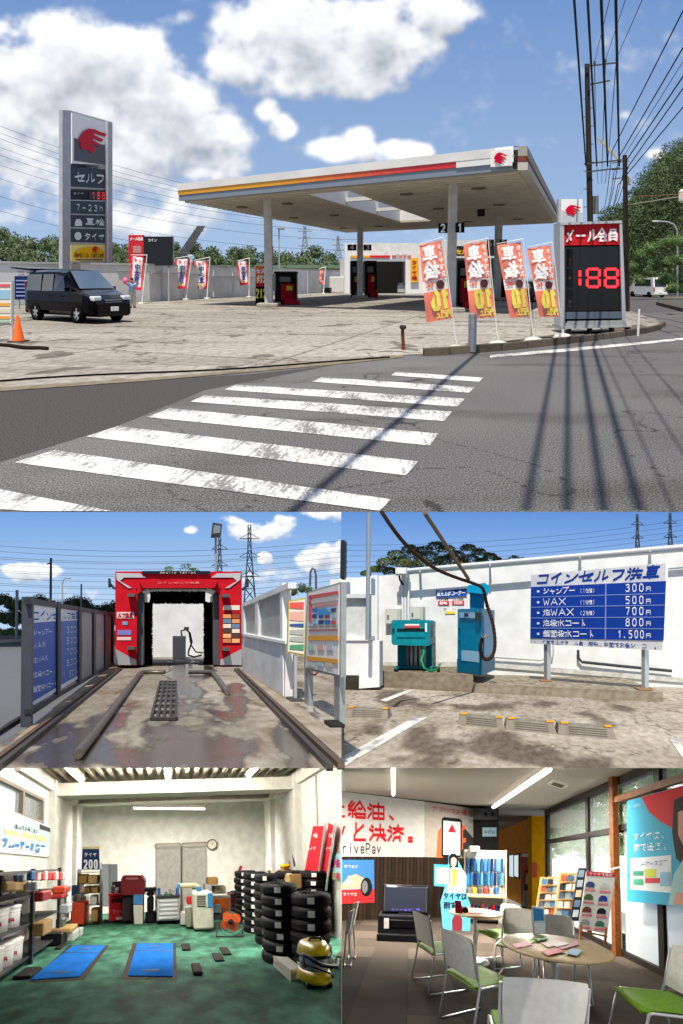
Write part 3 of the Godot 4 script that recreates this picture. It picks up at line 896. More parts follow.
	m = mb(); slab(m, tp, [70.8, 276, 107.8, 274, 107.8, 263.5, 70.8, 264], 0.4, 0.02); part(ts, "lower_panel", m, mat("a5a296", 0.6))
	# --- red and black board, leaning rack, lamp by the wall
	var bz := gp(150, 301).z + 1.0
	O = zp(150, 300, bz)
	var lb := thing("display_board", "red and black price board standing on posts over the white wall", "sign", O)
	var bp := zplane(bz)
	m = mb(); slab(m, bp, rect(128.5, 235, 143.5, 264.5), 0.5); part(lb, "red_panel", m, mat("c9303c", 0.5))
	m = mb(); slab(m, bp, rect(143.6, 236.5, 173, 265.5), 0.5); part(lb, "screen", m, mat("14161a", 0.25))
	m = mb(); words(m, bp, "メール会員", 130, 240.5, 143, 240.5, 3.6, 1.5, 0.03); words(m, bp, "レギ", 130, 263, 142, 263, 3, 1.5, 0.03); words(m, bp, "レコイン", 145, 241.5, 157, 241.5, 3, 1.4, 0.03); part(lb, "lettering", m, mat("f0eeea", 0.6))
	m = mb(); slab(m, bp, rect(133, 246, 141, 253), 0.02, 0.02); part(lb, "picture", m, mat("b88a88", 0.6))
	for x in [131.0, 150.0, 168.0]:
		m = mb(); slab(m, bp, rect(x, 264.5, x + 1.4, 301), 0.2, -0.1); part(lb, "post", m, mat("9da0a2", 0.5))
	O = gp(190, 298.5)
	var rk := thing("steel_rack", "dark slanted steel rack leaning over the white wall", "rack", O)
	var rz := O.z - 0.6
	for i in 5:
		m = mb()
		m.cyl(zp(176 + i * 2.2, 258, rz), zp(198 + i * 1.6, 226, rz - 2), 0.07, 0.07, 5); part(rk, "rail", m, mat("4a4d50", 0.6))
		m = mb()
		m.cyl(zp(176 + i * 4.0, 297, rz), zp(177 + i * 4.0, 262, rz), 0.06, 0.06, 5); part(rk, "leg", m, mat("5a5c5e", 0.6))
	for v in [0.15, 0.5, 0.85]:
		m = mb()
		m.cyl(zp(lerpf(175, 197, v), lerpf(258, 226, v), rz - v * 2), zp(lerpf(188, 206, v), lerpf(258, 226, v), rz - v * 2), 0.07, 0.07, 5); part(rk, "rung", m, mat("4a4d50", 0.6))
	O = gp(279.5, 294)
	var sl := thing("street_lamp", "slim street lamp with flat head behind the white wall", "lamp", O)
	m = mb(); upright(m, 279.5, 294, 229, 1.5, O.z, 6); part(sl, "pole", m, mat("a9adb0", 0.5, 0.3))
	m = mb(); m.rbox(zp(281, 228.5, O.z), Vector3(0.8, 0.22, 1.2), 0.05); part(sl, "lamp_head", m, mat("8f9396", 0.5))
	# --- small banners by the wall
	var nb := [[131, 256, 145, 258, 141.5, 291, 129.5, 288.5, 142, 304], [175, 259.5, 190, 258.5, 186, 289, 174, 288.5, 186, 300], [194, 261.5, 208, 260, 207, 289, 196, 289, 207, 299], [237, 262, 247.5, 261, 248.5, 284.5, 240, 285.5, 249, 297.5]]
	var nl := ["red-bordered used car banner beside the washing person and van", "red-bordered used car banner under the slanted steel rack", "red-bordered used car banner between the slanted rack and the kerosene sign", "smaller red-bordered used car banner close to the kerosene sign"]
	for i in 4:
		var q: Array = nb[i]
		nobori("used_car_banner", nl[i], "used car banners along the white wall", Vector2(q[0], q[1]), Vector2(q[2], q[3]), Vector2(q[4], q[5]), Vector2(q[6], q[7]), Vector2(q[8], q[9]), 1)
	nobori("red_banner", "narrow red banner beside the white wall and street lamp arm", "", Vector2(319, 270), Vector2(323.5, 270), Vector2(323.5, 284), Vector2(319, 284), Vector2(323.5, 294), 2)
	canopy()
	station()
	van()
	left_corner()
	# --- banners on the island
	var fl := [[419.4, 245.2, 441, 240, 453, 318, 426.4, 322.5, 456.5, 352], [463.4, 245, 486, 241, 495.5, 316.6, 470.4, 319, 498, 347], [496.7, 245, 521, 241.7, 530, 316.6, 510, 318, 533.5, 343], [527, 248.7, 550.5, 245, 559, 316.6, 539.5, 317, 562.5, 339]]
	var ll := ["orange discount banner beside the grey bollard, widest and lowest of its row", "orange discount banner planted just past the grey bollard", "orange discount banner, second from the price sign", "orange discount banner right next to the price sign"]
	for i in 4:
		var q: Array = fl[i]
		nobori("discount_banner", ll[i].replace("right next", "close"), "orange discount banners on the corner island", Vector2(q[0], q[1]), Vector2(q[2], q[3]), Vector2(q[4], q[5]), Vector2(q[6], q[7]), Vector2(q[8], q[9]), 0)
	O = gp(472, 353)
	m = mb(0, O); m.rbox(Vector3(0, 0.46, 0), Vector3(0.17, 0.92, 0.17), 0.03)
	solo("bollard", "square grey metal bollard standing on the kerb between banners", "bollard", m, mat("8e939a", 0.45, 0.3, "soft", 1.0))
	O = gp(403.5, 350)
	var rp := thing("rusty_post", "short rusty post with a broken cap on the pavement edge", "post", O)
	m = mb(0, O); m.cyl(Vector3.ZERO, Vector3(-0.03, 0.5, 0), 0.045, 0.04); part(rp, "shaft", m, mat("7a4a34", 0.9, 0, "dirt", 2.0))
	m = mb(0, O); m.rbox(Vector3(-0.02, 0.55, 0), Vector3(0.16, 0.1, 0.14), 0.03); part(rp, "cap", m, mat("3d3330", 0.9))
	price_sign()
	right_side()
func worn_paint() -> StandardMaterial3D:
	if mats.has("worn"): return mats["worn"]
	var n := FastNoiseLite.new()
	n.seed = 77; n.frequency = 0.03; n.fractal_octaves = 5; n.noise_type = FastNoiseLite.TYPE_SIMPLEX_SMOOTH
	var a := n.get_seamless_image(512, 512)
	n.seed = 78; n.frequency = 0.006; n.fractal_octaves = 3
	var b := n.get_seamless_image(512, 512)
	n.seed = 79; n.frequency = 0.14; n.fractal_octaves = 2
	var c := n.get_seamless_image(512, 512)
	var im := Image.create(512, 512, false, Image.FORMAT_RGB8)
	for y in 512:
		for x in 512:
			var s := a.get_pixel((x * 4 + y) % 512, (y) % 512).r * 0.5 + b.get_pixel(x, y).r * 0.75 + c.get_pixel(x, y).r * 0.4
			var t := smoothstep(0.5, 0.95, s)
			var g := c.get_pixel(y, x).r * 0.12
			im.set_pixel(x, y, Color(0.5, 0.5, 0.5).lerp(Color(0.9, 0.9, 0.88), t) * (0.9 + g))
	T["worn"] = ImageTexture.create_from_image(im)
	var m := StandardMaterial3D.new()
	m.albedo_texture = T.worn
	m.albedo_color = Color(0.96, 0.96, 0.95)
	m.roughness = 0.85
	m.uv1_triplanar = true
	m.uv1_scale = Vector3(0.35, 0.35, 0.12) / P.u
	mats["worn"] = m
	return m

func canopy() -> void:
	var Y := 6.7
	var A := gp(518, 169.5, Y); var L := gp(183.5, 200.5, Y); var R := gp(554, 222, Y)
	var es := L - A; var et := R - A
	O = Vector3(A.x, 0, A.z)
	var t := thing("canopy", "large white filling station canopy with yellow to red stripe and ribbed underside", "canopy", O)
	var B2 := Basis(es, Vector3.UP, et)
	var inv := B2.inverse()
	var q := []
	for p in [[308, 192], [352, 188], [428, 219.5], [396, 222]]: q.append(inv * (gp(p[0], p[1], Y) - A))
	var s0: float = (q[1].x + q[2].x) / 2; var s1: float = (q[0].x + q[3].x) / 2
	var t0: float = (q[0].z + q[1].z) / 2; var t1: float = (q[2].z + q[3].z) / 2
	var Q := func(s, tt, y): return A + es * s + et * tt + Vector3(0, y, 0)
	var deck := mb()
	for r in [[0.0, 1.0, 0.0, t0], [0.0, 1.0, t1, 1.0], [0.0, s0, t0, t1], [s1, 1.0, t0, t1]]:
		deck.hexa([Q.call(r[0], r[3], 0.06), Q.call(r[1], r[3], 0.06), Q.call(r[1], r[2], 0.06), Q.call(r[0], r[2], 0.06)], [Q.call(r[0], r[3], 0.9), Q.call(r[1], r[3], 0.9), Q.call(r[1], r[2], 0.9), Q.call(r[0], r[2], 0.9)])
	part(t, "deck", deck, mat("b4ab9c", 0.7, 0, "blot", 0.1))  # darker than the ribs: the shade between them is in this colour
	var rib := mb()
	var n := 46
	for i in n:
		var v := (i + 0.5) / n
		var spans := [[0.0, 1.0]]
		if v > t0 and v < t1: spans = [[0.0, s0], [s1, 1.0]]
		for sp in spans:
			var dv := 0.28 / n
			rib.hexa([Q.call(sp[0], v + dv, -0.12), Q.call(sp[1], v + dv, -0.12), Q.call(sp[1], v - dv, -0.12), Q.call(sp[0], v - dv, -0.12)], [Q.call(sp[0], v + dv, 0.06), Q.call(sp[1], v + dv, 0.06), Q.call(sp[1], v - dv, 0.06), Q.call(sp[0], v - dv, 0.06)])
	part(t, "ribbing", rib, mat("d2cabc", 0.7, 0, "blot", 0.1), "", "stuff")
	# upstand round the opening
	for e in [[s0, t0, s0, t1], [s1, t0, s1, t1], [s0, t0, s1, t0], [s0, t1, s1, t1]]:
		var u := mb()
		var a: Vector3 = Q.call(e[0], e[1], -0.02); var b: Vector3 = Q.call(e[2], e[3], -0.02)
		var d := (b - a).normalized().cross(Vector3.UP) * 0.12
		u.hexa([a + d, b + d, b - d, a - d], [a + d + Vector3(0, 1.15, 0), b + d + Vector3(0, 1.15, 0), b - d + Vector3(0, 1.15, 0), a - d + Vector3(0, 1.15, 0)])
		part(t, "opening_upstand", u, mat("e6e4de", 0.7))
	for v in [0.35, 0.68]:
		var u := mb()
		bar(u, Q.call(s0, lerpf(t0, t1, v), 0.35), Q.call(s1, lerpf(t0, t1, v), 0.35), 0.25, 0.5)
		part(t, "cross_beam", u, mat("dcd9d2", 0.7))
	# fascia
	var out := es.cross(Vector3.UP).normalized()
	if out.z < 0: out = -out
	var outr := et.cross(Vector3.UP).normalized()
	if outr.x < 0: outr = -outr
	var F3 := func(sa, sb, y0, y1, off, th): 
		var k := mb()
		var a: Vector3 = Q.call(sa, 0.0, 0.0); var b: Vector3 = Q.call(sb, 0.0, 0.0)
		k.face(a + out * off + Vector3(0, y0, 0), b + out * off + Vector3(0, y0, 0), b + out * off + Vector3(0, y1, 0), a + out * off + Vector3(0, y1, 0), a - out * 50.0)
		k.face(a + out * off + Vector3(0, y0, 0), b + out * off + Vector3(0, y0, 0), b + out * (off - th) + Vector3(0, y0, 0), a + out * (off - th) + Vector3(0, y0, 0), a + Vector3(0, 50, 0))
		k.face(a + out * off + Vector3(0, y1, 0), b + out * off + Vector3(0, y1, 0), b + out * (off - th) + Vector3(0, y1, 0), a + out * (off - th) + Vector3(0, y1, 0), a - Vector3(0, 50, 0))
		return k
	part(t, "fascia_base", F3.call(0.0, 1.0, -0.04, 0.32, 0.35, 0.4), mat("7d8894", 0.5, 0.1))
	part(t, "fascia_top", F3.call(-0.004, 1.0, 0.6, 1.02, 0.45, 0.5), mat("e6e7e4", 0.55, 0, "soft", 0.1))
	var steps := 16
	var sm := mb()
	for i in steps:
		var a := lerpf(0.125, 1.0, float(i) / steps); var b := lerpf(0.125, 1.0, float(i + 1) / steps)
		var c := Color(0.62, 0.02, 0.03).lerp(Color(0.72, 0.12, 0.02), clampf((a - 0.2) / 0.2, 0, 1)).lerp(Color(0.72, 0.33, 0.01), clampf((a - 0.4) / 0.2, 0, 1))
		sm.col = c
		var pa: Vector3 = Q.call(a, 0.0, 0.0) + out * 0.40; var pb: Vector3 = Q.call(b, 0.0, 0.0) + out * 0.40
		sm.face(pa + Vector3(0, 0.32, 0), pb + Vector3(0, 0.32, 0), pb + Vector3(0, 0.6, 0), pa + Vector3(0, 0.6, 0), pa - out * 50.0)
	var vm := StandardMaterial3D.new()
	vm.vertex_color_use_as_albedo = true
	vm.roughness = 0.45
	part(t, "colour_stripe", sm, vm)
	part(t, "fascia_end", F3.call(-0.004, 0.125, 0.30, 0.61, 0.43, 0.4), mat("dfe0de", 0.5))
	part(t, "fascia_back", F3.call(0.0, 1.0, 0.28, 0.64, 0.3, 0.3), mat("6a6f76", 0.6))
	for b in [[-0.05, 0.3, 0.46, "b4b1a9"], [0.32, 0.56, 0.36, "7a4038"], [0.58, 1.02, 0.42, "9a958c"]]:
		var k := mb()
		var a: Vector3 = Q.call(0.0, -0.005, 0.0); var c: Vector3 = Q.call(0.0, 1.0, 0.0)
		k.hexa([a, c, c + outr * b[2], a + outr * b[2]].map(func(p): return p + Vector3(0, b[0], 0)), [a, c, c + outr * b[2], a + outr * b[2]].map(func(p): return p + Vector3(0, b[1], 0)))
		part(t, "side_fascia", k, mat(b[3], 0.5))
	# badge on the fascia
	var fp := vplane(A + out * 0.5, L + out * 0.5)
	var bd := mb(); slab(bd, fp, [490.5, 167, 508.5, 165.5, 508.5, 149, 490.5, 150.5], 0.25, 0.2)
	var badge := part(t, "badge", bd, mat("e9e9e7", 0.45))
	bd = mb(); logo(bd, fp, 493, 152, 507, 164.5, 0.26); part(badge, "emblem", bd, mat("c8102e", 0.45))
	# lamps under the deck
	for s in [0.12, 0.32, 0.52, 0.72, 0.9]:
		for v in [0.14, 0.42, 0.8]:
			if s > s0 - 0.05 and s < s1 + 0.05 and v > t0 - 0.08 and v < t1 + 0.08: continue
			var k := mb()
			var c: Vector3 = Q.call(s, v, -0.09)
			k.rbox(c, Vector3(0.75, 0.18, 1.3), 0.05)
			part(t, "downlight", k, mat("6e675c", 0.6))
	var cm := mb()
	var cp := gp(481, 212, Y - 0.3)
	cm.rbox(cp, Vector3(0.45, 0.6, 1.0), 0.05); cm.cyl(cp, cp + Vector3(0, 0.4, 0), 0.05)
	part(t, "speaker", cm, mat("2c2a28", 0.6))
	# columns
	var CO := [[451, 311.5, 8.2], [497, 300.5, 6.4], [269, 306.5, 7.8], [360, 298.5, 5.8]]
	for c in CO:
		var b := gp(c[0], c[1])
		var w: float = c[2] * absf(b.z) / F
		var k := mb(); k.rbox(b + Vector3(0, Y / 2, 0), Vector3(w, Y + 0.02, w * 1.6), 0.04)
		part(t, "column", k, mat("c9c9c4", 0.55, 0, "soft", 0.3))
		k = mb(); k.rbox(b + Vector3(0, 0.12, 0), Vector3(w * 2.6, 0.24, w * 9.0), 0.05)
		part(t, "pump_island", k, mat("a8a398", 0.85, 0, "blot", 0.3))
func plate_number(label: String, s: String, x0: float, y0: float, x1: float, y1: float, pl: Dictionary) -> void:
	O = on(pl, (x0 + x1) / 2, y1)
	var t := thing("lane_number", label, "sign", O, "pump lane numbers")
	var m := mb(); slab(m, pl, rect(x0, y0, x1, y1), 0.12, 0.0); part(t, "plate", m, mat("17191c", 0.5))
	m = mb(); words(m, pl, s, x0 + 1.2, y1 - 0.8, x1 - 1.2, y1 - 0.8, (y1 - y0) * 0.82, 1.7, 0.02); part(t, "lettering", m, mat("e9e9e7", 0.6))
func pump(label: String, x0: float, x1: float, ytop: float, ybase: float, red: bool) -> void:
	var b := gp((x0 + x1) / 2, ybase)
	O = b
	var k := absf(b.z) / F
	var w := (x1 - x0) * k; var h := (ybase - ytop) * k
	var t := thing("fuel_pump", label, "fuel pump", b, "fuel pumps under the canopy")
	var m := mb(); m.rbox(b + Vector3(0, h * 0.47, 0), Vector3(w, h * 0.94, w * 1.8), 0.06); part(t, "cabinet", m, mat("1b1a1b", 0.4))
	m = mb(); m.rbox(b + Vector3(0, h * 0.965, 0), Vector3(w * 1.06, h * 0.07, w * 1.9), 0.04); part(t, "top_cap", m, mat("2a2a2c", 0.4))
	var f := b + Vector3(0, 0, w * 0.9)
	m = mb(); m.rbox(f + Vector3(w * 0.12, h * 0.38, 0.02), Vector3(w * 0.66, h * 0.5, 0.1), 0.02); part(t, "front_panel", m, mat("9c1a22" if red else "3a2224", 0.4))
	m = mb(); m.rbox(f + Vector3(-0.02 * w, h * 0.76, 0.02), Vector3(w * 0.5, h * 0.16, 0.1), 0.02); part(t, "display", m, mat("4d5358", 0.25))
	m = mb(); m.rbox(f + Vector3(w * 0.2, h * 0.5, 0.1), Vector3(w * 0.3, h * 0.14, 0.08), 0.02); part(t, "price_card", m, mat("d8b93a", 0.6))
	for s in [0.38, 0.48]:
		m = mb()
		var pts := []
		for i in 9: pts.append(f + Vector3(w * s, h * (0.75 - 0.55 * sin(PI * i / 8.0)), 0.15 + w * 0.35 * sin(PI * i / 8.0)))
		m.tube(pts, 0.05, 5); part(t, "hose", m, mat("111111", 0.6))
	m = mb(); m.rbox(f + Vector3(w * 0.3, h * 0.07, w * 0.15), Vector3(w * 0.7, h * 0.12, w * 0.4), 0.03); part(t, "base_guard", m, mat("a3202a" if red else "55504c", 0.5))
func station() -> void:
	var z := gp(380, 293.5).z
	O = zp(385, 293.5, z)
	var t := thing("service_building", "white service building with dark open bay under the far end of the canopy", "building", O)
	var pl := zplane(z)
	var D := 12.0
	var m := mb(); slab(m, pl, rect(344.5, 243, 443, 259.5), D); part(t, "parapet", m, mat("dedfdd", 0.7, 0, "soft", 0.2))
	m = mb(); slab(m, pl, rect(344.5, 259.5, 350, 294), D); part(t, "pier", m, mat("d6d8d8", 0.7))
	m = mb(); slab(m, pl, rect(405.5, 259.5, 443, 294), D); part(t, "pier", m, mat("d6d8d8", 0.7))
	m = mb(); slab(m, zplane(z - D + 0.3), rect(340, 259.5, 415, 294), 0.3); part(t, "rear_wall", m, mat("b0aea8", 0.9))
	m = mb(); slab(m, pl, rect(350.5, 255.5, 385, 257.5), 0.1, 0.12); part(t, "stripe", m, mat("e0a020", 0.5))
	m = mb(); slab(m, pl, rect(370, 255.4, 390, 257.6), 0.1, 0.15); part(t, "stripe", m, mat("c8232e", 0.5))
	m = mb(); words(m, pl, "apollostation", 392, 257.8, 411, 257.8, 3.6, 1.6, 0.1); part(t, "lettering", m, mat("b33a4a", 0.6))
	m = mb(); slab(m, pl, rect(350, 259.5, 405.5, 261.5), 0.5, 0.1); part(t, "shutter_box", m, mat("9ea3a6", 0.5))
	m = mb(); slab(m, pl, rect(443.2, 240, 503, 292.5), D, -2.0); part(t, "shop_wall", m, mat("c7c9c8", 0.7))
	m = mb(); slab(m, pl, rect(452, 246, 503, 256), 0.3, 0.3); part(t, "shop_sign_band", m, mat("2a2a2c", 0.5))
	m = mb(); slab(m, pl, rect(455, 258, 501, 291), 0.2, -1.9); part(t, "shop_glass", m, mat("20262a", 0.1))
	m = mb(); words(m, pl, "セルフ給油", 456, 254.5, 484, 254.5, 6, 1.6, 0.33); part(t, "lettering", m, mat("e3b23a", 0.6))
	for x in [466.0, 478.0, 490.0]:
		m = mb(); slab(m, pl, rect(x, 258, x + 0.9, 292), 0.2, -1.75); part(t, "mullion", m, mat("b7b9b8", 0.5))
	m = mb(); slab(m, pl, rect(410.5, 258, 418.5, 282), 0.05, 0.4); part(t, "yellow_cloth", m, mat("e2a72a", 0.8))
	m = mb(); words(m, pl, "タイヤ検", 411.5, 260, 417.5, 280, 5, 1.5, 0.45, true); part(t, "lettering", m, mat("a8242c", 0.7))
	O = zp(401, 292.5, z - 2)
	m = mb(0, O); m.rbox(Vector3(0, 0.45, 0), Vector3(0.9, 0.9, 0.5), 0.05); m.rbox(Vector3(0, 1.0, 0), Vector3(0.6, 0.3, 0.4), 0.05)
	solo("service_cart", "pale service cart just inside the dark bay", "cart", m, mat("a9adb0", 0.5))
	# low bits right of the boundary wall
	O = gp(337, 292.5)
	m = mb(); m.rbox(O + Vector3(0, 1.0, 0), Vector3(1.9, 2.0, 2.5), 0.1); solo("utility_cabinet", "pale utility cabinet at the end of the white wall", "cabinet", m, mat("c4c5c0", 0.6))
	O = gp(327.5, 293)
	m = mb(0, O)
	for i in 3: m.lathe(Vector3(0, i * 0.22, 0), Vector3.UP, [[0.2, 0.0], [0.5, 0.02], [0.55, 0.1], [0.5, 0.2], [0.2, 0.21]], 12)
	solo("tyre_pile", "low dark pile of old tyres against the white wall", "tyres", m, mat("18181a", 0.8))
	# kerosene board and pumps
	var kb := gp(262.5, 306)
	O = kb
	var ks := thing("kerosene_board", "orange and black kerosene price board leaning on the canopy column", "sign", kb)
	var kp := zplane(kb.z)
	m = mb(); slab(m, kp, rect(255.5, 266, 270.5, 283.5), 0.25); part(ks, "orange_panel", m, mat("c86a34", 0.55))
	m = mb(); slab(m, kp, rect(255.5, 283.5, 270.5, 286.5), 0.25, 0.01); part(ks, "red_strip", m, mat("a52a34", 0.55))
	m = mb(); slab(m, kp, rect(255.5, 286.5, 270.5, 306), 0.25); part(ks, "black_panel", m, mat("161616", 0.5))
	m = mb(); words(m, kp, "セルフ", 256, 273.5, 270, 273.5, 5.5, 1.5, 0.03); words(m, kp, "灯油", 256.5, 282.5, 270, 282.5, 7.5, 1.5, 0.03); part(ks, "lettering", m, mat("f1ede4", 0.6))
	m = mb(); words(m, kp, "2124", 255.5, 298, 270.5, 298, 9, 1.5, 0.03); part(ks, "price_digits", m, mat("d6cf5a", 0.6))
	m = mb(); slab(m, kp, rect(264.7, 246, 273.2, 265.5), 0.1, 0.9); part(ks, "red_notice", m, mat("a9503c", 0.7))
	m = mb(); slab(m, kp, rect(271.5, 274, 275.5, 291), 0.1, 0.2); part(ks, "side_notice", m, mat("9a958e", 0.7))
	m = mb(); words(m, kp, "灯油で", 266, 248, 272, 263, 6, 1.3, 0.93, true); part(ks, "lettering", m, mat("e8d8c8", 0.6))
	pump("black kerosene pump with red and yellow front beside the kerosene board", 276, 297, 272.5, 304.5, true)
	pump("dark fuel pump beside the column of the lane sign, half hidden by a banner", 456, 468, 262, 308, true)
	pump("dark fuel pump standing at the far column before the open bay", 351, 358, 262, 298, false)
	pump("dark fuel pump with red panel between far column and open bay", 364.5, 376, 262, 297.5, true)
	pump("dark fuel pump by the slim column next to the shop", 500, 509, 264, 300, true)
	var np := zplane(gp(451, 311.5).z + 1.0)
	plate_number("black lane plate with white figure two on the canopy column", "2", 438.5, 223, 447.5, 233, np)
	plate_number("black lane plate with white figure one on the canopy column", "1", 455.5, 222.5, 464.5, 232.5, np)
	var np2 := zplane(gp(360, 298.5).z + 1.0)
	plate_number("small dark lane plate with figure four on the far column", "4", 347.5, 244.5, 356.5, 250.5, np2)
	plate_number("small dark lane plate with figure three on the far column", "3", 363.5, 244.5, 371.5, 250.5, np2)
	var np3 := zplane(gp(497, 300.5).z + 1.0)
	plate_number("dark lane plate with figure six on the slim column", "6", 487, 239.5, 494, 246.5, np3)
	plate_number("dark lane plate with figure five on the slim column", "5", 500, 239.5, 507, 246.5, np3)
	# parked car half seen between the last banners
	O = gp(534, 301.5)
	vehicle("parked_car", "small dark car parked beyond the banners near the slim column", O, deg_to_rad(-70), 3.8, 1.6, 1.55, "3a4450", false)

func vehicle(called: String, label: String, at: Vector3, yaw: float, L: float, W: float, H: float, paint: String, hatch: bool) -> Node3D:
	# x runs forward, z to the car's right
	var t := thing(called, label, "car", at)
	var hw := W / 2
	var P2 := mat(paint, 0.16)
	P2.metallic_specular = 0.12
	var st := [ # along, belt, roof (height shares), width share
		[0.00, 0.30, 0.50, 0.90], [0.015, 0.56, 0.86, 0.95], [0.06, 0.57, 0.985, 0.99], [0.3, 0.57, 1.0, 1.0], [0.5, 0.57, 0.995, 1.0], [0.6, 0.57, 0.97, 1.0], [0.70, 0.57, 0.80, 1.0], [0.79, 0.56, 0.62, 1.0], [0.86, 0.53, 0.565, 0.99], [0.93, 0.48, 0.52, 0.95], [0.975, 0.42, 0.45, 0.88], [1.0, 0.34, 0.36, 0.78]]
	var rings := []
	for s in st:
		var x: float = (s[0] - 0.5) * L
		var w: float = hw * s[3]
		var yb: float = 0.13 * H; var belt: float = s[1] * H; var roof: float = s[2] * H
		var half := [Vector3(x, yb, 0), Vector3(x, yb, w * 0.86), Vector3(x, lerpf(yb, belt, 0.2), w), Vector3(x, lerpf(yb, belt, 0.62), w * 1.01), Vector3(x, belt, w * 0.98), Vector3(x, lerpf(belt, roof, 0.5), w * 0.92), Vector3(x, lerpf(belt, roof, 0.9), w * 0.82), Vector3(x, roof, w * 0.62), Vector3(x, roof + 0.01, 0)]
		var ringp := half.duplicate()
		for i in range(half.size() - 2, 0, -1): ringp.append(Vector3(half[i].x, half[i].y, -half[i].z))
		rings.append(ringp)
	var m := mb(yaw, at)
	m.grp = 1
	for i in rings.size() - 1:
		for k in rings[0].size():
			var j: int = (k + 1) % rings[0].size()
			m.face(rings[i][k], rings[i + 1][k], rings[i + 1][j], rings[i][j], Vector3(rings[i][k].x, H * 0.45, 0))
	var c0 := Vector3((st[0][0] - 0.5) * L, H * 0.3, 0); var c1 := Vector3(L / 2, H * 0.25, 0)
	for k in rings[0].size():
		var j: int = (k + 1) % rings[0].size()
		m.face3(rings[0][k], rings[0][j], c0, Vector3.ZERO); m.face3(rings[-1][k], rings[-1][j], c1, Vector3.ZERO)
	part(t, "body", m, P2)
	var glass := mat("1a2126", 0.06)
	var wins := [[0.05, 0.28], [0.295, 0.455], [0.47, 0.64]]
	for sgn in [1, -1]:
		for wn in wins:
			var g := mb(yaw, at)
			var q := []
			for e in [[wn[0], 0.04], [wn[1], 0.04], [wn[1] - (0.0 if wn[1] < 0.6 else 0.045), 0.82], [wn[0] + 0.01, 0.82]]:
				var x: float = (e[0] - 0.5) * L
				var ro := 0.985 * H if e[0] < 0.58 else 0.93 * H
				q.append(Vector3(x, lerpf(0.575 * H, ro, e[1]), sgn * (lerpf(hw * 0.985, hw * 0.855, e[1]) + 0.012)))
			g.face(q[0], q[1], q[2], q[3], Vector3(0, H * 0.7, 0))
			part(t, "side_window", g, glass)
	var ws := mb(yaw, at)
	var wq := [Vector3(0.285 * L, 0.632 * H, hw * 0.82), Vector3(0.285 * L, 0.632 * H, -hw * 0.82), Vector3(0.115 * L, 0.965 * H, -hw * 0.66), Vector3(0.115 * L, 0.965 * H, hw * 0.66)]
	ws.face(wq[0] + Vector3(0.02, 0.02, 0), wq[1] + Vector3(0.02, 0.02, 0), wq[2] + Vector3(0.02, 0.02, 0), wq[3] + Vector3(0.02, 0.02, 0), Vector3(-1, 0, 0))
	part(t, "windscreen", ws, mat("4d5a62", 0.06))
	for sgn in [1, -1]:
		for x in [-0.31 * L, 0.285 * L]:
			var c := Vector3(x, 0.175 * H, sgn * hw * 0.9)
			var tm := mb(yaw, at)
			var r := 0.175 * H
			tm.lathe(c - Vector3(0, 0, 0.1), Vector3(0, 0, 1), [[r * 0.6, 0.0], [r, 0.01], [r * 1.02, 0.1], [r, 0.21], [r * 0.66, 0.22]], 20)
			var wh := part(t, "wheel", tm, mat("131313", 0.85))
			var rm := mb(yaw, at)
			for i in 5:
				var a := TAU * i / 5 + 0.3
				var d := Vector3(cos(a), sin(a), 0); var e := Vector3(-sin(a), cos(a), 0) * r * 0.13
				var o := c + Vector3(0, 0, 0.1 * sgn)
				rm.face(o + d * r * 0.1 - e, o + d * r * 0.66 - e, o + d * r * 0.66 + e, o + d * r * 0.1 + e, c)
			rm.lathe(c + Vector3(0, 0, 0.085 * sgn), Vector3(0, 0, sgn), [[r * 0.58, 0.0], [r * 0.7, 0.015], [r * 0.72, 0.0]], 20)
			rm.lathe(c + Vector3(0, 0, 0.09 * sgn), Vector3(0, 0, sgn), [[r * 0.2, 0.0], [0.0, 0.03]], 10)
			part(wh, "rim", rm, mat("c9ccd0", 0.25, 0.8))
	for sgn in [1, -1]:
		var hl := mb(yaw, at)
		hl.rbox(Vector3(0.452 * L, 0.46 * H, sgn * hw * 0.7), Vector3(0.3, 0.1 * H, hw * 0.42), 0.05)
		part(t, "headlight", hl, mat("cdd3d6", 0.12))
		var fgl := mb(yaw, at)
		fgl.rbox(Vector3(0.482 * L, 0.23 * H, sgn * hw * 0.62), Vector3(0.12, 0.07 * H, 0.14), 0.02)
		part(t, "fog_light", fgl, mat("b9bfc4", 0.2))
		var mi := mb(yaw, at)
		mi.rbox(Vector3(0.2 * L, 0.64 * H, sgn * (hw + 0.1)), Vector3(0.12, 0.14, 0.2), 0.03)
		part(t, "wing_mirror", mi, P2)
		var tl := mb(yaw, at)
		tl.rbox(Vector3(-0.487 * L, 0.62 * H, sgn * hw * 0.86), Vector3(0.08, 0.3 * H, 0.12), 0.02)
		part(t, "tail_light", tl, mat("8c1a1e", 0.2))
		for x in [-0.02, 0.15]:
			var dh := mb(yaw, at)
			dh.rbox(Vector3((x - 0.07) * L, 0.5 * H, sgn * (hw + 0.015)), Vector3(0.18, 0.035, 0.03), 0.01)
			part(t, "door_handle", dh, P2)
	var gr := mb(yaw, at)
	for i in 3: gr.rbox(Vector3(0.485 * L, (0.36 + 0.035 * i) * H, 0), Vector3(0.1, 0.016 * H, W * 0.4), 0.01)
	part(t, "grille", gr, mat("9aa0a4", 0.25, 0.7))
	var pm := mb(yaw, at)
	pm.rbox(Vector3(0.503 * L, 0.27 * H, 0), Vector3(0.03, 0.165, 0.33), 0.005)
	part(t, "number_plate", pm, mat("e6e6e0", 0.5))
	var rw := mb(yaw, at)
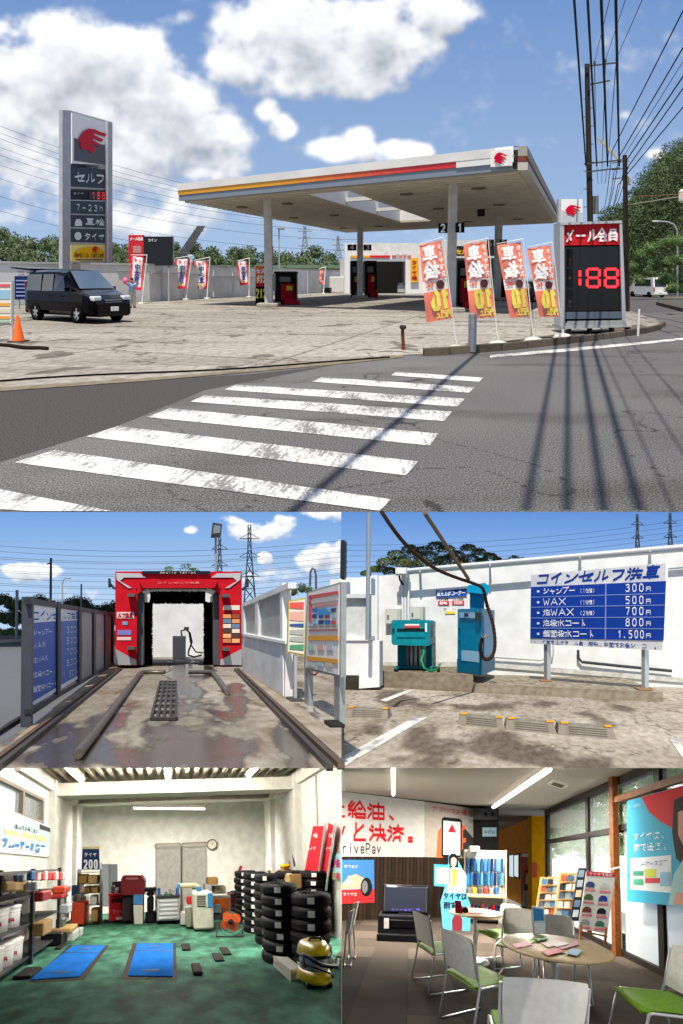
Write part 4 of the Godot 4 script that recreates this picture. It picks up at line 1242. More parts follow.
	rw.face(Vector3(-0.49 * L, 0.6 * H, -hw * 0.75), Vector3(-0.49 * L, 0.6 * H, hw * 0.75), Vector3(-0.476 * L, 0.9 * H, hw * 0.68), Vector3(-0.476 * L, 0.9 * H, -hw * 0.68), Vector3.ZERO)
	part(t, "rear_window", rw, glass)
	var rp := mb(yaw, at)
	rp.rbox(Vector3(-0.5 * L, 0.42 * H, 0), Vector3(0.03, 0.165, 0.33), 0.005)
	part(t, "number_plate", rp, mat("e6e6e0", 0.5))
	var bm := mb(yaw, at)
	bm.rbox(Vector3(-0.495 * L, 0.22 * H, 0), Vector3(0.14, 0.16 * H, W * 0.92), 0.05)
	part(t, "rear_bumper", bm, P2)
	if hatch:
		var hm := mb(yaw, at)
		hm.hexa([Vector3(-0.74 * L, 1.04 * H, hw * 0.85), Vector3(-0.44 * L, 0.985 * H, hw * 0.8), Vector3(-0.44 * L, 0.985 * H, -hw * 0.8), Vector3(-0.74 * L, 1.04 * H, -hw * 0.85)], [Vector3(-0.74 * L, 1.07 * H, hw * 0.85), Vector3(-0.44 * L, 1.03 * H, hw * 0.8), Vector3(-0.44 * L, 1.03 * H, -hw * 0.8), Vector3(-0.74 * L, 1.07 * H, -hw * 0.85)])
		part(t, "tailgate", hm, P2, "raised tailgate")
	return t
func van() -> void:
	var c := gp(78, 320.5)
	var yaw := deg_to_rad(-33)
	vehicle("minivan", "dark plum minivan with raised tailgate parked before the sign tower", c, yaw, 5.1, 1.8, 2.08, "060506", true)
	# person washing its far side
	var at := gp(132.5, 308)
	O = at
	var t := thing("person", "person in light blue shirt reaching up to wipe the minivan windscreen", "person", at)
	var b := mb(deg_to_rad(-60), at)
	var J := {"hip": Vector3(0, 0.92, 0), "chest": Vector3(0.03, 1.3, 0), "neck": Vector3(0.05, 1.48, 0), "head": Vector3(0.08, 1.6, 0)}
	body(b, [[J.head + Vector3(0, -0.03, 0), J.head + Vector3(0.01, 0.05, 0), 0.09, 0.1], [J.head + Vector3(0.09, -0.01, 0), J.head + Vector3(0.11, -0.02, 0), 0.022, 0.014], [J.neck, J.head, 0.055, 0.06], [Vector3(0.35, 1.42, 0.28), Vector3(0.55, 1.62, 0.22), 0.05, 0.035], [Vector3(0.33, 1.38, -0.28), Vector3(0.5, 1.52, -0.2), 0.05, 0.035],
		[Vector3(0.55, 1.62, 0.22), Vector3(0.63, 1.68, 0.2), 0.04, 0.03], [Vector3(0.5, 1.52, -0.2), Vector3(0.58, 1.57, -0.18), 0.04, 0.03], [J.chest, J.neck, 0.1, 0.055], [J.chest + Vector3(0, 0.1, 0.12), Vector3(0.35, 1.42, 0.28), 0.045, 0.045], [J.chest + Vector3(0, 0.1, -0.12), Vector3(0.33, 1.38, -0.28), 0.045, 0.045], [J.hip, J.chest, 0.1, 0.11], [Vector3(0, 0.9, 0.09), Vector3(0.02, 0.1, 0.11), 0.07, 0.04], [Vector3(0, 0.9, -0.09), Vector3(0.0, 0.1, -0.12), 0.07, 0.04]], 0.04)
	part(t, "figure", b, mat("c79a7c", 0.6))
	var s := mb(deg_to_rad(-60), at)
	body(s, [[J.hip + Vector3(0, 0.05, 0), J.chest, 0.16, 0.17], [J.chest, J.neck - Vector3(0, 0.06, 0), 0.16, 0.09], [J.chest + Vector3(0, 0.1, 0.12), Vector3(0.2, 1.39, 0.24), 0.09, 0.08], [J.chest + Vector3(0, 0.1, -0.12), Vector3(0.2, 1.37, -0.24), 0.09, 0.08]], 0.04)
	part(t, "shirt", s, mat("7fa3d0", 0.85))
	var tr := mb(deg_to_rad(-60), at)
	body(tr, [[Vector3(0, 0.95, 0.08), Vector3(0.02, 0.1, 0.11), 0.13, 0.08], [Vector3(0, 0.95, -0.08), Vector3(0.0, 0.1, -0.12), 0.13, 0.08], [Vector3(0, 0.95, -0.05), Vector3(0, 0.95, 0.05), 0.15, 0.15]], 0.04)
	part(t, "trousers", tr, mat("b8b4aa", 0.85))
	var hr := mb(deg_to_rad(-60), at)
	body(hr, [[J.head + Vector3(-0.03, 0.05, 0), J.head + Vector3(0.02, 0.07, 0), 0.1, 0.095]], 0.03)
	part(t, "hair", hr, mat("1c1715", 0.7))
	for sg in [1, -1]:
		var sh := mb(deg_to_rad(-60), at)
		sh.rbox(Vector3(0.05, 0.05, 0.11 * sg), Vector3(0.28, 0.1, 0.1), 0.03)
		part(t, "shoe", sh, mat("3a3a3c", 0.7))
	O = at + Vector3(-0.3, 1.6, 0.4)
	var cl := mb(0, O)
	cl.sph(Vector3.ZERO, Vector3(0.17, 0.2, 0.1), 10, 7); cl.sph(Vector3(0.1, -0.15, 0), Vector3(0.1, 0.14, 0.08), 8, 6)
	solo("wash_cloth", "crumpled pink cloth in the raised hand of the washing person", "cloth", cl, mat("d56a8c", 0.9))
func left_corner() -> void:
	# dark board behind the van
	var z := gp(24, 309).z
	O = zp(24, 309, z)
	var t := thing("wash_price_board", "dark blue car wash price board on posts behind the minivan", "sign", O)
	var pl := zplane(z)
	var m := mb(); slab(m, pl, rect(14.5, 276, 30, 299.5), 0.2); part(t, "board", m, mat("1c2c58", 0.5))
	m = mb()
	for i in 5: slab(m, pl, rect(16, 280 + i * 3.8, 28.5, 281.2 + i * 3.8), 0.02, 0.03)
	part(t, "print", m, mat("8796c2", 0.6))
	for x in [17.5, 26.0]:
		m = mb(); slab(m, pl, rect(x, 299.5, x + 1.6, 311), 0.2, -0.02); part(t, "post", m, mat("9a9da0", 0.5))
	# menu board at the edge
	O = gp(6, 341)
	z = O.z
	t = thing("menu_board", "tall wash menu board with grey frame at the bay entrance beside traffic cone", "sign", O)
	pl = zplane(z)
	m = mb(); slab(m, pl, rect(-14, 281, 12.5, 325), 0.15); part(t, "frame", m, mat("aab0ae", 0.45, 0.3))
	m = mb(); slab(m, pl, rect(-13, 282.5, 11, 323.5), 0.02, 0.015); part(t, "sheet", m, mat("d9d8d0", 0.6))
	for b in [[284, 287, "c8606a"], [290, 299, "8fb7cf"], [303, 306, "d9a34a"], [309, 313, "cfc6b4"], [316, 319, "d9a34a"], [320.5, 322.5, "9fc0a8"]]:
		m = mb(); slab(m, pl, rect(-12, b[0], 10, b[1]), 0.01, 0.03); part(t, "print", m, mat(b[2], 0.6))
	m = mb(); slab(m, pl, rect(9.5, 325, 12.3, 341.5), 0.12, -0.01); part(t, "leg", m, mat("c0c4c4", 0.5))
	m = mb(); slab(m, pl, rect(-12, 325, -9.5, 341.5), 0.12, -0.01); part(t, "leg", m, mat("c0c4c4", 0.5))
	O = gp(18.5, 342)
	t = thing("traffic_cone", "orange traffic cone beside the menu board", "cone", O)
	m = mb(0, O); m.lathe(Vector3(0, 0.03, 0), Vector3.UP, [[0.17, 0.0], [0.15, 0.03], [0.035, 0.68], [0.0, 0.7]], 14); part(t, "cone_body", m, mat("d8622e", 0.6))
	m = mb(0, O); m.rbox(Vector3(0, 0.02, 0), Vector3(0.42, 0.045, 0.42), 0.02); part(t, "base", m, mat("39302c", 0.8))
	# dark tube drawn in place of a wire's shadow, then a short hose
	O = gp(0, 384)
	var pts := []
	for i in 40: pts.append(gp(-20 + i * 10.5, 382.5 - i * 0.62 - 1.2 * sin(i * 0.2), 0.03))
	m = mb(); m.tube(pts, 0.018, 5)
	solo("rubber_cable", "thin dark tube standing in for a wire shadow along the forecourt edge", "cable", m, mat("1a1614", 0.8))
	O = gp(10, 346)
	pts = []
	for i in 10: pts.append(gp(-20 + i * 7.5, 343.5 + i * 0.6 + sin(i * 1.3) * 0.6, 0.05))
	m = mb(); m.tube(pts, 0.05, 5)
	solo("water_hose", "short dark water hose lying beside the traffic cone", "hose", m, mat("2a211c", 0.7))
func price_sign() -> void:
	var b := gp(595, 333)
	O = b
	var z := b.z
	var t := thing("price_sign", "free-standing price sign with red header and glowing red figures on the corner", "sign", b)
	var pl := zplane(z)
	var m := mb(); slab(m, pl, [560.5, 330, 565, 330, 564, 222, 560, 222.5], 1.2, 0.25); part(t, "frame_post", m, mat("b4b8bb", 0.4, 0.3))
	m = mb(); slab(m, pl, [622.5, 328, 626.5, 328, 622, 220.5, 619.5, 221], 1.2, 0.25); part(t, "frame_post", m, mat("b4b8bb", 0.4, 0.3))
	m = mb(); slab(m, pl, [560.5, 225, 622, 223, 621.5, 220.5, 560, 222.5], 1.2, 0.27); part(t, "frame_rail", m, mat("b4b8bb", 0.4, 0.3))
	m = mb(); slab(m, pl, [563.5, 320, 623.5, 319, 621, 223, 563.5, 225], 1.0, 0.0); part(t, "cabinet", m, mat("15171a", 0.3))
	m = mb(); slab(m, pl, [563.5, 245.5, 620.5, 244.5, 620, 223.5, 563.5, 225.3], 0.1, 0.12); part(t, "red_header", m, mat("c3262e", 0.45))
	m = mb(); words(m, pl, "メール会員", 565.5, 242, 618.5, 241, 13.5, 1.3, 0.15); part(t, "lettering", m, mat("f2f0ee", 0.6))
	m = mb(); slab(m, pl, [564.2, 311, 622.6, 310.5, 620.9, 246, 564, 247], 0.06, 0.08); part(t, "screen", m, mat("0c0d0f", 0.12))
	# seven-segment digits
	m = mb()
	var seg := func(x0, x1, y0, y1): slab(m, pl, rect(x0, y0, x1, y1), 0.02, 0.12)
	seg.call(578.6, 581.2, 270.5, 276.8); seg.call(578.6, 581.2, 278.8, 285.2)
	for x in [586.0, 604.0]:
		seg.call(x + 2, x + 12.5, 267.8, 270.4); seg.call(x + 2, x + 12.5, 276.5, 279.0); seg.call(x + 2, x + 12.5, 285.4, 288.0)
		for e in [0.0, 12.2]:
			seg.call(x + e, x + e + 2.6, 269.5, 276.2); seg.call(x + e, x + e + 2.6, 279.2, 286.2)
	part(t, "price_digits", m, glow("ff2a35", 1.6))
	for r in [[249, 267, "5a3038"], [268.5, 287.5, "7a5a40"], [290, 309.5, "3f4f45"]]:
		m = mb(); slab(m, pl, rect(567, r[0], 573, r[1]), 0.02, 0.1); part(t, "grade_label", m, mat("1c1d1f", 0.4))
		m = mb(); words(m, pl, "レハイオク" if r[0] > 260 and r[0] < 270 else "レギタイ", 567.8, r[0] + 1, 572.2, r[1] - 1, 4, 1.3, 0.13, true); part(t, "lettering", m, mat(r[2], 0.6))
	m = mb(); slab(m, pl, [564.5, 319, 623, 318.3, 622.8, 311.5, 564.4, 312], 0.1, 0.15); part(t, "lower_panel", m, mat("55626f", 0.4))
	m = mb()
	var a := on(pl, 566, 321, 0.0); var c := on(pl, 622, 320, 0.0)
	m.hexa([on(pl, 565, 326.5, 1.0), on(pl, 628, 325.5, 1.0), on(pl, 624, 321, -1.0), on(pl, 565, 321, -1.0)], [a + Vector3(0, 0, 0.3), c + Vector3(0, 0, 0.3), c + Vector3(0, 0.02, -1.0), a + Vector3(0, 0.02, -1.0)])
	part(t, "plinth", m, mat("6f7377", 0.5))
	m = mb(); slab(m, pl, [565, 329, 632, 327, 632, 325.2, 565, 326.5], 2.4, 1.1); part(t, "base_frame", m, mat("9ea2a2", 0.5))
	for x in [569.0, 590.0, 612.0, 628.0]:
		m = mb(); slab(m, pl, rect(x, 327, x + 2.2, 333.5), 0.5, 0.9); part(t, "base_block", m, mat("4a4642", 0.8))
	# small emblem sign behind
	var z2 := gp(572, 322).z
	O = zp(572, 322, z2)
	t = thing("emblem_sign", "white sign box with red emblem peeking over the price sign", "sign", O)
	pl = zplane(z2)
	m = mb(); slab(m, pl, rect(559.5, 199, 582.5, 223), 0.6); part(t, "box", m, mat("dfe2e2", 0.45))
	m = mb(); slab(m, pl, [562, 223, 582, 223, 582, 212, 572, 213.5, 562, 210], 0.03, 0.03); part(t, "emblem_ground", m, mat("b3bcc0", 0.5))
	m = mb(); logo(m, pl, 564.5, 204.5, 581, 216, 0.06); part(t, "emblem", m, mat("c8102e", 0.45))
	m = mb(); slab(m, pl, rect(558.5, 199, 561.2, 322), 0.4, 0.01); part(t, "post", m, mat("b4b8bb", 0.4, 0.3))
	O = gp(638, 336)
	m = mb(); upright(m, 638, 336, 309, 2.4, O.z); solo("marker_post", "thin white marker post standing next to the price sign", "post", m, mat("d4d6d4", 0.5))
func right_side() -> void:
	# wooded slope
	O = gp(650, 291)
	var m := mb()
	var green := [Color(0.04, 0.075, 0.02), Color(0.05, 0.09, 0.022), Color(0.04, 0.065, 0.02), Color(0.065, 0.1, 0.03)]
	for row in 3:
		for e in [[598, 222], [606, 213], [616, 205], [628, 202], [640, 187], [652, 168], [664, 150], [678, 140], [695, 132], [715, 128], [620, 226], [638, 214], [652, 200], [668, 182], [684, 166], [700, 160], [640, 240], [656, 228], [672, 214], [690, 200], [630, 255], [650, 252], [670, 246], [690, 236], [610, 232], [622, 215], [645, 200], [660, 190], [675, 170], [690, 150], [634, 228], [662, 215], [680, 205], [612, 245], [625, 242], [645, 225], [690, 185], [655, 180]]:
			var z := -150.0 + row * 12.0
			var k := absf(z) / F
			var r := rng.randf_range(13, 19) * k
			leaves(m, zp(e[0] + rng.randf_range(-5, 5), e[1] + row * 7.0, z) - Vector3(0, r * 0.9, 0), Vector3(r, r * 0.85, r), 620, 1.15 * k, green, false)
	m.col = green[0]
	slab(m, zplane(-158.0), [598, 292, 760, 292, 760, 136, 690, 140, 668, 156, 648, 184, 630, 206, 606, 222, 598, 240], 4.0)
	solo("wooded_slope", "steep dark wooded slope rising beside the road behind utility poles", "wood", m, leaf_mat(), "", "stuff")
	O = gp(660, 295)
	m = mb()
	var fresh := [Color(0.06, 0.12, 0.02), Color(0.09, 0.16, 0.03), Color(0.05, 0.09, 0.02), Color(0.12, 0.19, 0.04)]
	for e in [[634, 262], [641, 250], [650, 243], [660, 240], [670, 238], [680, 236], [692, 236], [645, 266], [656, 260], [668, 258], [680, 256], [692, 256], [640, 276], [664, 274], [684, 274], [672, 284], [690, 284]]:
		var z := -104.0
		var k := absf(z) / F
		var r := rng.randf_range(8, 10) * k
		leaves(m, zp(e[0], e[1], z - rng.randf_range(0, 6)) - Vector3(0, r * 0.6, 0), Vector3(r, r * 0.8, r), 330, 1.0 * k, fresh)
	solo("hedge_bank", "bright green overgrown bank beside the road under the wooded slope", "hedge", m, leaf_mat(), "", "stuff")
	# poles
	var pb := gp(589.5, 312)
	O = pb
	var t := thing("utility_pole", "tall dark utility pole with crossarms and insulators behind the price sign", "utility pole", pb)
	m = mb(); m.cyl(zp(592, 312, pb.z), zp(587, 64, pb.z), 3.2 * absf(pb.z) / F, 2.4 * absf(pb.z) / F, 10); part(t, "shaft", m, mat("3a3430", 0.85, 0, "soft", 0.5))
	var k := absf(pb.z) / F
	for e in [[585, 66.5, 618, 62.5], [588, 85, 610, 80.5], [584, 164, 622, 160], [586, 172, 620, 168]]:
		m = mb(); bar(m, zp(e[0], e[1], pb.z + 0.3), zp(e[2], e[3], pb.z + 0.3), 1.3 * k); part(t, "crossarm", m, mat("4b4846", 0.7))
	for e in [[594.5, 62], [605.5, 60], [616.5, 58.5]]:
		m = mb(); m.lathe(zp(e[0], e[1] + 2.5, pb.z + 0.3), Vector3.UP, [[0.5 * k, 0.0], [1.4 * k, 0.6 * k], [0.9 * k, 2.0 * k], [1.3 * k, 2.6 * k], [0.0, 4.0 * k]], 8); part(t, "insulator", m, mat("6a625c", 0.4))
	for i in 14:
		m = mb()
		var y := 90.0 + i * 9.0
		m.cyl(zp(588.5, y, pb.z), zp(593.5 if i % 2 == 0 else 583.5, y, pb.z), 0.35 * k, 0.35 * k, 4); part(t, "step_bolt", m, mat("4b4846", 0.7))
	m = mb(); m.cyl(zp(595.5, 214, pb.z), zp(595.5, 196, pb.z), 3.0 * k, 3.0 * k, 10); part(t, "transformer", m, mat("6e6e6c", 0.6))
	var pb2 := gp(626.5, 311.5)
	O = pb2
	t = thing("utility_pole", "shorter dark utility pole with a small box standing beside the price sign", "utility pole", pb2)
	m = mb(); m.cyl(zp(627, 311.5, pb2.z), zp(624.8, 155, pb2.z), 2.8 * absf(pb2.z) / F, 2.2 * absf(pb2.z) / F, 10); part(t, "shaft", m, mat("3d3833", 0.85, 0, "soft", 0.5))
	k = absf(pb2.z) / F
	m = mb(); m.rbox(zp(629.5, 181, pb2.z + 0.3), Vector3(3.2 * k, 8 * k, 3 * k), 0.05); part(t, "junction_box", m, mat("a7a8a4", 0.6))
	for y in [161.0, 168.0, 177.0]:
		m = mb(); bar(m, zp(612, y + 2, pb2.z), zp(629, y, pb2.z), 0.9 * k); part(t, "bracket", m, mat("4b4846", 0.7))
	m = mb(); bar(m, zp(598.5, 138, pb2.z - 1), zp(620.5, 162, pb2.z - 1), 1.6 * k); part(t, "guy_guard", m, mat("b9a873", 0.7))
	# overhead cables, from the poles towards and over the street
	var WG := "overhead cables strung along the road"
	var W := [[594.5, 62, 610, -2, 0.7], [605.5, 60, 626, -2, 0.7], [616.5, 58.5, 643, -2, 0.8], [612, 151, 684, 9, 1.4], [619, 157, 684, 46, 1.4], [626, 161, 684, 75, 1.5], [628, 167, 684, 87, 1.3], [618, 185, 684, 106, 1.3], [614, 172, 684, 60, 0.7]]
	for w in W:
		var far := zp(w[0], w[1], pb2.z)
		var zn := -1250.0 * 8.5 / maxf(279.0 - w[3], 60.0)
		var near := zp(w[2], w[3], maxf(zn, pb2.z * 0.75))
		var d := (near - far)
		var s: float = (-5.0 - far.z) / d.z
		wire("overhead_cable", "dark overhead cable fanning out from the utility poles above the road", WG, far, far + d * s, w[4] * 0.5 * absf(near.z) / F * 1.1, 0.0, 2)
		wire("overhead_cable", "thin dark cable running on between the distant utility poles", "cables beyond the utility poles", far, zp(lerpf(w[0], 600, 0.7), lerpf(w[1], 225, 0.75), pb2.z * 1.9), 0.4 * absf(pb2.z) / F, 1.0, 8)
	for i in 9:
		var y0: float = [118.0, 125.0, 131.0, 140.0, 148.0, 158.0, 172.0, 190.0, 205.0][i]
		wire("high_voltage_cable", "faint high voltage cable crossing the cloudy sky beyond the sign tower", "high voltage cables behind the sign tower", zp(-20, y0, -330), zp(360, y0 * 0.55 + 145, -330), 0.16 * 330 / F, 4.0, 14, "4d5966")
	# cables over the street whose shadows cross the road: each is found from two points of its shadow and the sun's direction
	var toward := Vector3(-0.07, 0.90, 0.42)
	for w in [[556, 345, 526, 510, 0.034], [568, 345, 567, 510, 0.036], [580, 345, 604, 510, 0.042], [593, 345, 640, 510, 0.042]]:
		var g1 := gp(w[0], w[1]) + toward * (9.0 / toward.y); var g2 := gp(w[2], w[3]) + toward * (9.0 / toward.y)
		var dd := (g1 - g2)
		wire("overhead_cable", "dark overhead cable fanning out from the utility poles above the road", WG, g1, g2, w[4], 0.0, 2)
		wire("overhead_cable", "dark overhead cable drawn from the tall pole crossarms over the street", "cables from the tall pole crossarms", zp(586 + (w[0] - 556) * 0.9, 166, pb.z + 0.5), g1, w[4], 0.0, 2)
	var c1 := gp(478, 352) + toward * (9.0 / toward.y); var c2 := gp(300, 505) + toward * (9.0 / toward.y)
	wire("crossing_cable", "thick overhead cable whose shadow falls slantwise over the crossing", "", c1, c2 + (c2 - c1) * 0.05, 0.05, 0.0, 2)
	# white van and bus on the road
	var vb := gp(647, 297)
	boxy_van(vb)
	var bb := gp(640, 290)
	O = bb
	t = thing("bus", "red and white bus far along the road behind the white van", "bus", bb)
	var kk := absf(bb.z) / F
	m = mb(); m.rbox(bb + Vector3(0, 11 * kk, -3), Vector3(24 * kk, 20 * kk, 8), 0.15); part(t, "body", m, mat("b9b2ac", 0.5))
	m = mb(); m.rbox(bb + Vector3(0, 20.5 * kk, -3), Vector3(24.6 * kk, 4 * kk, 8.1), 0.15); part(t, "roof_band", m, mat("8e3a3a", 0.5))
	m = mb(); m.rbox(bb + Vector3(0, 12.5 * kk, 1.02), Vector3(21 * kk, 8 * kk, 0.1), 0.04); part(t, "windscreen", m, mat("1d2428", 0.1))
	m = mb(); m.rbox(bb + Vector3(7 * kk, 19 * kk, 1.1), Vector3(3 * kk, 3 * kk, 0.1), 0.02); part(t, "route_sign", m, mat("2a5fc0", 0.5))
	# street light and traffic light
	O = gp(677.5, 297)
	var z := O.z
	k = absf(z) / F
	t = thing("street_light", "grey curved street light arching over the road beside the bank", "lamp", O)
	m = mb()
	m.tube([zp(677.5, 297, z), zp(677.5, 240, z), zp(677, 230, z), zp(674, 224.5, z), zp(668, 222, z), zp(655, 221, z)].map(func(p): return Vector3(p.x, p.y, z)), 0.75 * k, 6); part(t, "pole", m, mat("9aa0a2", 0.5, 0.3))
	m = mb(); m.rbox(zp(655.5, 221.3, z), Vector3(6.5 * k, 1.6 * k, 3 * k), 0.05); part(t, "lamp_head", m, mat("b6babb", 0.5))
	O = zp(683, 195, -60)
	t = thing("traffic_signal", "traffic signal hanging from a rusty bracket arm over the road", "traffic light", O)
	k = 60.0 / F
	m = mb(); m.cyl(zp(628, 197, -66), zp(690, 194, -60), 0.6 * k, 0.6 * k, 5); part(t, "arm", m, mat("7a5a44", 0.7))
	m = mb(); m.cyl(zp(628, 205, -66), zp(684, 196, -60), 0.5 * k, 0.5 * k, 5); part(t, "arm", m, mat("a09a8c", 0.7))
	m = mb(); m.rbox(zp(690, 196, -60), Vector3(22 * k, 13 * k, 5 * k), 0.1); part(t, "housing", m, mat("c9c4b4", 0.5))
	m = mb(); m.cyl(zp(681, 196, -59.6), zp(681, 196, -58.6), 3.6 * k, 3.9 * k, 14, false); part(t, "hood", m, mat("a39c8c", 0.6))
	# dark strip of kerb across the road and far road edge
	O = gp(668, 306)
	m = mb(); m.hexa([gp(656, 305), gp(682, 312), gp(690, 310), gp(662, 302.5)], [gp(656, 305) + Vector3(0, 0.2, 0), gp(682, 312) + Vector3(0, 0.2, 0), gp(690, 310) + Vector3(0, 0.2, 0), gp(662, 302.5) + Vector3(0, 0.2, 0)])
	solo("road_divider", "dark low kerb divider in the road beyond the price sign", "kerb", m, mat("57534c", 0.9))
	O = Vector3.ZERO
	m = mb(); sheet(m, [640, 297, 690, 300, 800, 303, 800, 299, 690, 297, 660, 294.5], 0.01)
	struct("verge", m, mat("6d6b5e", 0.9, 0, "blot", 0.2))
func boxy_van(at: Vector3) -> void:
	O = at
	var yaw := deg_to_rad(100)
	var t := thing("white_van", "small white van driving away along the road beside the bank", "van", at)
	var m := mb(yaw, at)
	var L := 3.3; var W := 1.48; var H := 1.85
	m.prism([Vector3(-L / 2, 0.25, -W / 2), Vector3(L / 2, 0.25, -W / 2), Vector3(L / 2, 0.9, -W / 2), Vector3(L / 2 - 0.35, 1.05, -W / 2), Vector3(L / 2 - 0.75, H - 0.06, -W / 2), Vector3(-L / 2 + 0.15, H, -W / 2), Vector3(-L / 2, 1.0, -W / 2)], Vector3(0, 0, W))
	part(t, "body", m, mat("dfe0de", 0.3))
	m = mb(yaw, at); m.quad(Vector3(-L / 2 - 0.012, 1.02, -W * 0.42), Vector3(-L / 2 - 0.012, 1.02, W * 0.42), Vector3(-L / 2 + 0.118, H - 0.18, W * 0.38), Vector3(-L / 2 + 0.118, H - 0.18, -W * 0.38)); part(t, "rear_window", m, mat("23292e", 0.08))
	for s in [-1, 1]:
		m = mb(yaw, at); m.rbox(Vector3(-L / 2, 0.75, s * W * 0.45), Vector3(0.06, 0.35, 0.13), 0.02); part(t, "tail_light", m, mat("a32a2e", 0.3))
		for x in [-L * 0.33, L * 0.33]:
			m = mb(yaw, at); m.lathe(Vector3(x, 0.28, s * W * 0.45 - 0.08), Vector3(0, 0, 1), [[0.0, 0.0], [0.27, 0.0], [0.28, 0.08], [0.27, 0.16], [0.0, 0.16]], 14); part(t, "wheel", m, mat("1a1a1b", 0.8))
		m = mb(yaw, at); m.quad(Vector3(-L * 0.4, 1.05, s * (W / 2 + 0.01)), Vector3(L * 0.25, 1.05, s * (W / 2 + 0.01)), Vector3(L * 0.18, H - 0.2, s * (W / 2 + 0.01)), Vector3(-L * 0.38, H - 0.2, s * (W / 2 + 0.01))); part(t, "side_window", m, mat("23292e", 0.08))
	m = mb(yaw, at); m.rbox(Vector3(-L / 2 - 0.02, 0.5, 0), Vector3(0.04, 0.16, 0.33), 0.01); part(t, "number_plate", m, mat("e6e6e0", 0.5))
	m = mb(yaw, at); m.rbox(Vector3(-L / 2, 0.32, 0), Vector3(0.1, 0.18, W * 0.96), 0.03); part(t, "bumper", m, mat("b9bab8", 0.5))

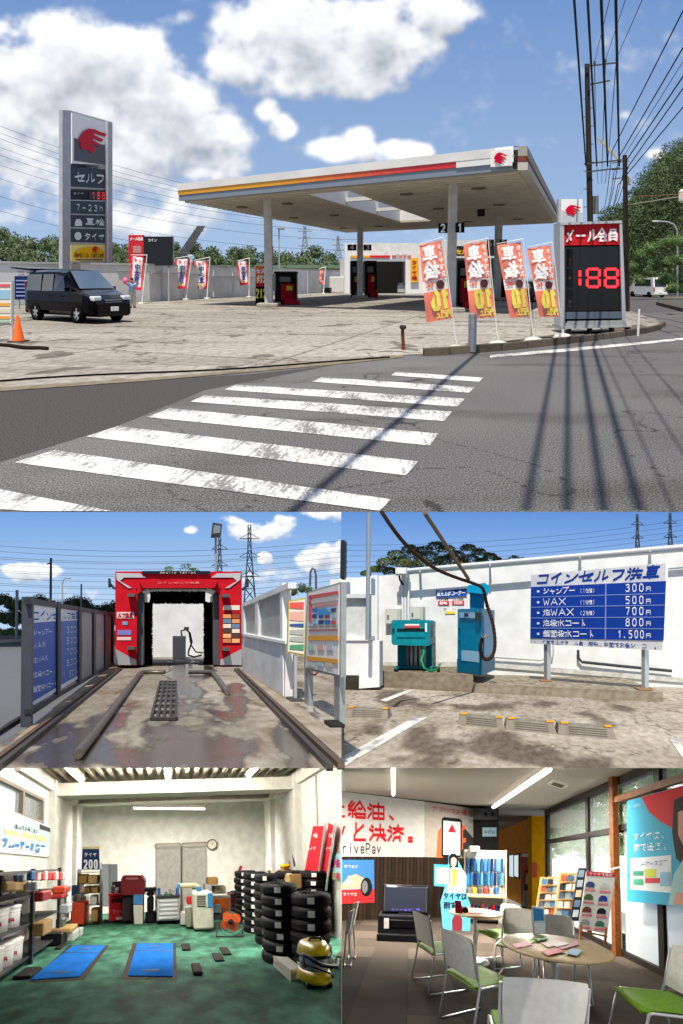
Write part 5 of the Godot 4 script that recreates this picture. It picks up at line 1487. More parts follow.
# ---------- place 2: the car wash bay
func wash_bay() -> void:
	P = place(184, 621, 170.5, 640, 1.15, 1.0, 4.6)
	sky_backdrop("", -200.0, -40, 490, 380, 632, [[28, 570, 34, 11, 0.8], [262, 528, 45, 16, 0.7], [330, 560, 38, 20, 0.9], [188, 529, 10, 5, 0.4], [261, 558, 9, 7, 0.8], [320, 515, 25, 10, 0.7], [230, 520, 20, 7, 0.5], [60, 590, 50, 10, 0.3], [250, 580, 80, 14, 0.25]], Color(0.17, 0.36, 0.72), Color(0.47, 0.64, 0.85), 610)
	O = Vector3.ZERO
	var m := mb()
	sheet(m, [-140, 768, 341.5, 768, 341.5, 628.5, -150, 633])
	struct("road", m, mat("9a9da2", 0.95, 0, "grain", 2.0))
	m = mb()
	m.area = Rect2(-3.5, -62, 8, 54)
	sheet(m, [-46, 768, 341.5, 768, 341.5, 645, 232, 645, 130, 655, 116, 662, 21, 731], 0.008)
	var n1 := fbm(61, 1.4, 6); var n2 := fbm(62, 0.5, 4)
	var wet := [[205, 745, 42, 40], [182, 690, 20, 26], [165, 735, 25, 24], [60, 752, 60, 26], [110, 722, 24, 16], [300, 745, 22, 40], [190, 672, 30, 8], [235, 700, 12, 16], [150, 760, 80, 12], [40, 735, 16, 40]]
	var fl := ground_mat(m.area, 512, func(p):
		var a := n1.get_noise_2d(p.x, p.z / 4.6); var b := n2.get_noise_2d(p.x, p.z / 4.6)
		var q := seen(p)
		var c := Color(0.56, 0.535, 0.49).lerp(Color(0.67, 0.65, 0.61), clampf(b * 1.5 + 0.4, 0, 1)).lerp(Color(0.44, 0.37, 0.28), clampf(a * 1.6 - 0.15, 0, 0.8))
		var w := -1.0
		for s in wet: w = maxf(w, spot(q, s))
		w = clampf((w + 0.2 + a * 1.7 + b * 0.6) * 1.6, 0, 1)
		c = c.lerp(Color(0.29, 0.27, 0.24), w * 0.92) # wet concrete
		if n2.get_noise_2d(p.x * 3.0 + 40, p.z / 1.8) > 0.42 and w > 0.5: c = c.lerp(Color(0.62, 0.61, 0.58), 0.7) # dried soap
		return c, "dirt", 0.8, 0.45)
	fl.metallic_specular = 0.35
	var al: Image = (fl.albedo_texture as ImageTexture).get_image().duplicate()
	for y in 512:
		for x in 512:
			var v := lerpf(0.2, 0.95, smoothstep(0.30, 0.44, al.get_pixel(x, y).g)) # wet is smooth
			al.set_pixel(x, y, Color(v, v, v))
	fl.roughness = 1.0
	fl.roughness_texture = ImageTexture.create_from_image(al)
	struct("bay_floor", m, fl)
	# kerb strips
	m = mb()
	m.hexa([gp(-32, 757), gp(8, 727), gp(108, 664.5), gp(100, 664.5)].map(func(p): return p), [gp(-32, 757), gp(8, 727), gp(108, 664.5), gp(100, 664.5)].map(func(p): return p + Vector3(0, 0.05, 0)))
	struct("kerb", m, mat("3b3a38", 0.9))
	m = mb()
	sheet(m, [0, 768, 0, 752, 24, 731, 116, 663, 121, 666, 60, 712], 0.016)
	struct("bay_edging", m, mat("a0907c", 0.85, 0, "dirt", 0.5))
	m = mb()
	sheet(m, [341.5, 759, 341.5, 738, 300, 707, 262, 684, 240, 669, 237, 669, 275, 700], 0.016)
	struct("bay_edging", m, mat("a39a8c", 0.85, 0, "dirt", 0.5))
	# rails of the machine
	for r in [[-12, 767, 118, 668.5, "rusty steel wheel rail along the blue price panels"], [-2, 767.5, 121, 669, "thin inner steel rail along the blue price panels"], [341, 766, 238, 669, "rusty steel wheel rail along the white wall"], [330, 767.5, 235, 669.5, "thin inner steel rail along the white wall"]]:
		O = gp(r[2], r[3])
		m = mb(); bar(m, gp(r[0], r[1], 0.03), gp(r[2], r[3], 0.03), 0.055, 0.05)
		solo("floor_rail", r[4], "rail", m, mat("6b5a47" if r[0] < -5 or r[0] > 335 else "4c4640", 0.6, 0.4, "dirt", 2.0))
	O = gp(78, 754)
	m = mb(); m.tube([gp(78, 754, 0.06), gp(110, 713, 0.06), gp(139, 674.5, 0.07), gp(142, 672.5, 0.07), gp(146, 672, 0.07), gp(165, 672, 0.07)], 0.045, 8)
	solo("tyre_guide", "long bent steel tyre guide with yellowed side ending before the red gate", "guide rail", m, mat("6f6a60", 0.4, 0.6, "dirt", 1.5))
	O = gp(228, 694)
	m = mb(); m.tube([gp(227.5, 692, 0.06), gp(221, 683, 0.06), gp(213, 673, 0.07), gp(209, 672, 0.07), gp(189, 672, 0.07)], 0.045, 8)
	solo("tyre_guide", "short bent steel tyre guide near the white wall", "guide rail", m, mat("7c7a74", 0.4, 0.6, "dirt", 1.5))
	# drain
	var dr := [gp(151, 721.5), gp(176.5, 721.5), gp(176, 683.5), gp(160, 683.5)]
	O = dr[0]
	var t := thing("floor_drain", "black slotted steel floor drain in the middle of the bay", "drain", O)
	for i in 9:
		m = mb(); var v := i / 8.0
		bar(m, dr[0].lerp(dr[3], v) + Vector3(0, 0.035, 0), dr[1].lerp(dr[2], v) + Vector3(0, 0.035, 0), 0.03, 0.1); part(t, "grate_bar", m, mat("3a3733", 0.5, 0.5))
	for i in 5:
		m = mb(); var v := i / 4.0
		bar(m, dr[0].lerp(dr[1], v) + Vector3(0, 0.034, 0), dr[3].lerp(dr[2], v) + Vector3(0, 0.034, 0), 0.03, 0.03); part(t, "grate_bar", m, mat("3a3733", 0.5, 0.5))
	# panels along the road
	var fa := gp(27, 727); var fb := gp(114, 662.8)
	O = fa
	t = thing("panel_fence", "dark framed panel fence with blue price sheets and grey frosted panes", "fence", fa)
	var pl := vplane(fa, fb)
	var dark := mat("2b2d33", 0.5, 0.2, "soft", 1.0)
	m = mb(); m.boxf(fa.x - 0.065, fa.x + 0.05, 0.0, on(pl, 27, 596.5).y, fa.z - 0.12, fa.z + 0.05); part(t, "end_post", m, mat("3a3f48", 0.45, 0.2, "soft", 1.0))
	m = mb(); slab(m, pl, [31, 604, 114.5, 616, 114.5, 613, 31, 598], 0.07, 0.05); part(t, "top_rail", m, dark)
	m = mb(); slab(m, pl, [31, 714, 114.5, 664, 114.5, 662, 31, 709], 0.07, 0.05); part(t, "bottom_rail", m, dark)
	for p in [[58, 61, 602.5, 696], [79.3, 82, 607, 682.5], [94, 96.2, 609.5, 674.5], [105.5, 107, 611.5, 668.5], [113, 114.6, 612.5, 664]]:
		m = mb(); slab(m, pl, [p[0], p[3] + 1, p[1], p[3], p[1], p[2], p[0], p[2] - 0.5], 0.07, 0.06); part(t, "post", m, dark)
	m = mb(); slab(m, pl, [32, 623, 57.5, 621, 57.5, 608, 32, 604.5], 0.02, 0.03); part(t, "price_sheet", m, mat("dfe3e6", 0.4))
	m = mb(); slab(m, pl, [32, 702, 57.5, 687, 57.5, 621.2, 32, 623.2], 0.02, 0.03); part(t, "price_sheet", m, mat("1f59b0", 0.35))
	m = mb(); slab(m, pl, [32, 706, 57.5, 690.5, 57.5, 687.2, 32, 702.2], 0.02, 0.03); part(t, "price_sheet", m, mat("cfd6dc", 0.4))
	m = mb(); slab(m, pl, [61, 621, 79.3, 620.3, 79.3, 611, 61, 608.5], 0.02, 0.03); part(t, "price_sheet", m, mat("dfe3e6", 0.4))
	m = mb(); slab(m, pl, [61, 685, 79.3, 674.5, 79.3, 620.5, 61, 621.2], 0.02, 0.03); part(t, "price_sheet", m, mat("2a64b4", 0.35))
	m = mb(); slab(m, pl, [61, 689.5, 79.3, 678, 79.3, 674.7, 61, 685.2], 0.02, 0.03); part(t, "price_sheet", m, mat("e3e6e6", 0.4))
	var frost := mat("a7a6a3", 0.35, 0, "blot", 0.5)
	for p in [[82, 94, 608.5, 610.5, 679.5, 673], [96.2, 105.5, 611, 612, 672, 667], [107, 113, 612.3, 613.3, 667, 664]]:
		m = mb(); slab(m, pl, [p[0], p[4], p[1], p[5], p[1], p[3], p[0], p[2]], 0.03, 0.02); part(t, "frosted_pane", m, frost)
	m = mb(); words(m, pl, "コインセ", 33, 621, 57, 619.5, 11, 1.5, 0.034); words(m, pl, "ルフ洗車", 61.5, 620, 79, 619.3, 9, 1.5, 0.034); part(t, "lettering", m, mat("1f55a5", 0.6))
	var lines := [["シャンプー", 636, 634, 52], ["WAX", 649, 647, 46], ["泡WAX", 664, 660, 48], ["泡撥水コート", 678.5, 673, 56], ["鏡面撥水コート", 693, 685, 57]]
	var lm := mat("e8ecf0", 0.6)
	for l in lines:
		m = mb(); words(m, pl, l[0], 33, l[1], l[3], l[2], 6.5, 1.3, 0.034); part(t, "lettering", m, lm)
	var pr := [["300", 633, 632], ["500", 644, 642.5], ["700", 655, 653], ["800", 666.5, 663.5], ["1,500", 679, 674]]
	for l in pr:
		m = mb(); words(m, pl, l[0], 66 if l[0].length() < 4 else 63, l[1], 76.5, l[2], 6.2, 1.5, 0.034); part(t, "lettering", m, lm)
		m = mb(); words(m, pl, "円", 76.6, l[2] - 0.3, 78.8, l[2] - 0.6, 2.6, 1.3, 0.034); part(t, "lettering", m, lm)
	# the wash gate
	gate()
	# wall behind with pump box
	O = gp(180, 657)
	var bz := O.z
	m = mb(); slab(m, zplane(bz), [119, 660, 239, 660, 239, 592, 119, 592], 0.6); solo("white_wall", "smooth white wall seen through the red wash gate", "wall", m, mat("ccd0d1", 0.8, 0, "soft", 0.2))
	O = zp(179, 658.5, bz + 2.5)
	t = thing("water_pump", "dark grey pump box with black hose coils inside the gate opening", "pump", O)
	m = mb(); slab(m, zplane(bz + 2.5), rect(172.6, 636.5, 185.8, 658.5), 1.6); part(t, "housing", m, mat("3f454c", 0.5))
	m = mb(); m.tube([zp(182, 636, bz + 2), zp(181, 631, bz + 2), zp(186, 629.5, bz + 2), zp(190, 633, bz + 2), zp(192, 642, bz + 2), zp(189, 650, bz + 2), zp(188, 655, bz + 2), zp(194, 657, bz + 2), zp(202, 655, bz + 2)], 0.03, 6); part(t, "hose", m, mat("17181a", 0.6))
	m = mb(); m.tube([zp(189, 632, bz + 2), zp(191, 645, bz + 2), zp(196, 652, bz + 2), zp(203, 653, bz + 2)], 0.025, 6); part(t, "hose", m, mat("17181a", 0.6))
	m = mb(); slab(m, zplane(bz + 2.2), rect(184, 627, 189, 630.5), 0.5); part(t, "valve", m, mat("33373b", 0.5))
	# white wall with frosted windows
	var wa := gp(243, 671); var wb := gp(284, 696.5)
	O = wb
	t = thing("window_wall", "white low wall with frosted window panes beside the red gate", "wall", wb)
	pl = vplane(wa, wb)
	var white := mat("d9dbda", 0.8, 0, "soft", 0.4)
	m = mb(); slab(m, pl, [242.5, 671, 285, 697, 285, 642.5, 242.5, 634], 0.14, 0.0); part(t, "wall_base", m, white)
	m = mb(); slab(m, pl, [242.5, 635.5, 285, 644, 285, 641, 242.5, 633], 0.1, 0.05); part(t, "sill", m, mat("e2e4e3", 0.7))
	m = mb(); slab(m, pl, [242.5, 607, 288, 588.5, 288, 582.5, 242.5, 603], 0.12, 0.03); part(t, "top_rail", m, white)
	for p in [[255, 258, 599, 637], [241.5, 243.5, 605, 634]]:
		m = mb(); slab(m, pl, [p[0], p[3], p[1], p[3] + 0.5, p[1], p[2] - 2, p[0], p[2]], 0.12, 0.02); part(t, "mullion", m, white)
	for p in [[243.5, 255, 606.3, 601.5, 633.5, 636], [258, 283.5, 600.5, 590, 636.5, 641.5]]:
		m = mb(); slab(m, pl, [p[0], p[4], p[1], p[5], p[1], p[3], p[0], p[2]], 0.02, -0.04); part(t, "frosted_pane", m, mat("98a09f", 0.3, 0, "blot", 0.6))
	var pz := wb.z
	m = mb()
	var q0 := zp(283, 697, pz); var q1 := zp(292, 697, pz)
	m.boxf(q0.x, q1.x, 0, zp(287, 583, pz).y, pz - 0.5, pz); part(t, "end_pillar", m, mat("e2e4e4", 0.8, 0, "soft", 0.4))
	# boards
	var bb := gp(297, 700.5)
	O = bb
	t = thing("instruction_board", "small yellow-edged instruction board on a single post beside the wall end", "sign", bb)
	pl = zplane(bb.z)
	m = mb(); slab(m, pl, [287, 653, 305, 656.5, 306, 597.5, 288.5, 600.5], 0.12); part(t, "frame", m, mat("a89a4e", 0.5))
	m = mb(); slab(m, pl, [288, 651.5, 304, 654.5, 305, 599.5, 289.5, 602], 0.02, 0.012); part(t, "sheet", m, mat("c8c8bc", 0.6))
	for b in [[602.5, 608, "c8554a"], [612, 620, "c99a8c"], [624, 626, "3d4f86"], [630, 634, "9a9d98"], [637, 641, "9a9d98"], [645, 649, "4f8a68"]]:
		m = mb(); slab(m, pl, [289.5, b[1], 303.5, b[1] + 1.2, 303.8, b[0] - 0.6, 290, b[0]], 0.01, 0.025); part(t, "print", m, mat(b[2], 0.6))
	m = mb(); slab(m, pl, rect(294, 655, 297, 701), 0.2, -0.01); part(t, "post", m, mat("a2a7a6", 0.45, 0.3))
	m = mb(); m.rbox(bb + Vector3(-0.03, 0.02, 0), Vector3(0.2, 0.03, 0.8), 0.01); part(t, "foot_plate", m, mat("4a4642", 0.7))
	bb = gp(338, 726)
	O = bb
	t = thing("menu_board", "large grey-framed wash menu board with blue car picture and orange bands", "sign", bb)
	var b2 := gp(306, 706)
	pl = vplane(b2, bb)
	var gm := mat("9da5a5", 0.4, 0.4, "soft", 1.0)
	m = mb(); slab(m, pl, [304, 669, 340.5, 677.5, 341, 582, 307, 592], 0.06); part(t, "frame", m, gm)
	m = mb(); slab(m, pl, [305.5, 667, 338.3, 674.8, 338.8, 584.5, 308.3, 593.2], 0.01, 0.008); part(t, "sheet", m, mat("d9d8d2", 0.55))
	var L2 := func(x0, x1, y0, y1, c, nm): 
		var k := mb(); var s: float = (y0 - 632.0) / 45.0
		slab(k, pl, [x0, y1 - (x0 - 320.0) * 0.03 + (x0 - 308.0) * 0.03, x1, y1 + (x1 - x0) * 0.2 * s, x1, y0 + (x1 - x0) * 0.2 * s, x0, y0], 0.006, 0.02); part(t, nm, k, mat(c, 0.6))
	L2.call(309, 338, 595.5, 598.5, "c85c5c", "print"); L2.call(309.5, 337.5, 601, 604, "b9b4ae", "print")
	L2.call(308.5, 311, 596, 622, "c85c5c", "print"); L2.call(314, 336, 605, 607, "c98a8a", "print")
	for r in 3:
		for c in 4: L2.call(312 + c * 6.3, 316.5 + c * 6.3, 608.5 + r * 6.0, 612 + r * 6.0, ["3a74b4", "c25a60", "8fb0cf", "33507e"][(r * 3 + c) % 4], "picture")
	var car := mb(); slab(car, pl, [316, 615.5, 329, 615, 330, 612, 327, 610, 325, 607.5, 319, 608.5, 316.5, 611.5], 0.006, 0.035); part(t, "car_picture", car, mat("4a8fc4", 0.6))
	L2.call(308, 337.8, 635.5, 640, "d59a3c", "print"); L2.call(306.5, 337.5, 656, 660, "d59a3c", "print")
	for r in 3: L2.call(308 + r * 9, 314.5 + r * 9, 644, 650, ["a9c3b2", "c9a8a4", "b0bcc4"][r], "picture")
	for r in 3: L2.call(307 + r * 9, 314 + r * 9, 661.5, 666, ["b7bcb4", "9fb9c4", "c4b5a4"][r], "picture")
	L2.call(308.5, 337, 626, 627.2, "8e8a86", "print"); L2.call(308.5, 337, 629.5, 630.7, "b06a6a", "print")
	for p in [[304.5, 308.5, 668.5, 706.5], [334, 339.5, 676, 726.5]]:
		m = mb(); slab(m, pl, [p[0], p[3], p[1], p[3] + 0.8, p[1], p[2], p[0], p[2]], 0.06, -0.02); part(t, "post", m, gm)
	m = mb(); m.rbox(bb + Vector3(-0.04, 0.025, 0), Vector3(0.16, 0.04, 0.6), 0.01); part(t, "foot_plate", m, mat("2c2a29", 0.7))
	m = mb(); m.tube([on(pl, 309, 670, 0.06), on(pl, 311, 674, 0.1), on(pl, 315, 675, 0.1), on(pl, 318, 672, 0.06)], 0.012, 5); part(t, "chain", m, mat("5a3a34", 0.6))
	# lamps, poles and trees beyond
	O = zp(313, 640, -32)
	m = mb(); m.tube([zp(316, 640, -32), zp(316, 576, -32), zp(315, 570, -32), zp(312.5, 568, -32), zp(310.5, 572, -32), zp(310, 586, -32)].map(func(p): return Vector3(p.x, p.y, -32)), 0.03, 6)
	solo("hooked_pipe", "dark hooked pipe standing behind the menu board", "pipe", m, mat("4b5258", 0.5, 0.3))
	O = zp(216, 640, -41)
	t = thing("flood_light", "square flood light on a slim pole behind the red gate", "lamp", O)
	m = mb(); upright(m, 216, 640, 534, 2.4, -41, 8); part(t, "pole", m, mat("8f979b", 0.5, 0.3))
	m = mb(); slab(m, zplane(-41), [211.5, 535.5, 221, 535, 222.3, 524, 213, 522.5], 1.2, 0.5); part(t, "lamp_head", m, mat("3b4147", 0.4))
	m = mb(); slab(m, zplane(-41), [213, 533.5, 219.8, 533, 220.8, 526, 214, 525], 0.05, 0.53); part(t, "lamp_glass", m, mat("6f7c80", 0.15))
	pylon("grey lattice tower with crossarms behind the flood light pole", 250, 525, 640, 20, -150)
	pylon("faint lattice tower right behind the flood light pole".replace("right ", "directly "), 220, 537, 640, 16, -160)
	O = zp(50, 640, -60)
	t = thing("utility_pole", "dark utility pole beyond the panel fence across the road", "utility pole", O)
	m = mb(); upright(m, 50.3, 640, 558, 2.4, -60, 8); part(t, "shaft", m, mat("474a4e", 0.8))
	m = mb(); bar(m, zp(47, 564, -60), zp(51, 563, -60), 0.06); part(t, "bracket", m, mat("474a4e", 0.8))
	O = zp(62, 640, -56)
	t = thing("street_lamp", "thin curved street lamp beyond the panel fence", "lamp", O)
	m = mb(); m.tube([zp(62.3, 640, -56), zp(62.3, 585, -56), zp(63, 580, -56), zp(65.5, 577.8, -56), zp(69, 578, -56)].map(func(p): return Vector3(p.x, p.y, -56)), 0.035, 6); part(t, "pole", m, mat("8b9399", 0.5))
	m = mb(); m.rbox(zp(68.5, 578.3, -56), Vector3(0.16, 0.06, 0.3), 0.02); part(t, "lamp_head", m, mat("9aa0a4", 0.5))
	O = zp(81, 640, -62)
	m = mb(); upright(m, 81, 640, 584, 1.8, -62, 6); solo("thin_pole", "thin grey pole beyond the frosted panes of the fence", "pole", m, mat("6f7478", 0.7))
	O = zp(16.5, 640, -64)
	m = mb(); upright(m, 16.5, 640, 590, 3.0, -64, 8); solo("concrete_pole", "stubby grey concrete pole before the roadside trees", "pole", m, mat("8a8f90", 0.8))
	O = zp(40, 630, -95)
	m = mb()
	var green := [Color(0.03, 0.06, 0.02), Color(0.045, 0.08, 0.025), Color(0.06, 0.095, 0.035)]
	for i in 34:
		var x := -30.0 + i * 4.4
		var k := 95.0 / F
		var r := rng.randf_range(7, 9) * k
		leaves(m, zp(x, 595 + 3.0 * sin(i * 0.7) + rng.randf_range(-2, 2) + i * 0.25, -95 - rng.randf_range(0, 5)) - Vector3(0, r * 0.8, 0), Vector3(r, r * 0.95, r), 190, 1.0 * k, green)
		leaves(m, zp(x, 612 + rng.randf_range(-2, 2), -92) - Vector3(0, r * 0.8, 0), Vector3(r, r, r), 170, 1.0 * k, green)
	solo("roadside_wood", "dark green roadside wood beyond the panel fence", "wood", m, leaf_mat(), "", "stuff")
	O = zp(10, 636, -70)
	m = mb()
	var lime := [Color(0.09, 0.15, 0.03), Color(0.12, 0.19, 0.05), Color(0.07, 0.12, 0.03)]
	for i in 16:
		var k := 72.0 / F
		leaves(m, zp(-14 + i * 3.2, 632 + rng.randf_range(-1.5, 1.5) - maxf(0, 12 - i * 3.0), -72), Vector3(4 * k, 4 * k, 5 * k), 150, 0.8 * k, lime)
	solo("weed_verge", "light green weeds along the far edge of the road", "weeds", m, leaf_mat(), "", "stuff")
	O = Vector3.ZERO
	m = mb(); sheet(m, [-60, 647, 0, 643, 36, 640.5, 36, 638.5, -60, 641], 0.02); struct("pavement", m, mat("a9a596", 0.9))
	O = zp(180, 640, -44)
	t = thing("garden_tree", "small leafy tree top showing over the red gate", "tree", O)
	m = mb(); m.cyl(zp(185, 640, -44), zp(185, 575, -44), 0.12, 0.08); part(t, "trunk", m, mat("4d4238", 0.9))
	m = mb()
	for e in [[169, 570, 5], [186, 568, 7], [193, 571, 5], [198, 573, 4], [178, 575, 6]]:
		var k := 44.0 / F
		leaves(m, zp(e[0], e[1], -44), Vector3(e[2], e[2] * 0.7, e[2]) * k, 150, 0.9 * k, lime, false)
	part(t, "crown", m, leaf_mat())
	O = zp(300, 605, -46)
	t = thing("garden_tree", "dark tree top showing between window wall and menu board", "tree", O)
	m = mb(); m.cyl(zp(300, 640, -46), zp(300, 600, -46), 0.1, 0.08); part(t, "trunk", m, mat("4d4238", 0.9))
	m = mb()
	for e in [[293, 592, 6], [302, 589, 6], [309, 591, 5]]:
		var k := 46.0 / F
		leaves(m, zp(e[0], e[1], -46), Vector3(e[2], e[2], e[2]) * k, 160, 0.9 * k, green)
	part(t, "crown", m, leaf_mat())
	for i in 12:
		var y0: float = 537.0 + i * 4.4 + (i % 3) * 1.3
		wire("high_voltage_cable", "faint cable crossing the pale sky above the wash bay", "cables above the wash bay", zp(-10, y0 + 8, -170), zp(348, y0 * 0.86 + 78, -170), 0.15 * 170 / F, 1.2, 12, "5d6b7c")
func gate() -> void:
	var b := gp(180, 668)
	O = b
	var z := b.z
	var pl := zplane(z)
	var t := thing("wash_gate", "red drive-through car wash gate with black brushes over the bay", "car wash", b)
	var red := mat("b81c28", 0.3, 0, "soft", 0.5)
	var D := 5.0
	var m := mb(); slab(m, pl, [115.2, 665.5, 136.5, 665.5, 137.5, 588, 115.2, 588], D); part(t, "leg", m, red)
	m = mb(); slab(m, pl, [220, 665.5, 242, 665.5, 242, 588, 219, 588], D); part(t, "leg", m, red)
	m = mb(); slab(m, pl, [115.2, 588.2, 115.2, 571.5, 241.8, 571.5, 241.8, 588.2, 222, 588.5, 219, 594, 214, 589.5, 206, 587.5, 151, 587.5, 143, 589.5, 138, 594, 135.5, 588.5], D); part(t, "lintel", m, red)
	m = mb(); slab(m, pl, [139, 581.5, 218, 581.5, 214, 588, 143, 588], 0.5, 0.25); part(t, "brow", m, mat("a81a25", 0.3))
	m = mb(); slab(m, pl, rect(142, 571, 210, 574), 0.15, 0.1); part(t, "name_strip", m, mat("1c2238", 0.4))
	m = mb(); words(m, pl, "ApolloStation", 160, 573.6, 196, 573.6, 2.2, 1.6, 0.13); part(t, "lettering", m, mat("c4b98a", 0.6))
	m = mb(); words(m, pl, "コインセルフ洗車", 157, 583.8, 200, 583.8, 2.4, 1.2, 0.28); part(t, "lettering", m, mat("c47a7c", 0.6))
	for s in [[116, 573, 140, 573.5, 146, 577.5, 124, 577.5, 120, 581, 132, 588, 128, 588, 117, 580], [241, 573, 217, 573.5, 211, 577.5, 233, 577.5, 237, 581, 225, 588, 229, 588, 240, 580]]:
		m = mb(); slab(m, pl, s, 0.05, 0.04); part(t, "silver_swoosh", m, mat("b9bbbd", 0.3, 0.4))
	for s in [[115.4, 665, 136.3, 665, 136.3, 660, 128, 656, 115.4, 649], [241.8, 665, 220.2, 665, 220.2, 660, 228, 656, 241.8, 649]]:
		m = mb(); slab(m, pl, s, 0.1, 0.06); part(t, "kick_plate", m, mat("a8aaac", 0.35, 0.5))
	m = mb(); slab(m, pl, [137.6, 590, 220, 590, 217, 592.5, 213, 590, 145, 590, 140, 593], 0.4, -0.2); part(t, "inner_edge", m, mat("8f9498", 0.3, 0.5))
	for x in [[137.8, 143.0], [213.5, 219.6]]:
		m = mb(); slab(m, pl, [x[0], 665, x[1], 665, x[1], 594, x[0], 594], D - 1.0, -0.4); part(t, "inner_frame", m, mat("4a4d50", 0.4, 0.3))
	# brushes: bristled drums
	var black := mat("121316", 0.9)
	for x in [147.2, 209.0]:
		m = mb()
		var a := zp(x, 664, z - 2.2); var top := zp(x, 603, z - 2.2)
		var r := 5.6 * 32.0 / F
		for i in 900:
			var h := rng.randf(); var th := rng.randf() * TAU
			var c := a.lerp(top, h); c.x = a.x; c.z = a.z
			var d := Vector3(cos(th), rng.randf_range(-0.2, 0.2), sin(th) * 3.0)
			var sd := Vector3(0, 0.022, 0)
			m.quad(c - sd, c + d * r * rng.randf_range(0.85, 1.12) - sd * 0.3, c + d * r + sd, c + sd)
		m.cyl(Vector3(a.x, a.y, a.z), Vector3(a.x, top.y, a.z), r * 0.8, r * 0.8, 14)
		part(t, "side_brush", m, black)
	m = mb()
	var a := zp(151, 597.5, z - 2.2); var e := zp(204.5, 597.5, z - 2.2)
	var r := 6.6 * 32.0 / F
	for i in 1100:
		var h := rng.randf(); var th := rng.randf() * TAU
		var c := a.lerp(e, h)
		var d := Vector3(rng.randf_range(-0.2, 0.2), cos(th), sin(th) * 3.0)
		var sd := Vector3(0.022, 0, 0)
		m.quad(c - sd, c + d * r * rng.randf_range(0.85, 1.1) - sd * 0.3, c + d * r + sd, c + sd)
	m.cyl(a, e, r * 0.8, r * 0.8, 14)
	part(t, "top_brush", m, black)
	# stickers
	for s in [[116.8, 612, 134, 618.5, "d6b9bb"], [122.5, 621.5, 127.5, 625, "5d93bf"], [117.5, 630, 131, 635, "6f6fae"], [117, 637, 131, 640.2, "c9aeae"], [223.2, 605.3, 239.6, 610, "c9c4bc"]]:
		m = mb(); slab(m, pl, [s[0], s[3], s[2], s[3], s[2], s[1], s[0], s[1]], 0.01, 0.02); part(t, "sticker", m, mat(s[4], 0.5))
	m = mb(); words(m, pl, "ルフ洗車", 117.5, 618, 133, 618, 5.5, 1.5, 0.03); part(t, "lettering", m, mat("8c2030", 0.5))
	m = mb(); slab(m, pl, rect(222, 613, 240.6, 644), 0.05, 0.03); part(t, "notice_board", m, mat("7d1c22", 0.5))
	var cols := ["c98a5a", "4a3c3a", "c9b9a2", "5a7a9a", "d8a070", "8a4a3a", "cfc4b4", "b9704a"]
	for r2 in 6:
		for c in 2:
			m = mb(); slab(m, pl, rect(223 + c * 9.0, 614.2 + r2 * 4.9, 231 + c * 8.6, 618.2 + r2 * 4.9), 0.01, 0.05); part(t, "notice", m, mat(cols[(r2 * 3 + c * 5) % 8], 0.6))
	for s in [[127.5, 593.5], [222, 594], [127, 646.5], [222, 647.5]]:
		m = mb(); slab(m, pl, rect(s[0], s[1], s[0] + 7.5, s[1] + 3.2), 0.4, 0.4); part(t, "sensor", m, mat("4f5254", 0.4))
	for s in [[115, 589, 110, 584, 109.5, 580.5], [242, 590, 247, 585.5, 247.5, 582]]:
		m = mb(); m.tube([zp(s[0], s[1], z), zp(s[2], s[3], z), zp(s[4], s[5], z)], 0.035, 6); part(t, "bracket", m, mat("33383d", 0.5))
	for s in [109.5, 247.5]:
		m = mb(); m.rbox(zp(s, 583, z), Vector3(0.05, 0.22, 0.3), 0.01); part(t, "mirror", m, mat("33383d", 0.4))

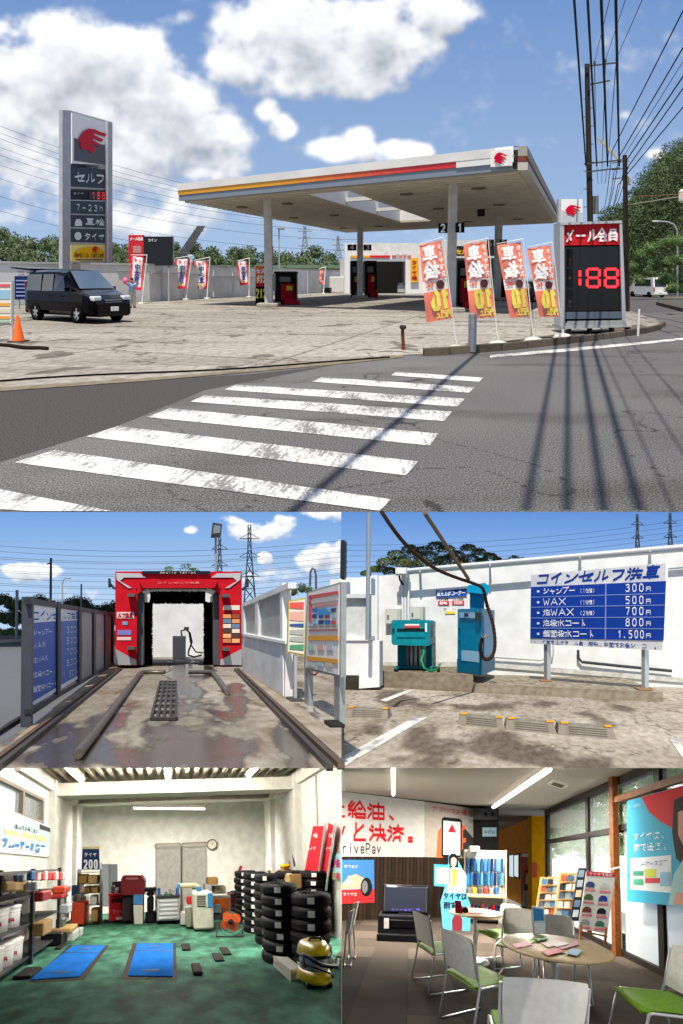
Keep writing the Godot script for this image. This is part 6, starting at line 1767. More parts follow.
# ---------- place 3: the drying corner
func drying_corner() -> void:
	P = place(480, 625, 512, 640, 1.5, 1.0, 4.6)
	sky_backdrop("", -180.0, 341.5, 490, 740, 632, [], Color(0.12, 0.28, 0.66), Color(0.33, 0.53, 0.84), 590)
	O = Vector3.ZERO
	var m := mb()
	m.area = Rect2(-5, -90, 14, 80)
	sheet(m, [335, 768, 780, 768, 900, 640, 335, 640])
	var n1 := fbm(71, 0.9, 6); var n2 := fbm(72, 0.35, 4)
	var dark := [[470, 748, 60, 14], [420, 740, 40, 12], [560, 760, 70, 10], [520, 706, 60, 5], [400, 700, 30, 6], [600, 712, 40, 6], [450, 765, 70, 10], [380, 725, 14, 20]]
	var g := ground_mat(m.area, 512, func(p):
		var a := n1.get_noise_2d(p.x, p.z / 4.6); var b := n2.get_noise_2d(p.x, p.z / 4.6)
		var q := seen(p)
		var c := Color(0.66, 0.635, 0.585).lerp(Color(0.75, 0.725, 0.68), clampf(b * 1.6 + 0.3, 0, 1)).lerp(Color(0.53, 0.495, 0.44), clampf(a * 1.8 - 0.1, 0, 0.85))
		var w := -1.0
		for s in dark: w = maxf(w, spot(q, s))
		c = c.lerp(Color(0.40, 0.37, 0.33), clampf((w * 0.7 + a * 1.8 + b * 0.4) * 1.3, 0, 0.8)) # oil stains
		if absf(n1.get_noise_2d(p.x * 0.6 + 70, p.z / 6.0)) < 0.012: c = c.lerp(Color(0.3, 0.27, 0.23), 0.5) # cracks
		return c, "dirt", 1.0)
	struct("ground", m, g)
	for s in [[342, 757, 415, 716.5, 427.5, 717, 342, 767.8], [669, 738, 676, 738, 700, 767.8, 690, 767.8], [380, 700, 408, 690, 413, 690.5, 386, 701.5]]:
		m = mb(); sheet(m, s, 0.008); struct("bay_marking", m, worn_paint())
	# wall
	var wa := gp(374, 668, 0.3); wa.y = 0
	var wb := gp(679, 687.5)
	O = wb
	var pl := vplane(wa, wb)
	var t := thing("yard_wall", "tall white painted wall behind the vacuum and the big price board", "wall", wb)
	m = mb(); slab(m, pl, [330, 690, 700, 720, 700, 549.5, 500, 566.8, 330, 579.5], 0.6); part(t, "wall_face", m, mat("dcdfdf", 0.85, 0, "soft", 0.3))
	m = mb(); slab(m, pl, [371, 690, 377.5, 690, 377.5, 575, 371, 575.3], 0.3, 0.12); part(t, "pier", m, mat("cfd4d6", 0.85))
	m = mb(); slab(m, pl, [330, 667, 480, 666.5, 700, 684, 700, 679, 480, 662, 330, 662], 0.05, 0.06); part(t, "wall_ledge", m, mat("c9cdcd", 0.85, 0, "dirt", 0.5))
	# pipes along its head
	for p in [[396, 571.5, 690, 545.5, 0.055, 0.55, "pipe"], [396, 574, 690, 549.5, 0.045, 0.45, "pipe"], [440, 590, 690, 567, 0.02, 0.1, "conduit"]]:
		m = mb(); m.cyl(on(pl, p[0], p[1], p[5]), on(pl, p[2], p[3], p[5]), p[4], p[4], 8); part(t, p[6], m, mat("c6cacb", 0.4, 0.2))
	for x in [420.0, 490.0, 580.0, 650.0]:
		var yy: float = 571.5 - (x - 396) * 0.0884
		m = mb(); bar(m, on(pl, x, yy + 2, 0.0), on(pl, x, yy + 2, 0.6), 0.05); part(t, "pipe_bracket", m, mat("a7abac", 0.5))
		m = mb(); bar(m, on(pl, x, yy, 0.5), on(pl, x + 1, yy + 20, 0.1), 0.035); part(t, "pipe_strut", m, mat("b5babb", 0.5))
	m = mb(); slab(m, pl, rect(395.5, 567.5, 406, 573.5), 0.4, 0.7); part(t, "pipe_end", m, mat("d2d5d5", 0.5))
	for x in [402.5, 405.2, 408.2]:
		m = mb(); m.cyl(on(pl, x, 572, 0.15), on(pl, x + 0.3, 650, 0.15), 0.035, 0.035, 8); part(t, "conduit", m, mat("cdd1d1", 0.5))
	m = mb(); m.tube([on(pl, 399, 574, 0.3), on(pl, 400, 580, 0.25), on(pl, 403, 585, 0.2)], 0.03, 6); part(t, "black_cable", m, mat("202224", 0.6))
	m = mb(); m.tube([on(pl, 578, 650, 0.12), on(pl, 578.5, 658, 0.14), on(pl, 582, 662, 0.14), on(pl, 620, 666, 0.14), on(pl, 672, 671, 0.14)], 0.04, 6); part(t, "drain_pipe", m, mat("3b3f44", 0.5))
	m = mb(); m.tube([on(pl, 495, 657, 0.12), on(pl, 540, 660, 0.12), on(pl, 552, 657, 0.12), on(pl, 553.5, 645, 0.12)], 0.03, 6); part(t, "drain_pipe", m, mat("b9bdbd", 0.5))
	# notices on the wall
	O = on(pl, 450, 612)
	t = thing("corner_notice", "blue wipe corner notice with red and yellow labels on the white wall", "sign", O)
	m = mb(); slab(m, pl, [436, 597.5, 466.5, 596, 466.5, 588.8, 436, 590.3], 0.03, 0.05); part(t, "blue_plate", m, mat("1f4a9a", 0.5))
	m = mb(); words(m, pl, "拭き上げコーナー", 437, 596.3, 465.5, 594.8, 5.0, 1.3, 0.06); part(t, "lettering", m, mat("e8ecef", 0.6))
	for s in [[438, 601, 449, 605.2], [452, 600.8, 464, 604.8]]:
		m = mb(); slab(m, pl, rect(s[0], s[1], s[2], s[3]), 0.02, 0.03); part(t, "red_label", m, mat("c8353c", 0.55))
		m = mb(); words(m, pl, "無料" if s[0] < 440 else "300円", s[0] + 1.5, s[3] - 0.6, s[2] - 1.5, s[3] - 0.6, 3.0, 1.4, 0.04); part(t, "lettering", m, mat("f0eeea", 0.6))
		m = mb(); words(m, pl, "コイン洗車", s[0] + 0.5, 600.2, s[2] - 0.5, 600.0, 2.2, 1.2, 0.02); part(t, "lettering", m, mat("33363a", 0.6))
	m = mb(); slab(m, pl, rect(445, 611.5, 455, 613.8), 0.02, 0.03); part(t, "yellow_label", m, mat("d9c23a", 0.55))
	m = mb(); words(m, pl, "タオル", 443, 610.5, 456, 610.3, 2.6, 1.0, 0.02); part(t, "lettering", m, mat("55585c", 0.6))
	# grey cabinets
	for s in [[385.2, 609, 400.5, 624.5, "grey meter cabinet on the white wall over the teal machine, nearer the wall pier"], [409.5, 606.8, 423, 620, "grey meter cabinet on the white wall over the teal machine, beside the conduits"]]:
		O = on(pl, s[0], s[3])
		t = thing("meter_cabinet", s[4], "cabinet", O, "meter cabinets on the yard wall")
		m = mb(); slab(m, pl, rect(s[0], s[1], s[2], s[3]), 0.22, 0.24); part(t, "box", m, mat("a9aca6", 0.5))
		m = mb(); slab(m, pl, rect(s[0] + 1, s[1] + 1.2, s[2] - 3.0, s[3] - 1), 0.02, 0.26); var door := part(t, "door", m, mat("b6b9b2", 0.5))
		m = mb(); slab(m, pl, rect(s[0] + 2, s[1] + 6, s[0] + 3.4, s[1] + 10), 0.02, 0.28); part(door, "handle", m, mat("4a4d4d", 0.4))
	# window bay at the near end
	var bz := gp(360, 690).z
	O = zp(360, 690, bz)
	t = thing("window_wall", "white low wall end with framed frosted window beside a steel pole", "wall", O)
	var zl := zplane(bz)
	m = mb(); slab(m, zl, [341.5, 690, 379.5, 687, 379.5, 641, 341.5, 640], 1.0); part(t, "wall_base", m, mat("dcdfe0", 0.85, 0, "soft", 0.3))
	m = mb(); slab(m, zl, rect(341.5, 636.5, 371, 640.5), 1.0, 0.06); part(t, "sill", m, mat("d3d7d8", 0.7))
	for s in [[341.5, 594, 369.5, 598], [366, 598, 369.5, 636.5], [341.5, 598, 343.5, 636.5]]:
		m = mb(); slab(m, zl, rect(s[0], s[1], s[2], s[3]), 0.5, 0.02); part(t, "window_frame", m, mat("b6bcbf", 0.5))
	m = mb(); slab(m, zl, rect(343.5, 598, 366, 636.5), 0.1, -0.15); part(t, "frosted_pane", m, mat("c5caca", 0.3, 0, "blot", 0.5))
	m = mb(); slab(m, zl, rect(341.5, 577.5, 371, 594), 1.2, -0.8); part(t, "upper_wall", m, mat("d5dadc", 0.85))
	O = zp(367.5, 640, bz + 0.7)
	m = mb(); upright(m, 367.5, 640, 512.6, 4.4, bz + 0.7, 10); solo("steel_pole", "grey steel pole rising beside the framed window", "pole", m, mat("8d979f", 0.4, 0.4))
	O = zp(344, 565, bz + 0.2)
	m = mb(); m.rbox(zp(343.5, 560, bz + 0.2), Vector3(0.1, 0.9, 0.5), 0.04); solo("dark_lamp", "dark lamp housing jutting over the framed window", "lamp", m, mat("2b3038", 0.4))
	# platform
	O = gp(358.5, 686)
	t = thing("concrete_platform", "stained concrete platform carrying the teal machine and blue vacuum", "platform", O)
	var cm := mat("958d7d", 0.95, 0, "stain", 0.8)
	var back := Vector3(0, 0, -9)
	var p0 := gp(358.5, 686); var p1 := gp(473, 692.7); var p2 := gp(663, 702.3)
	var h1 := Vector3(0, 0.38, 0); var h2 := Vector3(0, 0.2, 0)
	m = mb(); m.hexa([p0, p1, p1 + back, p0 + back], [p0 + h1, p1 + h1, p1 + back + h1, p0 + back + h1]); part(t, "raised_slab", m, cm)
	m = mb(); m.hexa([p1, p2, p2 + back, p1 + back].map(func(p): return p + Vector3(0.003, 0, 0)), [p1 + h2, p2 + h2, p2 + back + h2, p1 + back + h2].map(func(p): return p + Vector3(0.003, 0, 0))); part(t, "low_slab", m, mat("a39b8b", 0.95, 0, "stain", 0.8))
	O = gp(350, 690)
	m = mb(); m.boxf(gp(343, 691).x, gp(357, 691).x, 0, 0.33, O.z - 6, O.z); solo("dark_step", "block coloured dark for the shade beside the platform", "block", m, mat("3d3a35", 0.95, 0, "dirt", 0.8))  # shade at the platform end is put into this block's colour
	towel_machine()
	vacuum()
	price_board()
	# wheel stops
	var WS := [[457.5, 724.5, 504, 729.5, 503.5, 715, 458, 713], [505.2, 729.7, 556.8, 734.5, 556.5, 719, 505.2, 715.2], [558, 734.8, 617, 740, 614.5, 725, 557.6, 719.2], [330, 717.5, 388, 719.5, 389, 707.5, 340, 704.5]]
	var wl := ["concrete wheel stop beside the vacuum, first of the row of three", "concrete wheel stop in the middle of the row of three", "concrete wheel stop at the end of the row under the price board", "lone concrete wheel stop across the white bay line"]
	for i in 4:
		var w: Array = WS[i]
		var a := gp(maxf(w[0], 342.5), w[1]); var b := gp(w[2], w[3])
		O = a
		t = thing("wheel_stop", wl[i], "wheel stop", a, "concrete wheel stops in the parking bay")
		var dd := Vector3(0, 0, -0.95)
		var hh := Vector3(0, 0.13, 0)
		var rt := (b - a).normalized() * 0.03
		m = mb(); m.hexa([a, b, b + dd, a + dd], [a + hh + rt - Vector3(0, 0, 0.25), b + hh - rt - Vector3(0, 0, 0.25), b + dd + hh - rt + Vector3(0, 0, 0.2), a + dd + hh + rt + Vector3(0, 0, 0.2)]); part(t, "block", m, mat("8f8a80", 0.9, 0, "dirt", 0.9))
		for r in 4:
			m = mb()
			var y := 0.03 + r * 0.026
			bar(m, a.lerp(b, 0.2) + Vector3(0, y, -0.25 * y / 0.13 + 0.01), a.lerp(b, 0.85) + Vector3(0, y, -0.25 * y / 0.13 + 0.01), 0.012, 0.012); part(t, "rib", m, mat("6d6961", 0.9))
		for v in [0.14, 0.9]:
			m = mb(); var c := a.lerp(b, v) + Vector3(0, 0.145, -0.4)
			m.rbox(c, Vector3(0.1, 0.02, 0.25), 0.005); part(t, "reflector", m, mat("c99432", 0.4))
	# tree and towers behind
	O = zp(430, 640, -60)
	t = thing("broad_tree", "broad leafy tree spreading behind the white yard wall", "tree", O)
	m = mb(); m.cyl(zp(432, 640, -60), zp(432, 575, -60), 0.3, 0.2); m.cyl(zp(432, 580, -60), zp(415, 558, -60), 0.14, 0.07); m.cyl(zp(432, 580, -60), zp(462, 558, -60), 0.14, 0.07); part(t, "trunk", m, mat("4a4036", 0.9))
	m = mb()
	var gr := [Color(0.06, 0.1, 0.02), Color(0.085, 0.13, 0.03), Color(0.045, 0.075, 0.018), Color(0.11, 0.15, 0.04)]
	var k := 60.0 / F
	for e in [[374, 570, 6], [366, 574, 5], [385, 563, 8], [396, 556, 9], [410, 550, 9], [424, 552, 10], [436, 547, 9], [446, 550, 9], [456, 556, 9], [468, 549, 8], [479, 553, 8], [490, 557, 7], [497, 560, 5], [404, 564, 9], [422, 564, 10], [442, 562, 10], [462, 564, 9], [482, 562, 7], [390, 572, 8], [380, 570, 8], [400, 562, 10], [415, 556, 10], [430, 558, 11], [450, 560, 11], [470, 560, 10], [410, 568, 11], [436, 568, 12], [460, 569, 11], [484, 566, 8]]:
		leaves(m, zp(e[0], e[1], -60 + rng.randf_range(-3, 3)), Vector3(e[2] * 1.05, e[2] * 0.62, e[2] * 1.5) * k, 650, 1.0 * k, gr, false)
	part(t, "crown", m, leaf_mat())
	O = zp(515, 640, -62)
	t = thing("broad_tree", "low brownish tree top over the yard wall beside the price board", "tree", O)
	m = mb(); m.cyl(zp(515, 640, -62), zp(515, 566, -62), 0.15, 0.1); part(t, "trunk", m, mat("4a4036", 0.9))
	m = mb()
	for e in [[514, 559, 6], [522, 561, 6], [506, 562, 5], [530, 563, 4]]: leaves(m, zp(e[0], e[1], -62), Vector3(e[2], e[2] * 0.6, e[2]) * k, 190, 1.0 * k, [Color(0.09, 0.08, 0.04), Color(0.07, 0.09, 0.03)], false)
	part(t, "crown", m, leaf_mat())
	pylon("lattice tower behind the price board over the yard wall", 638, 514.5, 600, 12, -150)
	pylon("darker lattice tower behind the far end of the yard wall", 671, 513, 600, 13, -140)
	for i in 7:
		var y0 := 519.0 + i * 5.5
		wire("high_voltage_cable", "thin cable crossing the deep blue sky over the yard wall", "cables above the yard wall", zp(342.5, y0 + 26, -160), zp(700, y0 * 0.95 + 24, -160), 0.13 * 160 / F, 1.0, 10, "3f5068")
func towel_machine() -> void:
	var b := gp(416, 671.5, 0.38)
	O = b
	var pl := zplane(b.z)
	var t := thing("towel_machine", "teal floor-mat press machine on legs with castors beside the vacuum", "machine", b)
	var teal := mat("12808f", 0.4, 0, "soft", 1.0)
	var m := mb(); slab(m, pl, [391.5, 643, 393, 645, 428, 646, 430, 644.5, 430, 621.5, 428.5, 620, 393, 620, 391.5, 621.5], 5.2); part(t, "body", m, teal)
	m = mb(); slab(m, pl, rect(397, 628.7, 425, 630.6), 0.05, 0.03); part(t, "slot", m, mat("1a1c1e", 0.5))
	m = mb(); slab(m, pl, rect(397, 637.2, 425, 637.8), 0.03, 0.02); part(t, "seam", m, mat("0b4a55", 0.5))
	m = mb(); slab(m, pl, rect(404.5, 624, 420, 627.8), 0.02, 0.02); part(t, "red_label", m, mat("c0474a", 0.5))
	m = mb(); slab(m, pl, rect(405, 624, 419, 625.6), 0.02, 0.03); part(t, "white_label", m, mat("d9d6d0", 0.5))
	m = mb(); slab(m, pl, rect(392.5, 628, 394.2, 632.5), 0.02, 0.03); part(t, "switch", m, mat("1c2022", 0.5))
	m = mb(); slab(m, pl, rect(425, 623, 427, 632), 0.02, 0.03); part(t, "side_label", m, mat("cfd6d4", 0.5))
	var k := absf(b.z) / F
	var side := Vector3(0, 0, -2.6)
	m = mb()
	var sx := on(pl, 430, 632).x + 0.012
	m.quad(Vector3(sx, on(pl, 430, 638).y, b.z - 1.2), Vector3(sx, on(pl, 430, 638).y, b.z - 3.4), Vector3(sx, on(pl, 430, 627).y, b.z - 3.4), Vector3(sx, on(pl, 430, 627).y, b.z - 1.2)); part(t, "side_notice", m, mat("b9d0d0", 0.5))
	for x in [[397.5, 405.5], [426, 432.5]]:
		m = mb(); slab(m, pl, rect(x[0], 645.5, x[1], 668), 1.2, -1.0); part(t, "leg", m, mat("146a78", 0.4))
	m = mb(); slab(m, pl, rect(395, 666.5, 433, 668.3), 0.5, -0.6); part(t, "foot_bar", m, mat("146a78", 0.4))
	m = mb(); bar(m, on(pl, 396, 668, 0.4), on(pl, 402, 667, -3.5), 0.06); part(t, "foot_bar", m, mat("146a78", 0.4))
	m = mb(); bar(m, on(pl, 431, 668, 0.4), on(pl, 436, 667, -3.5), 0.06); part(t, "foot_bar", m, mat("146a78", 0.4))
	for x in [395.5, 432.0, 438.5]:
		m = mb(); m.lathe(on(pl, x, 670, 0.2) - Vector3(0.03, 0, 0), Vector3(1, 0, 0), [[0.0, 0.0], [0.06, 0.0], [0.06, 0.06], [0.0, 0.06]], 12); part(t, "castor", m, mat("1a1b1c", 0.6))
	for x in [409.5, 413.5, 418.0]:
		m = mb(); m.cyl(on(pl, x, 646, -1.6), on(pl, x, 666, -1.6), 0.03, 0.03, 6); part(t, "pipe", m, mat("6a7072", 0.4, 0.5))
	m = mb(); m.tube([on(pl, 421, 646, -0.5), on(pl, 424, 652, 0.1), on(pl, 421, 660, 0.4), on(pl, 424, 668, 0.6), on(pl, 430, 671, 0.6), on(pl, 438, 669, 0.2), on(pl, 440, 664, -0.5)], 0.028, 6); part(t, "green_hose", m, mat("1f8a5a", 0.4))
func vacuum() -> void:
	var A := gp(457.5, 672.5, 0.38); var B := gp(482, 675.5, 0.38); var C := gp(494.5, 670.5, 0.38); var D := A + C - B
	O = A
	var t := thing("coin_vacuum", "tall blue coin vacuum cleaner with brown hose loop on the platform", "vacuum cleaner", A)
	var blue := mat("0e7fa6", 0.35, 0, "soft", 1.0)
	var H := Vector3(0, zp(457.5, 609, A.z).y - A.y, 0)
	var lift := Vector3(0, 0.06, 0)
	var m := mb(); m.hexa([A + lift, B + lift, C + lift, D + lift], [A + H, B + H, C + H, D + H]); part(t, "cabinet", m, blue)
	m = mb()
	var cc := (A + C) / 2
	var sh := func(p): return cc + (p - cc) * 1.03
	m.hexa([sh.call(A) + lift * 0.2, sh.call(B) + lift * 0.2, sh.call(C) + lift * 0.2, sh.call(D) + lift * 0.2], [sh.call(A) + Vector3(0, 0.32, 0), sh.call(B) + Vector3(0, 0.32, 0), sh.call(C) + Vector3(0, 0.32, 0), sh.call(D) + Vector3(0, 0.32, 0)]); part(t, "base_bin", m, mat("0c6c92", 0.35, 0, "soft", 1.0))
	var pf := vplane(A, B); var ps := vplane(B, C)
	m = mb(); slab(m, pf, [461.5, 660.5, 479.5, 662.5, 479.5, 651.5, 461.5, 650], 0.01, 0.03); part(t, "notice", m, mat("8ab4cf", 0.5))
	m = mb(); slab(m, pf, [459.5, 617.5, 479, 618.5, 479, 612.5, 459.5, 612], 0.01, 0.03); part(t, "name_label", m, mat("7fb0c4", 0.5))
	m = mb(); slab(m, pf, [464, 616.5, 468, 616.7, 468, 613, 464, 612.8], 0.01, 0.045); part(t, "emblem", m, mat("3a3a6a", 0.5))
	m = mb(); slab(m, pf, [475, 620.5, 479.5, 621, 479.5, 612.5, 475, 612.2], 0.06, 0.09); part(t, "coin_unit", m, mat("2c3438", 0.4))
	m = mb(); words(m, pf, "コイン洗車", 460.5, 623.5, 474, 624, 2.8, 1.1, 0.03); part(t, "lettering", m, mat("0a4a5e", 0.5))
	m = mb(); slab(m, ps, [484, 657, 493, 653, 493, 614, 484, 615.5], 0.01, 0.02); part(t, "side_panel", m, mat("2d86b8", 0.35))
	for y in [628.0, 640.0]:
		m = mb(); slab(m, pf, rect(458.3, y, 459.5, y + 2), 0.02, 0.03); part(t, "hinge", m, mat("0a4a5e", 0.4))
	var tp := (A + B + C + D) / 4 + H
	m = mb(); m.boxf(tp.x - 0.16, tp.x + 0.18, tp.y - 0.01, tp.y + 0.42, tp.z - 0.8, tp.z + 0.7); part(t, "turret", m, mat("0d749a", 0.35))
	m = mb(); m.prism([Vector3(tp.x - 0.22, tp.y + 0.4, tp.z + 1.0), Vector3(tp.x + 0.25, tp.y + 0.34, tp.z + 1.0), Vector3(tp.x + 0.33, tp.y + 0.5, tp.z + 1.0), Vector3(tp.x + 0.2, tp.y + 0.62, tp.z + 1.0), Vector3(tp.x - 0.2, tp.y + 0.56, tp.z + 1.0)], Vector3(0, 0, -1.9)); part(t, "hood", m, mat("0f82aa", 0.35))
	var zt := -20.0; var zb := A.z + 1.6
	var hp := [[382, 512.5], [386, 518.5], [391, 526], [403, 541.5], [419, 557], [437, 569.5], [456, 577.5], [475, 584], [483, 589], [486.7, 604], [491, 617], [494, 630], [495, 646], [492, 656.5], [486, 659.5], [481.2, 654], [480.3, 646], [482, 639], [485, 635]]
	var pts := []
	for i in hp.size(): pts.append(zp(hp[i][0], hp[i][1], lerpf(zt, zb, minf(i / 9.0, 1.0))))
	var cur := Curve3D.new()
	for i in pts.size():
		var tg: Vector3 = (pts[mini(i + 1, pts.size() - 1)] - pts[maxi(i - 1, 0)]) * 0.17
		cur.add_point(pts[i], -tg, tg)
	var sm := []
	for i in 70: sm.append(cur.samplef(i / 69.0 * (pts.size() - 1)))
	m = mb(); m.tube(sm, 0.036, 8)
	part(t, "hose", m, mat("3f2d20", 0.6, 0, "dirt", 6.0))
	for i in range(30, 69, 1):
		m = mb()
		var d: Vector3 = (sm[i + 1] - sm[i]).normalized()
		m.cyl(sm[i] - d * 0.012, sm[i] + d * 0.012, 0.043, 0.043, 8, false)
		part(t, "hose_rib", m, mat("33241a", 0.6))
	m = mb(); m.cyl(sm[66], sm[69] + Vector3(0.02, 0.0, 0), 0.055, 0.075, 8); part(t, "nozzle", m, mat("8e8f8c", 0.4))
	m = mb(); m.cyl(zp(424.3, 512.5, -21), zp(468.5, 579, -26), 0.04, 0.04, 6); part(t, "hose_arm", m, mat("6a5a48", 0.6))
func price_board() -> void:
	var a := gp(545.5, 681, 0.2); var b := gp(643, 689.5, 0.2)
	O = a
	var t := thing("price_board", "big white and blue coin self-wash price board on two steel posts", "sign", a)
	var pl := vplane(a, b)
	var m := mb(); slab(m, pl, [530, 643.5, 662.5, 650.5, 666, 563, 531, 575], 0.06); part(t, "board", m, mat("e3e6e8", 0.45, 0, "soft", 0.6))
	m = mb(); slab(m, pl, [530.3, 638, 663.3, 640.5, 665.7, 581, 530.8, 587], 0.01, 0.015); part(t, "blue_field", m, mat("1a3f9c", 0.4))
	for r in [[597.3, 593.3], [607.3, 605], [618, 617], [628, 628.8]]:
		m = mb(); slab(m, pl, [530.5, r[0] + 0.4, 665, r[1] + 0.4, 665, r[1] - 0.4, 530.5, r[0] - 0.4], 0.01, 0.022); part(t, "row_line", m, mat("7d94cc", 0.5))
	m = mb(); slab(m, pl, [604.7, 639.3, 605.5, 639.3, 606, 583.6, 605.2, 583.7], 0.01, 0.027); part(t, "column_line", m, mat("7d94cc", 0.5))
	m = mb(); words(m, pl, "コインセルフ洗車", 535, 585, 659.5, 578.5, 11.8, 1.9, 0.004, false, 0.22); part(t, "heading", m, mat("1d3f94", 0.5))
	var lm := mat("eef0f2", 0.6)
	var rows := [["シャンプー", 594.6, 576, 591.2, "300"], ["WAX", 605.5, 567, 603.5, "500"], ["泡WAX", 616, 575, 614.6, "700"], ["泡撥水コート", 626.5, 588, 626, "800"], ["鏡面撥水コート", 637, 596, 638, "1,500"]]
	for i in 5:
		var r: Array = rows[i]
		m = mb(); words(m, pl, r[0], 543, r[1], r[2], lerpf(r[1], r[3], 0.35), 7.0, 1.35, 0.018); part(t, "lettering", m, lm)
		m = mb()
		if i < 3: words(m, pl, "(1往復)" if i < 2 else "(2往復)", 579, lerpf(r[1], r[3], 0.4), 596, lerpf(r[1], r[3], 0.55), 4.6, 1.0, 0.018)
		words(m, pl, r[4], 624.5 if i < 4 else 617, lerpf(r[1], r[3], 0.85), 645, r[3] + 0.2, 7.6, 1.5, 0.018)
		words(m, pl, "円", 645.5, r[3] + 0.2, 651.5, r[3], 5.2, 1.3, 0.018)
		slab(m, pl, rect(537, r[1] - 4.2, 539.2, r[1] - 2.2), 0.003, 0.018); part(t, "lettering", m, lm)
	m = mb(); words(m, pl, "*ボイ拭き上げタオル員出無料、中面でお会シ下コい。", 533, 643.6, 659, 649.2, 4.4, 1.3, 0.004); part(t, "small_print", m, mat("1d3f94", 0.5))
	for p in [[543.8, 547.2, 645, 681], [641.3, 645, 650, 689.5]]:
		m = mb(); slab(m, pl, [p[0], p[3], p[1], p[3], p[1], p[2] - 6, p[0], p[2] - 6], 0.1, -0.07); part(t, "post", m, mat("a2a6a8", 0.4, 0.4))
	for c in [a, b]:
		m = mb(); m.rbox(c + Vector3(0, 0.015, 0), Vector3(0.28, 0.03, 0.9), 0.01); part(t, "foot_plate", m, mat("8a6a44", 0.7))

# ---------- place 4: the garage
func item(called: String, label: String, cat: String, x0: float, y0: float, x1: float, y1: float, z: float, depth: float, color: String, rough := 0.6, group := "", bevel := 0.02) -> MeshInstance3D:
	# a chamfered box whose front stands at depth z
	var a := zp(x0, y1, z); var b := zp(x1, y0, z)
	O = Vector3((a.x + b.x) / 2, a.y, z - depth / 2)
	var m := mb(); m.rbox(Vector3((a.x + b.x) / 2, (a.y + b.y) / 2, z - depth / 2), Vector3(b.x - a.x, b.y - a.y, depth), bevel)
	return solo(called, label, cat, m, mat(color, rough, 0, "soft", 2.0), group)
func pbox(t: Node3D, called: String, x0: float, y0: float, x1: float, y1: float, z: float, depth: float, material: Material, bevel := 0.015) -> MeshInstance3D:
	var a := zp(x0, y1, z); var b := zp(x1, y0, z)
	var m := mb(); m.rbox(Vector3((a.x + b.x) / 2, (a.y + b.y) / 2, z - depth / 2), Vector3(b.x - a.x, b.y - a.y, depth), bevel)
	return part(t, called, m, material)
func tube_lamp(t: Node3D, a: Vector3, b: Vector3, w: float, energy: float) -> void:
	# a fluorescent tube in its tray, and the light it gives
	var m := mb(); bar(m, a + Vector3(0, 0.05, 0), b + Vector3(0, 0.05, 0), w * 1.7, 0.05); part(t, "tray", m, mat("dcdcd8", 0.5))
	m = mb(); m.cyl(a, b, w * 0.5, w * 0.5, 8); part(t, "tube", m, glow("fffaf0", 3.0))
	var l := AreaLight3D.new()
	l.name = "tube_light"
	l.area_size = Vector2(w * 2.0, a.distance_to(b))
	l.light_energy = energy
	l.light_color = Color(1.0, 0.97, 0.92)
	l.shadow_enabled = true
	l.area_range = 60.0
	t.add_child(l, true)
	var B: Basis = P.B
	var along := B * (b - a).normalized()
	var down := -B.y
	l.global_transform = Transform3D(Basis(along.cross(-down), along, -down), world((a + b) / 2 - Vector3(0, w * 0.6 + 0.03, 0)))
const ORD := ["lowest", "second", "third", "fourth", "fifth", "sixth", "seventh", "eighth", "ninth", "tenth"]
func plate_mat() -> StandardMaterial3D:
	var m := mat("2a6fc4", 0.92, 0, "blot", 0.45)
	m.metallic_specular = 0.0
	return m
func tyre_stack(px: float, base: float, n: int, r: float, w: float, where: String) -> void:
	var at := gp(px, base)
	at.z -= r * P.S
	var first: Node3D
	for i in n:
		var lb := "black tyre %s from the floor in the stack %s" % [ORD[i], where]
		if i == 0: lb = "black tyre lying at the bottom of the stack %s" % where
		var jit := Vector3(rng.randf_range(-0.02, 0.02), 0, rng.randf_range(-0.05, 0.05))
		var p := at + Vector3(0, i * (w + 0.004), 0) + jit
		if i > 0:
			again(first, p, lb)
			continue
		first = thing("tyre", lb, "tyre", p, "new tyres stacked in the garage")
		var m := mb(0, p)
		m.lathe(Vector3.ZERO, Vector3.UP, [[r * 0.62, w * 0.12], [r * 0.66, w * 0.03], [r * 0.8, 0.0], [r * 0.94, w * 0.08], [r * 0.985, w * 0.2], [r, w * 0.35], [r, w * 0.65], [r * 0.985, w * 0.8], [r * 0.94, w * 0.92], [r * 0.8, w], [r * 0.66, w * 0.97], [r * 0.62, w * 0.88], [r * 0.62, w * 0.12]], 24)
		part(first, "tread", m, mat("1b1b1d", 0.75))
		for k in 3:
			m = mb(0, p)
			var y := w * (0.38 + 0.12 * k)
			m.lathe(Vector3(0, y, 0), Vector3.UP, [[r * 1.001, -0.006], [r * 1.006, 0.0], [r * 1.001, 0.006]], 24)
			part(first, "groove", m, mat("0c0c0d", 0.9))
		m = mb(0, p)
		var th := -2.15
		for s in 2:
			var a0 := th + s * 0.16; var a1 := a0 + 0.16
			m.quad(Vector3(cos(a0) * r * 1.012, w * 0.25, -sin(a0) * r * 1.012), Vector3(cos(a1) * r * 1.012, w * 0.25, -sin(a1) * r * 1.012), Vector3(cos(a1) * r * 1.012, w * 0.75, -sin(a1) * r * 1.012), Vector3(cos(a0) * r * 1.012, w * 0.75, -sin(a0) * r * 1.012))
		part(first, "label", m, mat("d9d6d2", 0.6))
